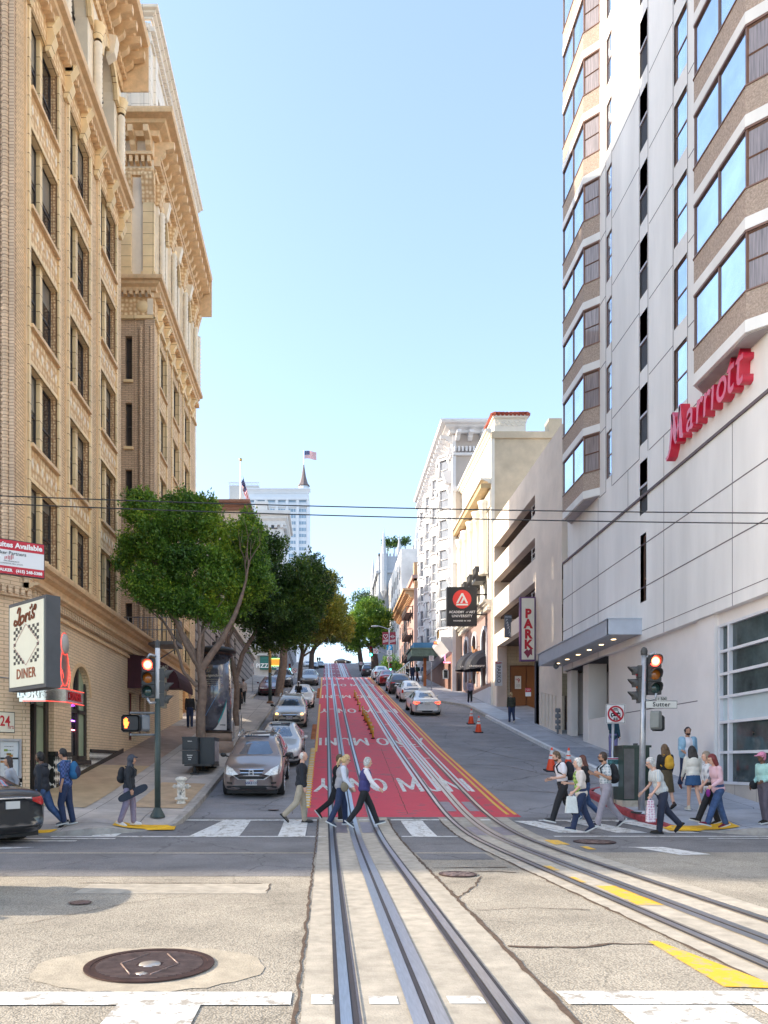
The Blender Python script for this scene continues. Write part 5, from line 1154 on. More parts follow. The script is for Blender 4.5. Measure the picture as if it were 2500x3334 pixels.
# ---------------- neighbours west of the corner building (shading street and hotel; tower and rear block added for that)
SIDE=mat('pale_side_building',(.50,.44,.37),.8,noise=.1)
def block(name,label,x0,x1,y0,y1,z0,z1,m,rows=0,cols=0,face='x+',wm=None,cor=True,wz=1.5,wh=1.6,ww=1.1):
    b=thing(name,label,'building',((x0+x1)/2,y0,z0)); mb=MB(); mb.box(x0,x1,y0,y1,z0,z1); mb.build('wall',m,b)
    if cor:
        mb=MB(); mb.box(x0-.3,x1+.3,y0-.3,y1+.3,z1,z1+.5); mb.build('roof_cornice',m,b)
    if rows:
        fs={'x+':Fac((x1,0,0),(0,1,0),(1,0,0)),'x-':Fac((x0,0,0),(0,1,0),(-1,0,0)),'y-':Fac((0,y0,0),(1,0,0),(0,-1,0))}
        for fc in face.split(','):
            F=fs[fc]; u0,u1=(y0,y1) if fc[0]=='x' else (x0,x1)
            wd=min(ww,(u1-u0)/cols*.6); W_=win(F,wd,wh,ft=.05,split=.5)
            for r in range(rows):
                for c in range(cols):
                    u=u0+(u1-u0)*(c+.5)/cols-wd/2; z=z1-(z1-z0)*(r+.5)/rows-.8 if wz is None else z1-wz-(r+1)*((z1-z0-wz)/rows)+.5
                    putwin(W_,F,u,z,b,.03)
    return b
block('unseen_shade_tower','unseen pale tower added behind the brick corner building to shade the hotel wall',-52,-28,24,33,-1,62,SIDE,14,7,'x+,y-')  # unseen; added and sized to throw its shadow on the hotel
block('unseen_shade_block','unseen pale block added behind the light court to shade the hotel wall',-26,-14,30.41,36.19,-1,37.5,SIDE,8,3,'x+')  # unseen; added, its height set to stop low sun through the court
block('side_street_building','long pale building on the cross street west of the brick corner building',-120,-61,20.1,32,-1,29.5,SIDE,7,16,'y-')
# ---------------- third building on the left: grey rusticated hotel
def build_left3():
    b=thing('rusticated_hotel','grey stone hotel with striped rusticated base and brown cornice behind the street trees','building',(-8.1,50.5,6)); F=FL
    ST=brick('rusticated_stone',(.30,.26,.24),(.27,.235,.215),(.06,.05,.05),6,.62,.07,.85,.6,offset=0); UP=mat('upper_buff_wall',(.50,.42,.34),.8,noise=.08); BRN=mat('brown_cornice',(.20,.10,.07),.7)
    mb=MB(); F.wall(mb,47.65,87,-1,13.5,[(56.5,57.7,8,11.2),(62,63.2,9,12),(68,69.2,10,12.8)],.4,0,0,3); F.wall(mb,47.65,74,13.5,16.2,[],.3,1); F.wall(mb,74,87,13.5,26.2,[],.3,1); Fm=Fac((0,74,0),(1,0,0),(0,-1,0)); Fm.wall(mb,-40,-8.1,10,26.2,[],.3,1); Fk=Fac((0,87,0),(1,0,0),(0,1,0)); Fk.wall(mb,-40,-8.1,0,26.2,[],.2,1)
    Fj=Fac((0,47.67,0),(1,0,0),(0,-1,0)); Fj.wall(mb,-30,-8.1,0,16.2,[],.2,1); mb.add([(-30,47.65,16.2),(-8.1,47.65,16.2),(-8.1,74,16.2),(-30,74,16.2)],[(0,1,2,3)],1); mb.add([(-40,74,26.2),(-8.1,74,26.2),(-8.1,87,26.2),(-40,87,26.2)],[(0,1,2,3)],1)
    F.box(mb,47.65,87,13.3,13.9,0,.3,1)
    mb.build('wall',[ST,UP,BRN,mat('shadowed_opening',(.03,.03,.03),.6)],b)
    mb=MB(); cornice(F,mb,74,87,26.8,.9,.8,0,1,0); cornice(Fm,mb,-40,-8.1,26.8,.9,.8,0,0,1); mb.build('roof_cornice',BRN,b)
    wl=win(F,1.1,1.9)
    for r in range(3):
        for c in range(4): putwin(wl,F,75+c*3.0,17+r*2.9,b,.02); putwin(wl,Fm,-12+c*-2.6,17+r*2.9,b,.02)
build_left3()
b=thing('corner_pizzeria','green fronted corner pizzeria under an old grey cornice across the far side street','building',(-8,111,12)); D=111.2
a=at(847,2138,D); c=at(905,2205,D)
mb=MB(); mb.box(a.x-8,-7.0,D,139,11,25); mb.build('wall',mat('grey_buff',(.42,.40,.38),.8),b)
mb=MB(); mb.box(a.x,c.x-.2,D-.4,D,a.z-1.9,a.z,0); mb.box(a.x-3,c.x,D-.9,D,a.z+.9,a.z+1.5,1); mb.box(a.x-3,c.x,D-.6,D,a.z+.1,a.z+.4,1); mb.build('shop_front',[mat('green_fascia',(.02,.13,.11),.6),mat('old_cornice',(.45,.45,.43),.7)],b)
text('PIZZERIA',.85,M_WHL,(at(873,2169,D).x,D-.45,at(873,2169,D).z),parent=b,ext=.01,bold=.015)
w_=win(Fac((0,D,0),(1,0,0),(0,-1,0)),1.6,2.0)
for i in range(4): putwin(w_,Fac((0,D,0),(1,0,0),(0,-1,0)),a.x-3+2.6*i,a.z+2.2,b,.03)
t=thing('round_sign','round ended orange and green neon bar sign near the green pizzeria','sign',at(899,2156,108)); p=at(899,2156,108)
mb=MB(); mb.box(p.x-.75,p.x+.75,108,108.2,p.z-.45,p.z+.45); mb.build('sign_box',mat('orange_sign',(.85,.28,.03),.5,noise=.2,emit=.2),t); mb=MB(); mb.tube([(p.x-.8,107.95,p.z-.5),(p.x+.8,107.95,p.z-.5),(p.x+.8,107.95,p.z+.5),(p.x-.8,107.95,p.z+.5),(p.x-.8,107.95,p.z-.5)],.06,6); mb.build('neon_tube',mat('green_neon',(.3,.8,.15),emit=.8,noise=0),t)
# pale buildings above the trees
def wedding(name,label,pts,D,depth,m):
    (x0,y0),(x1,y1)=pts; a=at(x0,y0,D); c=at(x1,y1,D); return block(name,label,a.x,c.x,D,D+depth,20,a.z,m,0,0)
PG=mat('pale_grey_stone',(.62,.61,.60),.75,noise=.08,scale=1)
b=wedding('cornice_building','pale building with projecting cornice above the left trees',((835,1690),(922,2000)),140,12,PG)
mb=MB(); F=Fac((at(922,1690,140).x,0,0),(0,1,0),(1,0,0)); Fy=Fac((0,140,0),(1,0,0),(0,-1,0)); zt=at(0,1668,140).z
for FF,u0,u1 in ((F,140,152),(Fy,at(835,1690,140).x,at(922,1690,140).x)): cornice(FF,mb,u0,u1,zt,1.3,2.4,0,1 if FF is F else 0,0 if FF is F else 1); dentils(FF,mb,u0,u1,zt-2.9,zt-2.3,0,.6,.5,.5,0)
mb.build('projecting_cornice',PG,b); w_=win(Fy,1.4,2.6); putwin(w_,Fy,at(878,0,140).x,at(0,1722,140).z,b,.04)
wedding('rooftop_building','small pale rooftop block with brown cap above the left trees',((835,1642),(868,2000)),150,10,PG)
# distant hilltop hotel with spire and flag
def tower():
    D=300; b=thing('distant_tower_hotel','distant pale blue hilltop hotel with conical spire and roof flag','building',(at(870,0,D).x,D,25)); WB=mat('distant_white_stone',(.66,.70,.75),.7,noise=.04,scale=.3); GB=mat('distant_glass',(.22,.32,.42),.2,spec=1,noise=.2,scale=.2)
    Fy=Fac((0,D,0),(1,0,0),(0,-1,0)); mb=MB()
    x0=at(795,0,D).x; x1=at(1006,0,D).x; zt=at(0,1597,D).z
    mb.box(x0,x1,D,D+25,15,zt); xl=at(740,0,D).x; zl=at(0,1563,D).z; mb.box(xl,at(840,0,D).x,D+6,D+30,15,zl,1)
    for px in (795,832,866,901,935,969,1003): x=at(px,0,D).x; Fy.box(mb,x-.45,x+.45,15,zt-3.8,0,.6)
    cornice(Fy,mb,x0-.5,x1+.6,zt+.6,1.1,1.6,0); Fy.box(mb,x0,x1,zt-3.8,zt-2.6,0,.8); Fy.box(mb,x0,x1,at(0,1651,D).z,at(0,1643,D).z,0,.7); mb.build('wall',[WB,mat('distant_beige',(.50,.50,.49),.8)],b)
    Fl=Fac((0,D+6,0),(1,0,0),(0,-1,0)); mb=MB(); dentils(Fl,mb,xl-.2,at(840,0,D).x,zl,zl+1.1,-.2,.2,.35,.25,0); Fl.box(mb,xl-.3,at(840,0,D).x,zl+1.1,zl+1.4,-.3,.3); mb.build('parapet',WB,b)
    cols=[at(px,0,D).x for px in (803,838,871,905,939,973)]
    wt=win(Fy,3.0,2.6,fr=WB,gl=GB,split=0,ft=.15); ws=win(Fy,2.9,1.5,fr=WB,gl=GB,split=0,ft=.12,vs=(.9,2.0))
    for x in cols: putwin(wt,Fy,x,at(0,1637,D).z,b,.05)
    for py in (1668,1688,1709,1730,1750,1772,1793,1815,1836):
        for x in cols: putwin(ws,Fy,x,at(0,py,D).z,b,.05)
    p=at(988,1597,D); mb=MB(); mb.cyl((p.x,D+3,p.z-1),(p.x,D+3,p.z+2.6),2.1,n=8,k=0); mb.lathe((p.x,D+3,p.z+2.6),[(2.4,0),(2.4,.3),(1.6,1.4),(.9,4),(.45,6.8),(.15,9)],8,1,sm=False); mb.build('spire',[WB,mat('slate_brown',(.18,.14,.14),.7)],b)
    mb=MB(); q=at(988,1458,D); mb.cyl((p.x,D+3,p.z+10),(p.x,D+3,q.z+.2),.22,.12,8); mb.build('flagpole',M_WHL,b)
    return (p.x,D+3,q.z)
def flag(name,label,o,w,h,droop,D):
    M_FW,M_FR,M_FB=mat('flag_white',(.78,.76,.76),.8,noise=0),mat('flag_red',(.50,.03,.05),.8,noise=0),mat('flag_navy',(.03,.04,.16),.8,noise=0)
    t=thing(name,label,'flag',o); mb=MB(); nx,nz=16,13
    def P(i,j):
        u=i/nx; v=j/nz
        if droop: return (o[0]+.12+u*w*.42+.10*math.sin(v*9),o[1]+.25*math.sin(u*9),o[2]-v*h*1.25-u*w*1.55+u*v*.9)
        return (o[0]+u*w,o[1]+.25*math.sin(u*7),o[2]-v*h-u*u*.10*w+.08*w*math.sin(u*6)*.6)
    V=[P(i,j) for j in range(nz+1) for i in range(nx+1)]
    for j in range(nz):
        for i in range(nx):
            k=2 if (i<7 and j<7) else (1 if j%2==0 else 0); a=j*(nx+1)+i; mb.f.append([a,a+1,a+nx+2,a+nx+1]); mb.mi.append(k); mb.sm.append(True)
    mb.v=V; mb.build('cloth',[M_FW,M_FR,M_FB],t)
    st=MB()
    for j in range(5):
        for i in range(6): x=P(1+i,1+j*1.2); st.ell((x[0],x[1]-.05,x[2]),.035*w/2.5,5,3)
    st.build('stars',M_FW,t); return t
o=tower(); flag('flag','united states flag flying above the conical spire of the distant tower',(o[0]+.3,o[1],o[2]),4.7,3.0,False,0)
t=thing('flagpole','white roof flagpole above the left trees','flagpole',(-8.3,75,26)); mb=MB(); mb.cyl((-8.3,75,26.3),(-8.3,75,31.2),.09,.06,8); mb.build('pole',M_WHL,t); mb=MB(); mb.ell((-8.3,75,31.3),.16); mb.build('finial',mat('brass',(.5,.35,.12),.3,metal=1),t)
flag('flag','drooping united states flag on the roof pole above the left trees',(-8.25,75,29.8),1.9,1.15,True,0)
# ---------------- right side beyond the side street
b=block('brown_apartment_building','brown pink apartment house with bracketed eaves and fire escapes across the far side street',12.9,22,112,134,8,28.6,mat('brown_pink_stucco',(.42,.27,.235),.8,noise=.06,big=.08),5,7,'x-',wz=2.5,wh=2.0)
mb=MB(); F=Fac((12.9,0,0),(0,1,0),(-1,0,0)); brackets(F,mb,112.3,133.5,25.8,26.9,1.3,.45,1.1,0); F.box(mb,112,134,26.9,27.2,0,1.6); Fy=Fac((0,112,0),(1,0,0),(0,-1,0)); cornice(Fy,mb,12.9,22,28.2,.4,1.0,0); Fy.box(mb,12.9,15,28,31,-1,0)
for z in np.arange(12,27,.9): Fy.box(mb,14.9,15.25,z,z+.45,0,.06)
mb.build('eaves_and_chimney',[mat('ochre_stucco',(.55,.33,.18),.8)],b)
Fy2=Fac((0,112,0),(1,0,0),(0,-1,0)); w_=win(Fy2,1.3,2.3)
for z in (13.0,16.3,19.6,23): putwin(w_,Fy2,17.6,z,b,.04)
t=thing('fire_escape','black iron fire escape on the front of the brown apartment house','fire escape',(12.3,116,14)); mb=MB()
for z in (14,17.3,20.6,23.9):
    mb.box(11.9,12.88,114,120,z,z+.12); 
    for y in np.linspace(114,120,13): mb.tube([(11.92,y,z),(11.92,y,z+1)],.03,4)
    mb.tube([(11.92,114,z+1),(11.92,120,z+1)],.05,4); mb.tube([(12.88,114,z+1),(11.92,114,z+1)],.05,4)
    if z<23: mb.tube([(12.3,115,z),(12.3,119,z+3.3)],.07,4)
mb.build('railing',mat('iron_brown',(.06,.04,.04),.6),t)
b=block('white_apartment_building','tall white apartment block with stained blank side wall behind the brown apartment house',13.3,26,135.5,162,10,39.5,mat('stained_white_wall',(.72,.70,.67),.85,noise=.22,scale=.25,big=.15),7,7,'x-',cor=False,wh=2.2)
b=thing('gothic_tower','grey gothic apartment tower with pinnacles and rooftop trees at the upper end of the street','building',(13,163,20)); GR=mat('gothic_grey',(.42,.44,.48),.8,noise=.08)
mb=MB(); mb.box(11.2,30,163,185,15,45.6); mb.box(19,30,165,185,45.6,49); F=Fac((11.2,0,0),(0,1,0),(-1,0,0)); Fy=Fac((0,163,0),(1,0,0),(0,-1,0)); F.box(mb,163,185,42,42.6,0,.5); Fy.box(mb,11.2,30,42,42.6,0,.5); dentils(Fy,mb,11.2,17,45.6,46.2,-.3,0,.4,.4); dentils(F,mb,163,185,45.6,46.2,-.3,0,.5,.5); mb.build('wall',GR,b)
mb=MB()
for x,y,z0,z1,r in ((12.3,162.6,38,51.5,.75),(11.0,178,40,49,.5),(15.6,163,44,50,.45),(19.6,165,44,53.5,.55)):
    mb.lathe((x,y,z0),[(0,-1.5),(r,0),(r,(z1-z0)*.58),(r*.7,(z1-z0)*.62),(.05,z1-z0)],8,sm=False); mb.mark()
mb.builds('pinnacle',GR,b)
w_=win(F,1.6,2.4); w2=win(Fy,1.1,2.2)
for z in (20,24,28,32,36,39.4):
    for y in (166,171,176,181): putwin(w_,F,y,z,b,.04)
    putwin(w2,Fy,14.4,z,b,.04)
b=block('dark_shopfront_building','dark low building with awning beside the upper right trees',12.0,16,186,205,20,33,mat('dark_blue_grey',(.12,.13,.17),.8),2,4,'x-')
b=block('cottage_building','small grey hilltop building at the crest of the left pavement',-14,-7.8,150,205,18,37,mat('left_far_grey',(.28,.27,.29),.8,noise=.1),3,12,'x+')
# construction frame on the far skyline
t=thing('scaffold','thin steel scaffold on the far skyline above the right trees','scaffold',at(1195,1930,260)); mb=MB()
for px in (1190,1196,1203): a=at(px,1912,260); mb.tube([a,(a.x,a.y,a.z-6)],.08,4)
for py in (1914,1922,1930): mb.tube([at(1190,py,260),at(1203,py,260)],.07,4)
mb.tube([at(1185,1934,260),at(1215,1934,260)],.4,4); mb.build('bars',GR,t)
# ---------------- overhead wires
for (x0,y0,x1,y1,lab) in ((0,1572,2500,1668,'upper black overhead wire crossing the street'),(0,1597,2500,1703,'lower black overhead wire crossing the street')):
    D=15.5; A=at(x0-900,y0-36,D); B=at(x1+500,y1+20,D); A.y+=1; mb=MB(); pts=[A.lerp(B,i/24)+Vector((0,0,.16*(i/24-.5)**2*4-.16+.1)) for i in range(25)]
    mb.tube(pts,.013,5); tag(mb.build('overhead_wire',M_BLK),lab,'wire')
# ---------------- trees
def leafmat(name,cols,trans=.35):
    m=bpy.data.materials.new(name); m.use_nodes=True; n=m.node_tree; L=n.links; b=n.nodes['Principled BSDF']; out=n.nodes['Material Output']
    at_=n.nodes.new('ShaderNodeAttribute'); at_.attribute_name='leafvar'; r=n.nodes.new('ShaderNodeValToRGB')
    els=r.color_ramp.elements; els[0].position=0; els[0].color=(*cols[0],1); els[1].position=1; els[1].color=(*cols[-1],1)
    for i,c in enumerate(cols[1:-1]): e=els.new((i+1)/(len(cols)-1)); e.color=(*c,1)
    L.new(at_.outputs['Fac'],r.inputs[0]); L.new(r.outputs[0],b.inputs['Base Color']); b.inputs['Roughness'].default_value=.42; b.inputs['Specular IOR Level'].default_value=.5
    tr=n.nodes.new('ShaderNodeBsdfTranslucent'); L.new(r.outputs[0],tr.inputs[0]); mx=n.nodes.new('ShaderNodeMixShader'); mx.inputs[0].default_value=trans
    L.new(b.outputs[0],mx.inputs[1]); L.new(tr.outputs[0],mx.inputs[2]); L.new(mx.outputs[0],out.inputs[0]); return m
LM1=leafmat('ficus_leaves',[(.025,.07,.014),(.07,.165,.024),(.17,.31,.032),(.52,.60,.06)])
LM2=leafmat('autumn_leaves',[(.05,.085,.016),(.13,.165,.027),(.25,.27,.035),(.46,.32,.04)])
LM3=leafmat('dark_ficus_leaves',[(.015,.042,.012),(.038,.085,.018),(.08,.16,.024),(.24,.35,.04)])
BARK=mat('ficus_bark',(.20,.145,.115),.9,noise=.3,scale=5,bump=.5,bscale=25); BARKD=mat('dark_bark',(.085,.06,.05),.9,noise=.3,scale=5)
def crown_mesh(name,blobs,n,size,m,seed=0,up=.5):
    rs=np.random.RandomState(seed); SB=[]
    for c,r in blobs:      # every limb's mass breaks into smaller clumps
        c=np.array(c); r=np.array(r); SB.append((*c,*(r*.6)))
        for _ in range(11):
            d=rs.normal(size=3); d/=np.linalg.norm(d); SB.append((*(c+d*r*rs.uniform(.55,.92)),*(r*rs.uniform(.26,.44)*np.array((1,1,.75)))))
    B=np.array(SB); vol=(B[:,3]*B[:,4]+B[:,4]*B[:,5]+B[:,3]*B[:,5]); pr=vol/vol.sum()
    tw=n//9; bi=rs.choice(len(B),tw,p=pr); d=rs.normal(size=(tw,3)); d/=np.linalg.norm(d,axis=1)[:,None]; rad=1-np.abs(rs.normal(0,.16,tw)); rad+= (rs.rand(tw)<.10)*rs.rand(tw)*.16
    # lumpy displacement
    ph=rs.rand(len(B),3)*6; lump=1+.10*np.sin(d[:,0]*5+ph[bi,0])*np.sin(d[:,1]*6+ph[bi,1])+.08*np.sin(d[:,2]*7+ph[bi,2])
    c0=B[bi,:3]+d*B[bi,3:6]*(rad*lump)[:,None]
    # reject twigs deep inside another blob
    keep=np.ones(tw,bool)
    for k in range(len(B)):
        q=np.linalg.norm((c0-B[k,:3])/B[k,3:6],axis=1); keep&=~((q<.72)&(bi!=k)&(rs.rand(tw)<.8))
    c0=c0[keep]; d=d[keep]; tv=rs.rand(len(c0))
    m_=len(c0); L=9; axis=d*.8+rs.normal(size=(m_,3))*.45; axis[:,2]+=up; axis/=np.linalg.norm(axis,axis=1)[:,None]
    t=rs.rand(m_,L); cc=c0[:,None,:]+axis[:,None,:]*(t*size*3.2)[:,:,None]+rs.normal(size=(m_,L,3))*size*.55
    ld=axis[:,None,:]*.9+rs.normal(size=(m_,L,3))*.75; ld/=np.linalg.norm(ld,axis=2)[:,:,None]
    sd=np.cross(ld,rs.normal(size=(m_,L,3))); sd/=np.linalg.norm(sd,axis=2)[:,:,None]+1e-9
    cc=cc.reshape(-1,3); ld=ld.reshape(-1,3); sd=sd.reshape(-1,3); s=size*rs.uniform(.7,1.25,len(cc))[:,None]
    V=np.stack([cc-ld*s*.6,cc+sd*s*.32,cc+ld*s*.75,cc-sd*s*.32],1).reshape(-1,3); N=len(cc)
    me=bpy.data.meshes.new(name); me.vertices.add(4*N); me.vertices.foreach_set('co',V.astype(np.float32).ravel()); me.loops.add(4*N); me.loops.foreach_set('vertex_index',np.arange(4*N,dtype=np.int32)); me.polygons.add(N); me.polygons.foreach_set('loop_start',np.arange(0,4*N,4,dtype=np.int32)); me.polygons.foreach_set('loop_total',np.full(N,4,dtype=np.int32))
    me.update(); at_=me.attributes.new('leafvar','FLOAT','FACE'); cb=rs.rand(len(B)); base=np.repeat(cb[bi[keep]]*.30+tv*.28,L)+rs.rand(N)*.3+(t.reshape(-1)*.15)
    ns=np.sin(cc[:,0]*2.1+seed)+np.sin(cc[:,1]*2.3)+np.sin(cc[:,2]*2.6); at_.data.foreach_set('value',np.clip(base+ns*.07,0,1).astype(np.float32)); me.materials.append(m); return me
def limb(mb,p,d,L,r,depth,tips,rs,spread=.55,seg=4):
    pts=[Vector(p)]; rad=[r]; d=Vector(d).normalized()
    for i in range(seg):
        d=(d+Vector((rs.uniform(-.2,.2),rs.uniform(-.2,.2),rs.uniform(-.06,.16)))).normalized(); pts.append(pts[-1]+d*L/seg); rad.append(r*(1-.42*(i+1)/seg))
    mb.tube(pts,rad,7 if r>.05 else 5,cap=False)
    if depth<=0: tips.append(pts[-1]); return
    for k in range(2 if depth<2 else rs.choice((2,3))):
        a=rs.uniform(0,6.28); s=Vector((math.cos(a),math.sin(a),rs.uniform(-.1,.5)))*spread
        limb(mb,pts[-1] if k<2 else pts[-2],d+s,L*rs.uniform(.62,.85),rad[-1]*.78,depth-1,tips,rs,spread,3)
def tree(name,label,base,stems,blobs,n,size,lm,bark=BARK,seed=1,depth=2,group='street trees lining the hill'):
    rs=random.Random(seed); t=thing(name,label,'tree',base,group=group); mb=MB(); tips=[]
    for pts,r0,r1 in stems:
        P=[Vector(p) for p in pts]; N=len(P); Q=[]
        for i in range(N-1):
            for k in range(4): 
                q=P[i].lerp(P[i+1],k/4); Q.append(q+Vector((rs.uniform(-.02,.02),rs.uniform(-.02,.02),0)))
        Q.append(P[-1]); mb.tube(Q,[r0+(r1-r0)*i/(len(Q)-1) for i in range(len(Q))],10,cap=False)
        for _ in range(2 if depth else 0): limb(mb,Q[-1],(Q[-1]-Q[-3]).normalized()+Vector((rs.uniform(-.4,.4),rs.uniform(-.4,.4),.1)),1.1,r1*.8,depth,tips,rs)
    mb.build('trunk',bark,t)
    me=crown_mesh('crown',blobs,n,size,lm,seed); o=link('crown',me,t); return t
def B_(D,lst,dy=1.0):   # blobs from pixel centre (px,py), radius px, at depth D (+offset)
    out=[]
    for px,py,rx,ry,dd in lst:
        p=at(px,py,D+dd); s=(D+dd)/F_PX; out.append(((p.x,p.y,p.z),(rx*s,(rx+ry)/2*s*dy,ry*s)))
    return out
# tree 1 (nearest)
D=27.5; b0=at(652,2400,D); b0.z=gz(b0.x,D)
g=lambda px,py,dd=0: at(px,py,D+dd)
tree('street_tree','large ficus street tree nearest the corner, with forked pale trunk behind the newspaper boxes',tuple(b0),
 [([(b0.x,b0.y,b0.z-.1),g(655,2300),g(660,2230),g(652,2175)],.18,.145),
  ([g(652,2178),g(618,2120),g(585,2050),g(560,1990),g(540,1930)],.12,.05),([g(655,2180),g(700,2115),g(735,2060),g(765,2000),g(790,1930)],.14,.06),
  ([g(640,2235),g(600,2190),g(580,2130),g(560,2070),g(535,2030)],.07,.035),([g(655,2175),g(662,2100,.3),g(660,2040,.5),g(690,1980,.6)],.08,.04)],
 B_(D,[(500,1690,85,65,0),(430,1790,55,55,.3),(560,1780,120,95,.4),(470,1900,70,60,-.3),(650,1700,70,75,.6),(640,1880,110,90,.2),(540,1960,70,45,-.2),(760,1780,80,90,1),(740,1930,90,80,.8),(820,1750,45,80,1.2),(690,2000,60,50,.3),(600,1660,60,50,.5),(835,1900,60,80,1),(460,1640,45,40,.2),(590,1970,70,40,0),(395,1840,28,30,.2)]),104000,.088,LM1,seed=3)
D=41
b0=at(768,2370,D); b0.z=gz(b0.x,D)
tree('street_tree','second ficus street tree with slim leaning trunk beside the bike racks',tuple(b0),
 [([(b0.x,b0.y,b0.z-.1),g(768,2300),g(772,2230),g(757,2160)],.17,.14),([g(765,2220),g(790,2130),g(830,2060),g(860,1990)],.14,.08),([g(757,2160),g(745,2080),g(770,1990)],.08,.05)],
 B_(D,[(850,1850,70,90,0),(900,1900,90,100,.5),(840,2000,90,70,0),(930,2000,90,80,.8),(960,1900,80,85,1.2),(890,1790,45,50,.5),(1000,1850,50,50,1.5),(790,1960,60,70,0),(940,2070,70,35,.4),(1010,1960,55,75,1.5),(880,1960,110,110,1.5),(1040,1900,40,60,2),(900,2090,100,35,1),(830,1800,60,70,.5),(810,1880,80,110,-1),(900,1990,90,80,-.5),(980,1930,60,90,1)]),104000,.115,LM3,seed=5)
D=62
b0=at(905,2245,D); b0.z=gz(b0.x,D)
tree('street_tree','autumn tinted street tree with thick reddish trunk behind the parked cars',tuple(b0),
 [([(b0.x,b0.y,b0.z-.3),g(922,2160),g(925,2090)],.36,.3),([g(925,2120),g(945,2060),g(985,2010)],.16,.08),([g(925,2095),g(905,2030),g(900,1990)],.14,.08)],
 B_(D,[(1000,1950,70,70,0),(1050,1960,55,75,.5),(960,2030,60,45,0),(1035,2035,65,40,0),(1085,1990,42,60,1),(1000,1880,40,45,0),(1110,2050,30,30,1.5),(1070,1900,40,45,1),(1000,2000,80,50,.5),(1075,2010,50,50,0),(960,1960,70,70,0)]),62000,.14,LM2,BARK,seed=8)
D=74
b0=at(975,2225,D); b0.z=gz(b0.x,D)
tree('street_tree','street tree with spreading twisted branches arching over the left lane',tuple(b0),
 [([(b0.x,b0.y,b0.z-.3),g(978,2170),g(985,2120)],.25,.2),([g(982,2140),g(1005,2095),g(1050,2055)],.15,.07),([g(985,2125),g(970,2085),g(965,2050)],.14,.06),([g(982,2140),g(1020,2115),g(1065,2080)],.1,.05)],
 B_(D,[(1080,2020,50,45,0),(1040,2060,60,35,0),(1115,2050,35,42,.5),(980,2060,60,35,0),(1095,1960,40,40,1)]),26000,.15,LM2,BARKD,seed=9)
D=122
b0=at(1010,2175,D); b0.z=gz(b0.x,D)
tree('street_tree','dark street tree forming the left side of the arch at the top of the hill',tuple(b0),
 [([(b0.x,b0.y,b0.z-.5),g(1015,2130),g(1030,2090)],.5,.3)],B_(D,[(1050,2055,60,38,0),(1100,2070,40,32,0),(1010,2070,50,40,0),(1128,2060,22,30,0)]),14000,.26,LM3,BARKD,seed=10)
# right side
D=125
b0=at(1222,2190,D); b0.z=gz(b0.x,D)
tr=tree('street_tree','big rounded street tree with sunlit yellow green top right of the arch',tuple(b0),
 [([(b0.x,b0.y,b0.z-.5),g(1220,2150),g(1212,2110)],.7,.5),([g(1215,2130),g(1190,2090),g(1165,2050)],.3,.12),([g(1214,2120),g(1225,2080),g(1240,2040)],.3,.12),([g(1213,2115),g(1205,2070),g(1195,2040)],.25,.1)],
 B_(D,[(1200,2010,60,50,0),(1170,2040,50,40,0),(1240,2030,35,45,0),(1150,2070,35,30,0),(1195,1985,45,30,0),(1255,2060,20,30,0),(1225,2000,35,30,1),(1180,2080,50,40,0),(1235,2075,30,35,0)]),42000,.23,LM1,BARKD,seed=12)
D=165
b0=at(1180,2165,D); b0.z=gz(b0.x,D)
tree('street_tree','farther green street tree behind the big rounded one on the right of the arch',tuple(b0),
 [([(b0.x,b0.y,b0.z-.5),g(1170,2120),g(1165,2090)],.6,.4)],B_(D,[(1150,2060,45,45,0),(1190,1970,55,35,0),(1225,1975,45,35,0),(1140,2100,25,30,0)]),14000,.32,LM3,BARKD,seed=13)
D=100
b0=at(1272,2205,92); b0.z=gz(b0.x,92)
tree('round_bush_tree','small round topped dark green tree on the right pavement above the queue of cars',tuple(b0),[([(b0.x,92,b0.z-.3),at(1272,2180,92)],.12,.1)],B_(92,[(1272,2165,34,24,0),(1255,2175,20,14,0),(1292,2170,20,18,0)]),7000,.12,LM1,BARKD,seed=15,depth=0,group=None)
for i,(px,py) in enumerate(((1283,1770),(1319,1768),(1262,1772))):
    p=at(px,py,167); tree('rooftop_tree',('middle','rightmost','leftmost')[i]+' of three small trees on the roof of the grey gothic tower',(p.x,167,41.5),[([(p.x,167,41.5),(p.x,167,p.z)],.12,.08)],B_(167,[(px,py,9,9,0),(px-4,py+6,6,5,0),(px+5,py-5,6,6,0)]),600,.35,LM3,BARKD,seed=20+i,depth=0,group='rooftop trees')
# ---------------- vehicles
M_TYRE=mat('tyre_rubber',(.018,.018,.019),.8,noise=.1); M_RIM=mat('alloy_rim',(.55,.56,.58),.3,metal=.9,noise=.05); M_CHR=mat('chrome_trim',(.75,.76,.78),.15,metal=1,noise=0)
M_LAMP=mat('headlamp_lens',(.70,.70,.68),.12,noise=.35,scale=14,coat=1); M_TAIL=mat('tail_lamp_red',(.45,.012,.012),.15,noise=.2,scale=14,coat=1); M_AMB=mat('amber_lamp',(1,.45,.08),emit=2.5,noise=0); M_BRK=mat('brake_lamp_lit',(1,.06,.03),emit=2.0,noise=0)
M_CGL=mat('car_glass',(.10,.14,.20),.03,metal=.4,noise=.3,scale=2,spec=1,coat=1); M_TRIM=mat('black_car_trim',(.02,.02,.021),.5,noise=.1); M_PLATE=mat('plate_white',(.62,.61,.58),.5,noise=0); M_NAVY=mat('plate_navy',(.03,.04,.16),noise=0)
def paint(name,c,metal=.5): return mat(name,c,.34,metal*.35,noise=.03,coat=1.0,spec=.6)
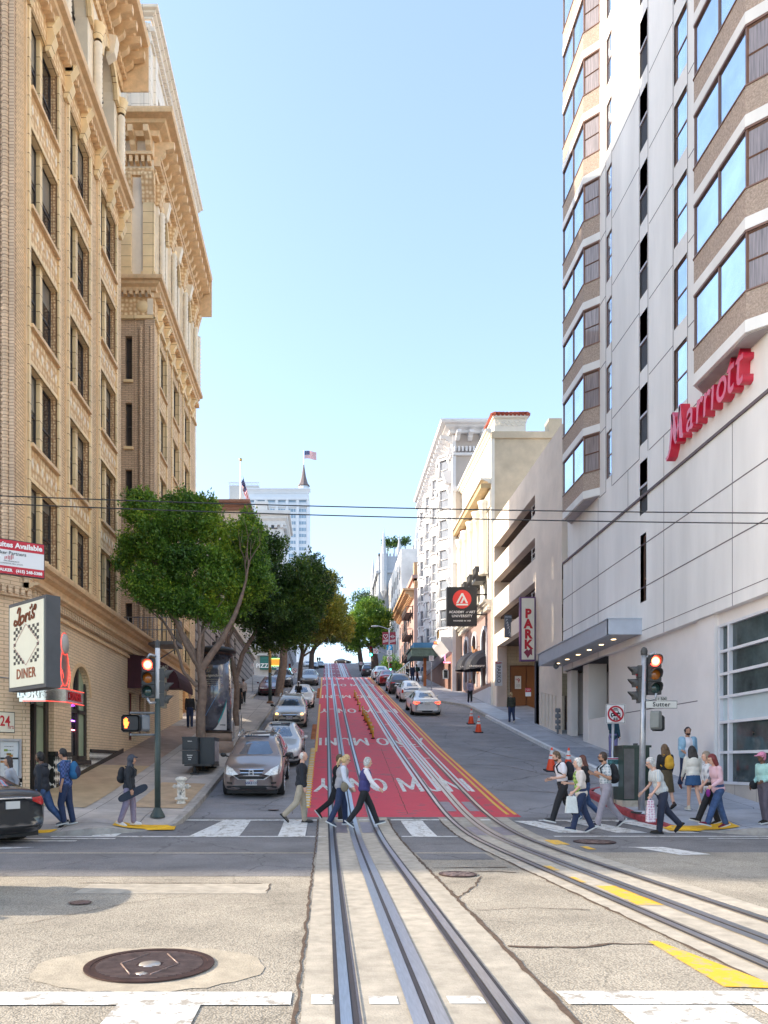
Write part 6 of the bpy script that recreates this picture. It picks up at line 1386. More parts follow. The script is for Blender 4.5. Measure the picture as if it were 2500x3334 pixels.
TYPES={
'sedan':dict(L=4.75,W=1.83,st=[(-.5,.30,.58,.62,.66,.5),(-.485,.22,.64,.69,.86,.7),(-.43,.18,.70,.77,.95,.78),(-.33,.18,.77,.86,.99,.82),(-.235,.18,.85,.95,1,.84),(-.205,.18,.87,.98,1,.82),(-.06,.18,.90,1.36,1,.66),(.03,.18,.91,1.44,1,.64),(.14,.18,.92,1.45,1,.64),(.25,.18,.93,1.37,1,.64),(.375,.18,.94,1.08,.99,.72),(.44,.18,.94,1.05,.96,.76),(.485,.22,.90,1.03,.9,.74),(.5,.32,.72,.86,.78,.6)]),
'suv':dict(L=4.55,W=1.82,st=[(-.5,.34,.70,.76,.68,.5),(-.485,.26,.80,.86,.88,.7),(-.43,.22,.88,.96,.96,.8),(-.33,.22,.95,1.05,1,.84),(-.245,.22,1.0,1.12,1,.86),(-.215,.22,1.02,1.15,1,.84),(-.10,.22,1.05,1.56,1,.70),(0,.22,1.06,1.66,1,.69),(.18,.22,1.08,1.68,1,.69),(.36,.22,1.10,1.64,1,.68),(.425,.22,1.1,1.50,.99,.70),(.465,.24,1.08,1.20,.97,.78),(.487,.28,1.0,1.10,.94,.78),(.5,.38,.80,.9,.84,.7)]),
'hatch':dict(L=4.48,W=1.75,st=[(-.5,.30,.62,.66,.64,.5),(-.485,.22,.70,.75,.84,.7),(-.43,.18,.76,.83,.94,.78),(-.34,.18,.84,.93,.98,.82),(-.27,.18,.9,1.0,1,.84),(-.24,.18,.92,1.04,1,.82),(-.09,.18,.95,1.42,1,.66),(.02,.18,.96,1.49,1,.64),(.14,.18,.97,1.48,1,.64),(.28,.18,.98,1.38,1,.64),(.42,.18,1.0,1.18,.98,.68),(.46,.20,1.0,1.10,.95,.72),(.485,.24,.92,1.0,.9,.74),(.5,.34,.74,.82,.8,.6)])}
def subsurf(me,lv):
    o=bpy.data.objects.new('t',me); C.objects.link(o); m=o.modifiers.new('s','SUBSURF'); m.levels=lv; m.render_levels=lv
    dg=bpy.context.evaluated_depsgraph_get(); r=bpy.data.meshes.new_from_object(o.evaluated_get(dg)); C.objects.unlink(o); bpy.data.objects.remove(o); return r
def decal(bvh,poly,ax,off,mats,cuts=3,thick=True):
    """poly in (x,z) for ax '-y'/'+y' views, in (y,z) for '+x'/'-x'; projected on the body"""
    bm=bmesh.new(); s=-1 if ax[0]=='-' else 1
    V=[bm.verts.new((a,0,b)) if ax[1]=='y' else bm.verts.new((0,a,b)) for a,b in poly]; bm.faces.new(V)
    bmesh.ops.triangulate(bm,faces=bm.faces[:]); bmesh.ops.subdivide_edges(bm,edges=bm.edges[:],cuts=cuts,use_grid_fill=True)
    d=Vector((0,-s,0)) if ax[1]=='y' else Vector((-s,0,0)); last=None; miss=[]
    for v in bm.verts:
        o=v.co-d*6; h=bvh.ray_cast(o,d)
        if h[0] is None: miss.append(v); continue
        v.co=h[0]-d*off
    for v in miss:
        best=None
        for q in bm.verts:
            if q not in miss:
                dd=(Vector((q.co.x,0,q.co.z))-Vector((v.co.x,0,v.co.z))).length if ax[1]=='y' else (Vector((0,q.co.y,q.co.z))-Vector((0,v.co.y,v.co.z))).length
                if best is None or dd<best[0]: best=(dd,q)
        if best: 
            if ax[1]=='y': v.co.y=best[1].co.y
            else: v.co.x=best[1].co.x
    me=bpy.data.meshes.new('d'); bm.normal_update(); bm.to_mesh(me); bm.free(); me.materials.append(mats); boxuv(me)
    for p in me.polygons: p.use_smooth=True
    return me
def car(label,cat,kind,pt,loc,rz,pitch=None,name='parked_car',front='a',rear='a',plate='',rails=False,sunroof=False,scale=(1,1,1),lit=None,brake=False,group='cars queuing on the hill'):
    T=TYPES[kind]; L=T['L']*scale[1]; W=T['W']*scale[0]; hs=scale[2]; hw=W/2
    if pitch is None: sl=math.atan((zc(loc[1]+1.3)-zc(loc[1]-1.3))/2.6); pitch=sl*math.cos(rz)
    t=thing(name,label,cat,loc,rz,group); t.rotation_euler=(pitch,0,rz)
    z0=(0,0,0); mb=MB(); mb.smooth=True; N=0
    for (y,zb,be,tp,wf,tf) in T['st']:
        w_=hw*wf; tw=hw*tf; cab=tp-be>.2
        half=[(0,zb),(w_*.8,zb),(w_*.97,zb+.06),(w_*1.0,zb+(be-zb)*.45),(w_*.985,be-.06),(w_*.955,be),(tw*1.02 if cab else tw*1.08,tp-(.10 if cab else .035)),(tw*.86,tp-.005),(tw*.45,tp+.02),(0,tp+.03)]
        full=half+[(-a,b) for a,b in half[-2:0:-1]]; N=len(full)
        mb.v+= [(a,y*L,b*hs) for a,b in full]
    n=len(T['st'])
    for i in range(n-1):
        for j in range(N): mb.f.append([i*N+j,i*N+(j+1)%N,(i+1)*N+(j+1)%N,(i+1)*N+j]); mb.mi.append(0); mb.sm.append(True)
    mb.f.append(list(range(N))); mb.mi.append(0); mb.sm.append(True); mb.f.append([(n-1)*N+j for j in range(N)][::-1]); mb.mi.append(0); mb.sm.append(True)
    me=subsurf(mb.mesh('body',pt),2); me.name='body'; link('body',me,t,loc=z0)
    bvh=BVHTree.FromPolygons([v.co for v in me.vertices],[p.vertices[:] for p in me.polygons])
    def dc(nm,poly,ax,m,off=.008,cuts=3,par=None,mir=False):
        P=[(a,b*hs) for a,b in poly]; o=link(nm,decal(bvh,P,ax,off,m,cuts),par or t,loc=z0)
        if mir: link(nm,decal(bvh,[(-a,b) for a,b in P],ax,off,m,cuts),par or t,loc=z0)
        return o
    st={round(s[0],3):s for s in T['st']}; roof=max(s[3] for s in T['st']); suv=kind=='suv'
    cy=[s for s in T['st'] if s[0]<0]; cowl=[s for s in T['st'] if -.28<s[0]<-.19][-1]; rw=[s for s in T['st'] if s[0]>.33][0]
    zc_=cowl[3]+.03; zr=roof-.085
    dc('windshield',[(-hw*.80,zc_),(hw*.80,zc_),(hw*.61,zr),(-hw*.61,zr)],'-y',M_CGL,.006,4)
    bz=(1.20 if suv else (1.10 if kind=='sedan' else 1.18)); dc('rear_window',[(-hw*.72,bz),(hw*.72,bz),(hw*.58,roof-.10),(-hw*.58,roof-.10)],'+y',M_CGL,.013,4)
    bl=cowl[2]+.05; e=L*(.33 if not suv else .41)
    sw=[(-L*.17,bl+.02),(-L*.035,roof-.13),(L*.14,roof-.12),(L*(.22 if not suv else .35),roof-.17),(e*.95,bl+.12),(L*.20,bl+.06)]
    for ax in ('+x','-x'):
        s_=dc('side_window',sw,ax,M_CGL,.006,4); dc('pillar',[(L*.03,bl),(L*.045,bl),(L*.045,roof-.13),(L*.03,roof-.13)],ax,M_TRIM,.010,1,s_)
        dc('sill_trim',[(-L*.22,.20),(L*.22,.20),(L*.22,.27),(-L*.22,.27)],ax,M_TRIM,.008,1)
        for dy in (-.03,.17): dc('door_handle',[(L*dy,bl-.13),(L*dy+.18,bl-.13),(L*dy+.18,bl-.10),(L*dy,bl-.10)],ax,pt,.02,1)
    # wheels
    r=.335*(1.06 if suv else 1); wy=(-L*.305,L*.29)
    for y in wy:
        for sx in (-1,1):
            ar=[(y+ (r+.07)*math.cos(q),r+(r+.07)*math.sin(q)) for q in np.linspace(-.35,math.pi+.35,14)]
            dc('wheel_arch',[(a,max(.1,b)/hs) for a,b in ar],'+x' if sx>0 else '-x',M_TRIM,.004,2)
            x=sx*(hw-.095); m2=MB(); m2.lathe((x-sx*.12,y,r),[(r*.62,0),(r*.97,.0),(r,.03),(r,.19),(r*.96,.225),(r*.66,.225)],20,ax=(sx,0,0)); m2.add([(x-sx*.1,y+r*.97*math.cos(q),r+r*.97*math.sin(q)) for q in np.linspace(0,6.0,16)],[tuple(range(16))])
            wo=m2.build('wheel',M_TYRE,t,loc=z0); m2=MB(); m2.lathe((x,y,r),[(0,.085),(r*.2,.09),(r*.22,.075)],10,ax=(sx,0,0))
            for k in range(7): q=k*2*math.pi/7; m2.tube([(x+sx*.08,y+r*.1*math.cos(q),r+r*.1*math.sin(q)),(x+sx*.09,y+r*.6*math.cos(q),r+r*.6*math.sin(q))],[.03,.04],5,sm=False)
            m2.lathe((x,y,r),[(r*.58,.09),(r*.68,.108),(r*.66,.05)],20,ax=(sx,0,0)); m2.build('rim',M_RIM,wo,loc=z0)
    for sx in (-1,1):     # mirrors
        m2=MB(); m2.ell((sx*(hw+.10),-L*.165,bl+.06),(.10,.06,.07),10,8); m2.tube([(sx*hw*.93,-L*.165,bl),(sx*(hw+.04),-L*.165,bl+.03)],.025,5); m2.build('side_mirror',pt if not suv else M_TRIM,t,loc=z0)
    m2=MB(); m2.box(-hw*.82,hw*.82,-L*.46,L*.46,.16,.3); m2.build('underbody',M_TRIM,t,loc=z0)
    # front
    k=1.27 if suv else 1.0
    f=lambda z:z*k
    if front=='crv':
        dc('headlight',[(-hw*.95,.86),(-hw*.92,.98),(-hw*.62,.90),(-hw*.42,.76),(-hw*.60,.73),(-hw*.90,.76)],'-y',M_LAMP,.012,3,mir=True)
        g=dc('grille',[(-hw*.40,.90),(hw*.40,.90),(hw*.33,.76),(hw*.16,.72),(-hw*.16,.72),(-hw*.33,.76)],'-y',M_TRIM,.010,3)
        for z0_,z1_,wd in ((.885,.905,.40),(.80,.82,.36),(.715,.745,.26)): dc('grille_bar',[(-hw*wd,z0_),(hw*wd,z0_),(hw*wd,z1_),(-hw*wd,z1_)],'-y',M_CHR,.02,3,g)
        dc('lower_grille',[(-hw*.60,.73),(-hw*.40,.70),(hw*.40,.70),(hw*.60,.73),(hw*.40,.60),(-hw*.40,.60)],'-y',M_TRIM,.008,3); dc('chrome_strip',[(-hw*.62,.73),(-hw*.42,.595),(hw*.42,.595),(hw*.62,.73),(hw*.57,.73),(hw*.38,.62),(-hw*.38,.62),(-hw*.57,.73)],'-y',M_CHR,.016,2)
        dc('bumper_lower',[(-hw*.86,.30),(hw*.86,.30),(hw*.80,.40),(hw*.55,.43),(-hw*.55,.43),(-hw*.80,.40)],'-y',M_TRIM,.008,3); dc('fog_light',[(-hw*.80,.48),(-hw*.62,.47),(-hw*.62,.53),(-hw*.80,.54)],'-y',M_TRIM,.012,2,mir=True)
        y_=-L*.5-.03; m2=MB(); em=basis((0,y_-.01,.82*hs),(1,0,0)); strokes(m2,[[(-.05,-.06),(-.035,.06)],[(.05,-.06),(.035,.06)],[(-.04,0),(.04,0)],[(-.075,-.07),(-.06,.075),(.06,.075),(.075,-.07),(-.075,-.07)]],.018,em,.012); m2.build('badge',M_CHR,g,loc=z0)
    else:
        c=front
        hl={'a':[(-hw*.94,.66),(-hw*.93,.73),(-hw*.72,.74),(-hw*.45,.65),(-hw*.50,.60),(-hw*.84,.61)],'b':[(-hw*.93,.62),(-hw*.95,.71),(-hw*.75,.73),(-hw*.48,.66),(-hw*.52,.60)],'c':[(-hw*.95,.66),(-hw*.95,.70),(-hw*.42,.66),(-hw*.42,.62),(-hw*.88,.60)]}[c]
        dc('headlight',[(a,f(b)) for a,b in hl],'-y',M_LAMP,.012,3,mir=True)
        g=dc('grille',[(a,f(b)) for a,b in ([(-hw*.45,.66),(hw*.45,.66),(hw*.34,.53),(-hw*.34,.53)] if c!='c' else [(-hw*.42,.64),(hw*.42,.64),(hw*.38,.60),(-hw*.38,.60)])],'-y',M_TRIM,.010,3)
        dc('grille_bar',[(a,f(b)) for a,b in [(-hw*.45,.645),(hw*.45,.645),(hw*.43,.62),(-hw*.43,.62)]],'-y',M_CHR,.018,3,g)
        if c=='b': dc('grille_bar',[(a,f(b)) for a,b in [(-hw*.38,.585),(hw*.38,.585),(hw*.37,.57),(-hw*.37,.57)]],'-y',M_CHR,.018,3,g)
        dc('lower_grille',[(a,f(b)) for a,b in [(-hw*.55,.44),(hw*.55,.44),(hw*.72,.30),(-hw*.72,.30)]],'-y',M_TRIM,.008,3); dc('fog_light',[(a,f(b)) for a,b in [(-hw*.86,.46),(-hw*.68,.42),(-hw*.66,.34),(-hw*.84,.34)]],'-y',M_TRIM,.010,2,mir=True)
        if lit: dc('turn_lamp',[(a,f(b)) for a,b in [(-hw*.80,.63),(-hw*.80,.69),(-hw*.66,.69),(-hw*.66,.63)]],'-y',M_AMB,.02,2,mir=True)
        if lit: dc('bumper_strip',[(-hw*.8,f(.29)),(hw*.8,f(.29)),(hw*.8,f(.31)),(-hw*.8,f(.31))],'-y',M_CHR,.014,2)
    zp=(.52 if front=='crv' else f(.50))*hs; y_=-L*.5-.035
    if plate:
        m2=MB(); m2.box(-.16,.16,y_,y_+.02,zp-.08,zp+.08); pl=m2.build('number_plate',M_PLATE,t,loc=z0)
        tm=textmesh(plate,.105,ext=.002,bold=.003,sx=.95); tm.transform(basis((0,y_-.003,zp-.012),(1,0,0))); tm.materials.clear(); tm.materials.append(M_NAVY); link('plate_number',tm,pl,loc=z0)
        tm=textmesh('California',.035,ext=.002,bold=.001); tm.transform(basis((0,y_-.003,zp+.058),(1,0,0))); tm.materials.clear(); tm.materials.append(M_REDL); link('plate_state',tm,pl,loc=z0)
    # rear
    TL=M_BRK if brake else M_TAIL
    if suv: tl=[(-hw*.96,.92),(-hw*.95,1.06),(-hw*.5,1.02),(-hw*.55,.94)]; pz=.80
    elif rear=='prius': tl=[(-hw*.93,.70),(-hw*.90,.96),(-hw*.80,.96),(-hw*.76,.86),(-hw*.78,.70)]; pz=.72
    else: tl=[(-hw*.93,.78),(-hw*.90,.92),(-hw*.5,.88),(-hw*.5,.82),(-hw*.72,.74)]; pz=.76
    dc('tail_light',tl,'+y',TL,.012,3,mir=True)
    if brake: dc('tail_light_lens',[(-hw*.9,.80),(-hw*.88,.85),(-hw*.5,.87),(-hw*.5,.84)],'+y',M_TAIL,.018,2,mir=True)
    dc('rear_trim',[(-hw*.48,pz+.11),(hw*.48,pz+.11),(hw*.48,pz+.135),(-hw*.48,pz+.135)],'+y',M_CHR,.014,2); dc('bumper_lower',[(-hw*.8,.26 if not suv else .3),(hw*.8,.26 if not suv else .3),(hw*.7,.36 if not suv else .5),(-hw*.7,.36 if not suv else .5)],'+y',M_TRIM,.008,2)
    if rear=='prius': dc('rear_glass_panel',[(-hw*.72,.94),(hw*.72,.94),(hw*.74,1.06),(-hw*.74,1.06)],'+y',M_CGL,.010,2)
    m2=MB(); m2.box(-.16,.16,L*.5+.01,L*.5+.03,(pz-.07)*hs,(pz+.07)*hs); m2.build('number_plate',M_PLATE,t,loc=z0)
    if rails:
        for sx in (-1,1): m2=MB(); m2.tube([(sx*hw*.66,-L*.02,roof*hs-.05),(sx*hw*.68,L*.02,roof*hs+.03),(sx*hw*.68,L*.30,roof*hs+.03),(sx*hw*.67,L*.34,roof*hs-.06)],.022,6); m2.build('roof_rail',M_CHR,t,loc=z0)
    if sunroof:
        h=bvh.ray_cast(Vector((0,-L*.01,5)),Vector((0,0,-1)))[0]; m2=MB(); m2.box(-hw*.42,hw*.42,-L*.045,L*.06,h.z-.02,h.z+.014); m2.build('sunroof',M_CGL,t,loc=z0)
    m2=MB(); m2.box(-hw*.6,hw*.6,-L*.12,-L*.02,.6*hs,1.0*hs)
    for sx in (-1,1): m2.ell((sx*hw*.42,L*.02,(1.02 if not suv else 1.2)*hs),(.2,.12,.30),8,6)
    m2.build('seats',M_TRIM,t,loc=z0)
    return t
def carat(label,cat,kind,pt,px,py,off,rz,**kw):    # px,py of the ground contact under the near bumper
    p=hit(px,py); y=p.y+off; X=p.x; return car(label,cat,kind,pt,(X,y,zc(y)+.005),rz,**kw)
P_TAUPE=paint('taupe_grey_paint',(.21,.165,.155)); P_SIL=paint('silver_paint',(.52,.52,.53),.6); P_CHAMP=paint('champagne_paint',(.42,.38,.33),.5); P_WH=paint('white_car_paint',(.78,.78,.77),0); P_MARO=paint('maroon_paint',(.10,.012,.025),.4); P_DG=paint('dark_grey_paint',(.07,.065,.068),.5); P_GR=paint('mid_grey_paint',(.20,.205,.215),.5); P_RED=paint('deep_red_paint',(.30,.012,.02),.4); P_BLU=paint('steel_blue_paint',(.12,.17,.22),.5); P_BK=paint('black_car_paint',(.02,.02,.022),.2)
H=math.pi
def cx_(px0,px1,py): p=hit((px0+px1)/2,py); return p
# left lane, facing the camera
carat('taupe grey suv with chrome grille leading the queue, its plate reading 6SKE127','suv','suv',P_TAUPE,820,2603,2.2,0,front='crv',plate='6SKE127',rails=True,sunroof=True,name='suv')
carat('silver sedan half hidden directly behind the taupe suv','car','sedan',P_SIL,903,2500,2.3,0,front='b',sunroof=True,name='car',lit=None)
carat('beige wagon with lit amber front lamps, behind the half hidden silver sedan','car','suv',P_CHAMP,942,2374,2.3,0,front='a',plate='8HRT658',rails=True,lit=True,scale=(1,1.03,.96),name='car')
carat('white sedan behind the beige wagon in the left lane','car','sedan',P_WH,978,2307,2.2,0,front='b',name='car')
carat('mid grey sedan highest in the left lane below the crest','car','sedan',P_GR,1005,2233,2.2,0,front='c',name='car')
carat('dark maroon sedan in the kerbside bay behind the lamp post','car','sedan',P_MARO,876,2266,2.2,0,front='c',name='car')
carat('black suv parked behind the maroon sedan','suv','suv',P_DG,912,2245,4.2,0,front='a',name='suv')
carat('steel blue sedan beyond the crest in the left lane','car','sedan',P_BLU,1016,2205,30,0,front='b',name='car',group='cars beyond the crest')
t2=carat('small dark sedan just right of the steel blue one beyond the crest','car','sedan',P_BK,1040,2205,34,0,front='b',name='car',group='cars beyond the crest')
carat('white car mostly hidden left of the steel blue sedan beyond the crest','car','sedan',P_WH,985,2205,38,0,front='a',name='car',group='cars beyond the crest')
# right lane, seen from behind
tx=carat('white taxi with roof light, last in the right hand queue','taxi','sedan',P_WH,1390,2332,2.3,H,rear='a',brake=True,name='taxi')
L_=4.75; m2=MB(); m2.prism([(-.30,.12,1.47),(.30,.12,1.47),(.22,.12,1.60),(.08,.12,1.66),(-.08,.12,1.66),(-.22,.12,1.60)],(0,.22,0)); m2.build('roof_light',mat('taxi_light_white',(.8,.8,.78),.4),tx,loc=(0,0,0))
for s,x in (('P307',-.40),): me=textmesh(s,.14,ext=.004,bold=.003); me.transform(basis((.42,L_*.5+.012,.80),(-1,0,0))); me.materials.clear(); me.materials.append(M_BLK); link('taxi_number',me,tx,loc=(0,0,0))
carat('white hatchback with split rear glass ahead of the taxi','car','hatch',P_WH,1343,2288,2.2,H,rear='prius',name='car')
carat('dark grey suv with roof rails ahead of the white hatchback','suv','suv',P_DG,1305,2262,2.4,H,rails=True,name='suv',scale=(1.04,1.05,1))
carat('deep red sedan ahead of the dark grey suv','car','sedan',P_RED,1264,2234,2.3,H,name='car')
carat('white sedan at the head of the right hand queue','car','sedan',P_WH,1243,2215,2.3,H,name='car')
p=at(1194,2180,150); car('black delivery van parked at the right beyond the crest','van','suv',P_BK,(p.x,150,zc(150)),H,name='van',scale=(1.15,1.15,1.35),group='cars beyond the crest')
car('low black car crossing at the top of the hill','car','sedan',P_BK,(4.6,206.5,zc(206)),R(60),pitch=0,name='car',group='cars beyond the crest')
car('unseen white van added off the left edge to cast a shadow on the street','van','suv',P_WH,(-6.75,9.5,.005),R(90),pitch=0,name='van',group=None,scale=(1,1,1.12))  # added out of view only for the shadow it casts
# dark sedan leaving the frame at the left (the van above is added, unseen, for its shadow)
car('black sedan leaving at the left edge with red tail lamp and pale plate','car','sedan',P_BK,(-8.25,16.45,.0),R(-121),pitch=0,name='car',group=None,scale=(1.03,1,1.08),rear='a')
# ---------------- street furniture
M_GPOL=mat('dark_green_pole',(.045,.065,.06),.55,noise=.15,scale=6); M_GALV=mat('galvanised_pole',(.42,.43,.46),.4,metal=.5,noise=.15,scale=6); M_SIGH=mat('signal_housing',(.05,.05,.05),.6,noise=.15); M_OLIVE=mat('olive_housing',(.16,.15,.11),.6,noise=.1)
M_RON=mat('lit_red_lens',(1,.05,.03),emit=3,noise=0); M_RCORE=mat('lit_red_core',(1,.35,.10),emit=3,noise=0); M_AOFF=mat('unlit_amber_lens',(.42,.12,.01),.25,noise=.1,coat=1); M_GOFF=mat('unlit_green_lens',(.02,.055,.05),.2,noise=.1,coat=1); M_GON=mat('lit_green_lens',(.05,1,.6),emit=4,noise=0); M_ORH=mat('lit_orange_hand',(1,.13,.02),emit=2.2,noise=0)
def signal_head(c,f=(0,-1,0),parent=None,lit='red',name='signal_head',label=None,s=1.0,group=None):
    """c: centre of the middle lamp"""
    c=Vector(c); f=Vector(f).normalized(); r=Vector((0,0,1)).cross(-f).normalized() ; r=f.cross(Vector((0,0,1))).normalized()*-1
    Mx=Matrix((r,f,Vector((0,0,1)))).transposed().to_4x4(); Mx.translation=c
    t=thing(name,label,'traffic light',c,group=group) if parent is None else parent
    mb=MB(); 
    for k in (-1,0,1): mb.box(-.17*s,.17*s,-.22*s,-.02*s,(k*.35-.168)*s,(k*.35+.168)*s)
    mb.xform(Mx); mb.build('housing',M_SIGH,t)
    for k,col in ((1,'red'),(0,'amber'),(-1,'green')):
        on=lit==col; m={'red':M_RON if on else mat('unlit_red_lens',(.25,.01,.01),.3),'amber':M_AOFF,'green':M_GON if on else M_GOFF}[col]
        mb=MB(); mb.lathe((0,0,k*.35*s),[(0,.03*s),(.09*s,.02*s),(.135*s,-.01*s)],20,ax=(0,1,0)); mb.xform(Mx); l=mb.build('lens',m,t)
        if on and col=='red': mb=MB(); mb.lathe((0,0,k*.35*s),[(0,.04*s),(.06*s,.035*s),(.095*s,.02*s)],16,ax=(0,1,0)); mb.xform(Mx); mb.build('lens_core',M_RCORE,l)
        mb=MB(); n=14; R0=.145*s
        for i in range(n):
            a0=-.5+(math.pi+1)*i/n; a1=-.5+(math.pi+1)*(i+1)/n; e=lambda a: (.10+.14*max(0,math.sin(a)))*s
            q=[(R0*math.cos(a),y,R0*math.sin(a)+k*.35*s) for a,y in ((a0,-.02*s),(a1,-.02*s),(a1,e(a1)),(a0,e(a0)))]; o=len(mb.v); mb.v+=q+[(x*1.06,y,(z-k*.35*s)*1.06+k*.35*s) for x,y,z in q]; mb.f+=[[o,o+1,o+2,o+3],[o+4,o+7,o+6,o+5],[o+2,o+6,o+7,o+3]]; mb.mi+=[0]*3; mb.sm+=[True]*3
        mb.xform(Mx); mb.build('visor',M_SIGH,t)
    return t
# left corner pole
pl=hit(513,2660); PX,PY,PZ=pl
t=thing('signal_pole','green pole with white top at the diner corner carrying a red light','signal pole',pl)
q=lambda px,py,d=0: at(px,py,PY+d)
mb=MB(); mb.cyl((PX,PY,PZ),(PX,PY,q(0,2275).z),.075,.07,14); mb.lathe((PX,PY,PZ),[(.19,0),(.18,.05),(.14,.12),(.10,.2),(.08,.24)],12); mb.build('pole',M_GPOL,t)
mb=MB(); mb.cyl((PX,PY,q(0,2275).z),(PX,PY,q(0,2108).z),.06,n=14); mb.build('pole_top',mat('white_pole_paint',(.60,.60,.62),.6,noise=.12),t)
mb=MB(); mb.lathe((PX,PY,q(0,2110).z),[(.065,0),(.065,.13),(.05,.17),(.02,.2),(0,.2)],12); mb.build('cap',M_SIGH,t)
c=q(481,2207,-.12); hd=thing('traffic_light','three lamp traffic light showing red at the diner corner','traffic light',c); signal_head(c,(0,-1,0),hd,'red',s=.93)
mb=MB(); zt=c.z+.52*.93; mb.tube([(c.x,PY-.16,zt),(c.x+.05,PY-.16,zt+.09),(PX,PY,zt+.06)],.035,7); mb.tube([(c.x,PY-.16,c.z-.50),(c.x+.05,PY-.16,c.z-.62),(PX,PY,c.z-.6)],.035,7); mb.build('bracket',M_GALV,hd)
c2=q(537,2240,.15); hd2=thing('traffic_light','olive backed traffic light turned away on the right of the green pole','traffic light',c2); signal_head(c2,(1,.25,0),hd2,None,s=.9)
mb=MB(); mb.box(PX+.06,PX+.17,PY+.0,PY+.3,c2.z-.5,c2.z+.5); mb.build('back_box',M_OLIVE,hd2)
def pedbox(c,w,h,f,label,lit=False,cat='pedestrian signal',m=None):
    t=thing('pedestrian_signal',label,cat,c); c=Vector(c); f=Vector(f).normalized(); r=Vector((f.y,-f.x,0))*-1
    if f.y<0: r=Vector((-f.y,f.x,0))
    Mx=Matrix((r,f,Vector((0,0,1)))).transposed().to_4x4(); Mx.translation=c; mb=MB(); e=.05
    pr=[(-w/2+e,-h/2),(w/2-e,-h/2),(w/2,-h/2+e),(w/2,h/2-e),(w/2-e,h/2),(-w/2+e,h/2),(-w/2,h/2-e),(-w/2,-h/2+e)]
    mb.prism([(x,-.2,z) for x,z in pr],(0,.2,0)); mb.xform(Mx); mb.build('housing',m or M_SIGH,t)
    mb=MB(); mb.prism([(x*.86,.0,z*.84) for x,z in pr],(0,.012,0)); mb.xform(Mx); mb.build('face',M_BLK if lit else mat('louvre_black',(.025,.025,.027),.5),t)
    mb=MB(); mb.prism([(x,.0,z) for x,z in [(a*1.04,b*1.04) for a,b in pr]],(0,-.03,0)); mb.xform(Mx); mb.build('rim',m or M_SIGH,t)
    if lit:
        mb=MB(); S=h*.011
        hand=[(-9,-26),(-9,-14),(-15,-2),(-15,22),(-10,22),(-10,4),(-8,4),(-8,28),(-3,28),(-3,6),(-1,6),(-1,30),(4,30),(4,6),(6,6),(6,26),(11,26),(11,2),(16,8),(20,6),(12,-14),(8,-20),(8,-26)]
        mb.prism([(x*S-w*.24,.016,z*S) for x,z in [(a*.85,b) for a,b in hand]],(0,.008,0)); mb.xform(Mx); mb.build('hand_symbol',M_ORH,t)
    return t
a=q(396,2328,-.1); b_=q(455,2382,-.1); pedbox(((a.x+b_.x)/2,PY-.12,(a.z+b_.z)/2),b_.x-a.x,a.z-b_.z,(0,-1,0),'pedestrian signal showing a lit orange hand at the diner corner',True)
a=q(455,2327,.05); b_=q(497,2380,.05); pedbox(((a.x+b_.x)/2,PY+.15,(a.z+b_.z)/2),b_.x-a.x-.02,a.z-b_.z,(.75,.6,0),'grey backed pedestrian signal between the lit hand and the green pole',m=M_GREY)
mb=MB()
for py in (2321,2392):
    z=q(0,py).z; x=q(428,0).x; mb.tube([(x,PY-.1,z),(x+.05,PY-.02,z),(PX,PY,z)],.028,7)
bt=thing('signal_bracket','pipe brackets holding the pedestrian signals to the green pole','bracket',(PX-.3,PY,q(0,2392).z)); mb.build('pipe',M_GREY,bt)
for o in list(bt.children): o.parent=t; o.location=-t.location; o.name='bracket'
bpy.data.objects.remove(bt)
# right corner pole
pr=hit(2084,2648); RX,RY,RZ=pr; q=lambda px,py,d=0: at(px,py,RY+d)
t=thing('signal_pole','galvanised pole on the right corner carrying red light and street name sign','signal pole',pr)
mb=MB(); mb.cyl((RX+.03,RY,RZ),(RX+.10,RY,q(0,2130).z),.085,.06,14); mb.lathe((RX+.03,RY,RZ),[(.0,.08),(.12,.08),(.19,.05),(.20,0)],8); mb.build('pole',M_GALV,t)
mb=MB(); mb.box(RX-.17,RX+.20,RY-.17,RY+.17,RZ,RZ+.05); mb.build('base_plate',M_SIGH,t)
mb=MB(); mb.lathe((RX+.10,RY,q(0,2132).z),[(.08,0),(.085,.1),(.06,.17),(.02,.2),(0,.2)],12); mb.build('cap',M_SIGH,t)
c=q(2133,2196,-.1); hd=thing('traffic_light','three lamp traffic light showing red on the right corner','traffic light',c); signal_head(c,(0,-1,0),hd,'red',s=.98)
mb=MB(); mb.tube([(RX+.08,RY,c.z+.42),(c.x,RY-.1,c.z+.56),(c.x,RY-.15,c.z+.5)],.03,7); mb.tube([(RX+.08,RY,c.z-.66),(c.x,RY-.1,c.z-.62),(c.x,RY-.15,c.z-.48)],.03,7); mb.build('bracket',M_GALV,hd)
c=q(2072,2228,.15); hd=thing('traffic_light','black backed traffic light turned left toward the hill on the right corner','traffic light',c); signal_head(c,(-1,.2,0),hd,None,s=.92)
t=thing('street_name_sign','street name sign reading Sutter with a small 500 plate above','sign',q(2152,2307)); 
a=q(2102,2283,-.1); b_=q(2202,2305,-.1); mb=MB(); mb.box(a.x,b_.x,RY-.12,RY-.09,b_.z,a.z,0); mb.box(a.x-.012,b_.x+.012,RY-.115,RY-.095,b_.z-.012,a.z+.012,1); mb.build('sign_plate',[M_PLATE,M_BLK],t); text('Sutter',.155,M_BLK,((a.x+b_.x)/2,RY-.125,(a.z+b_.z)/2),parent=t,ext=.002,bold=.003,spacing=1.15)
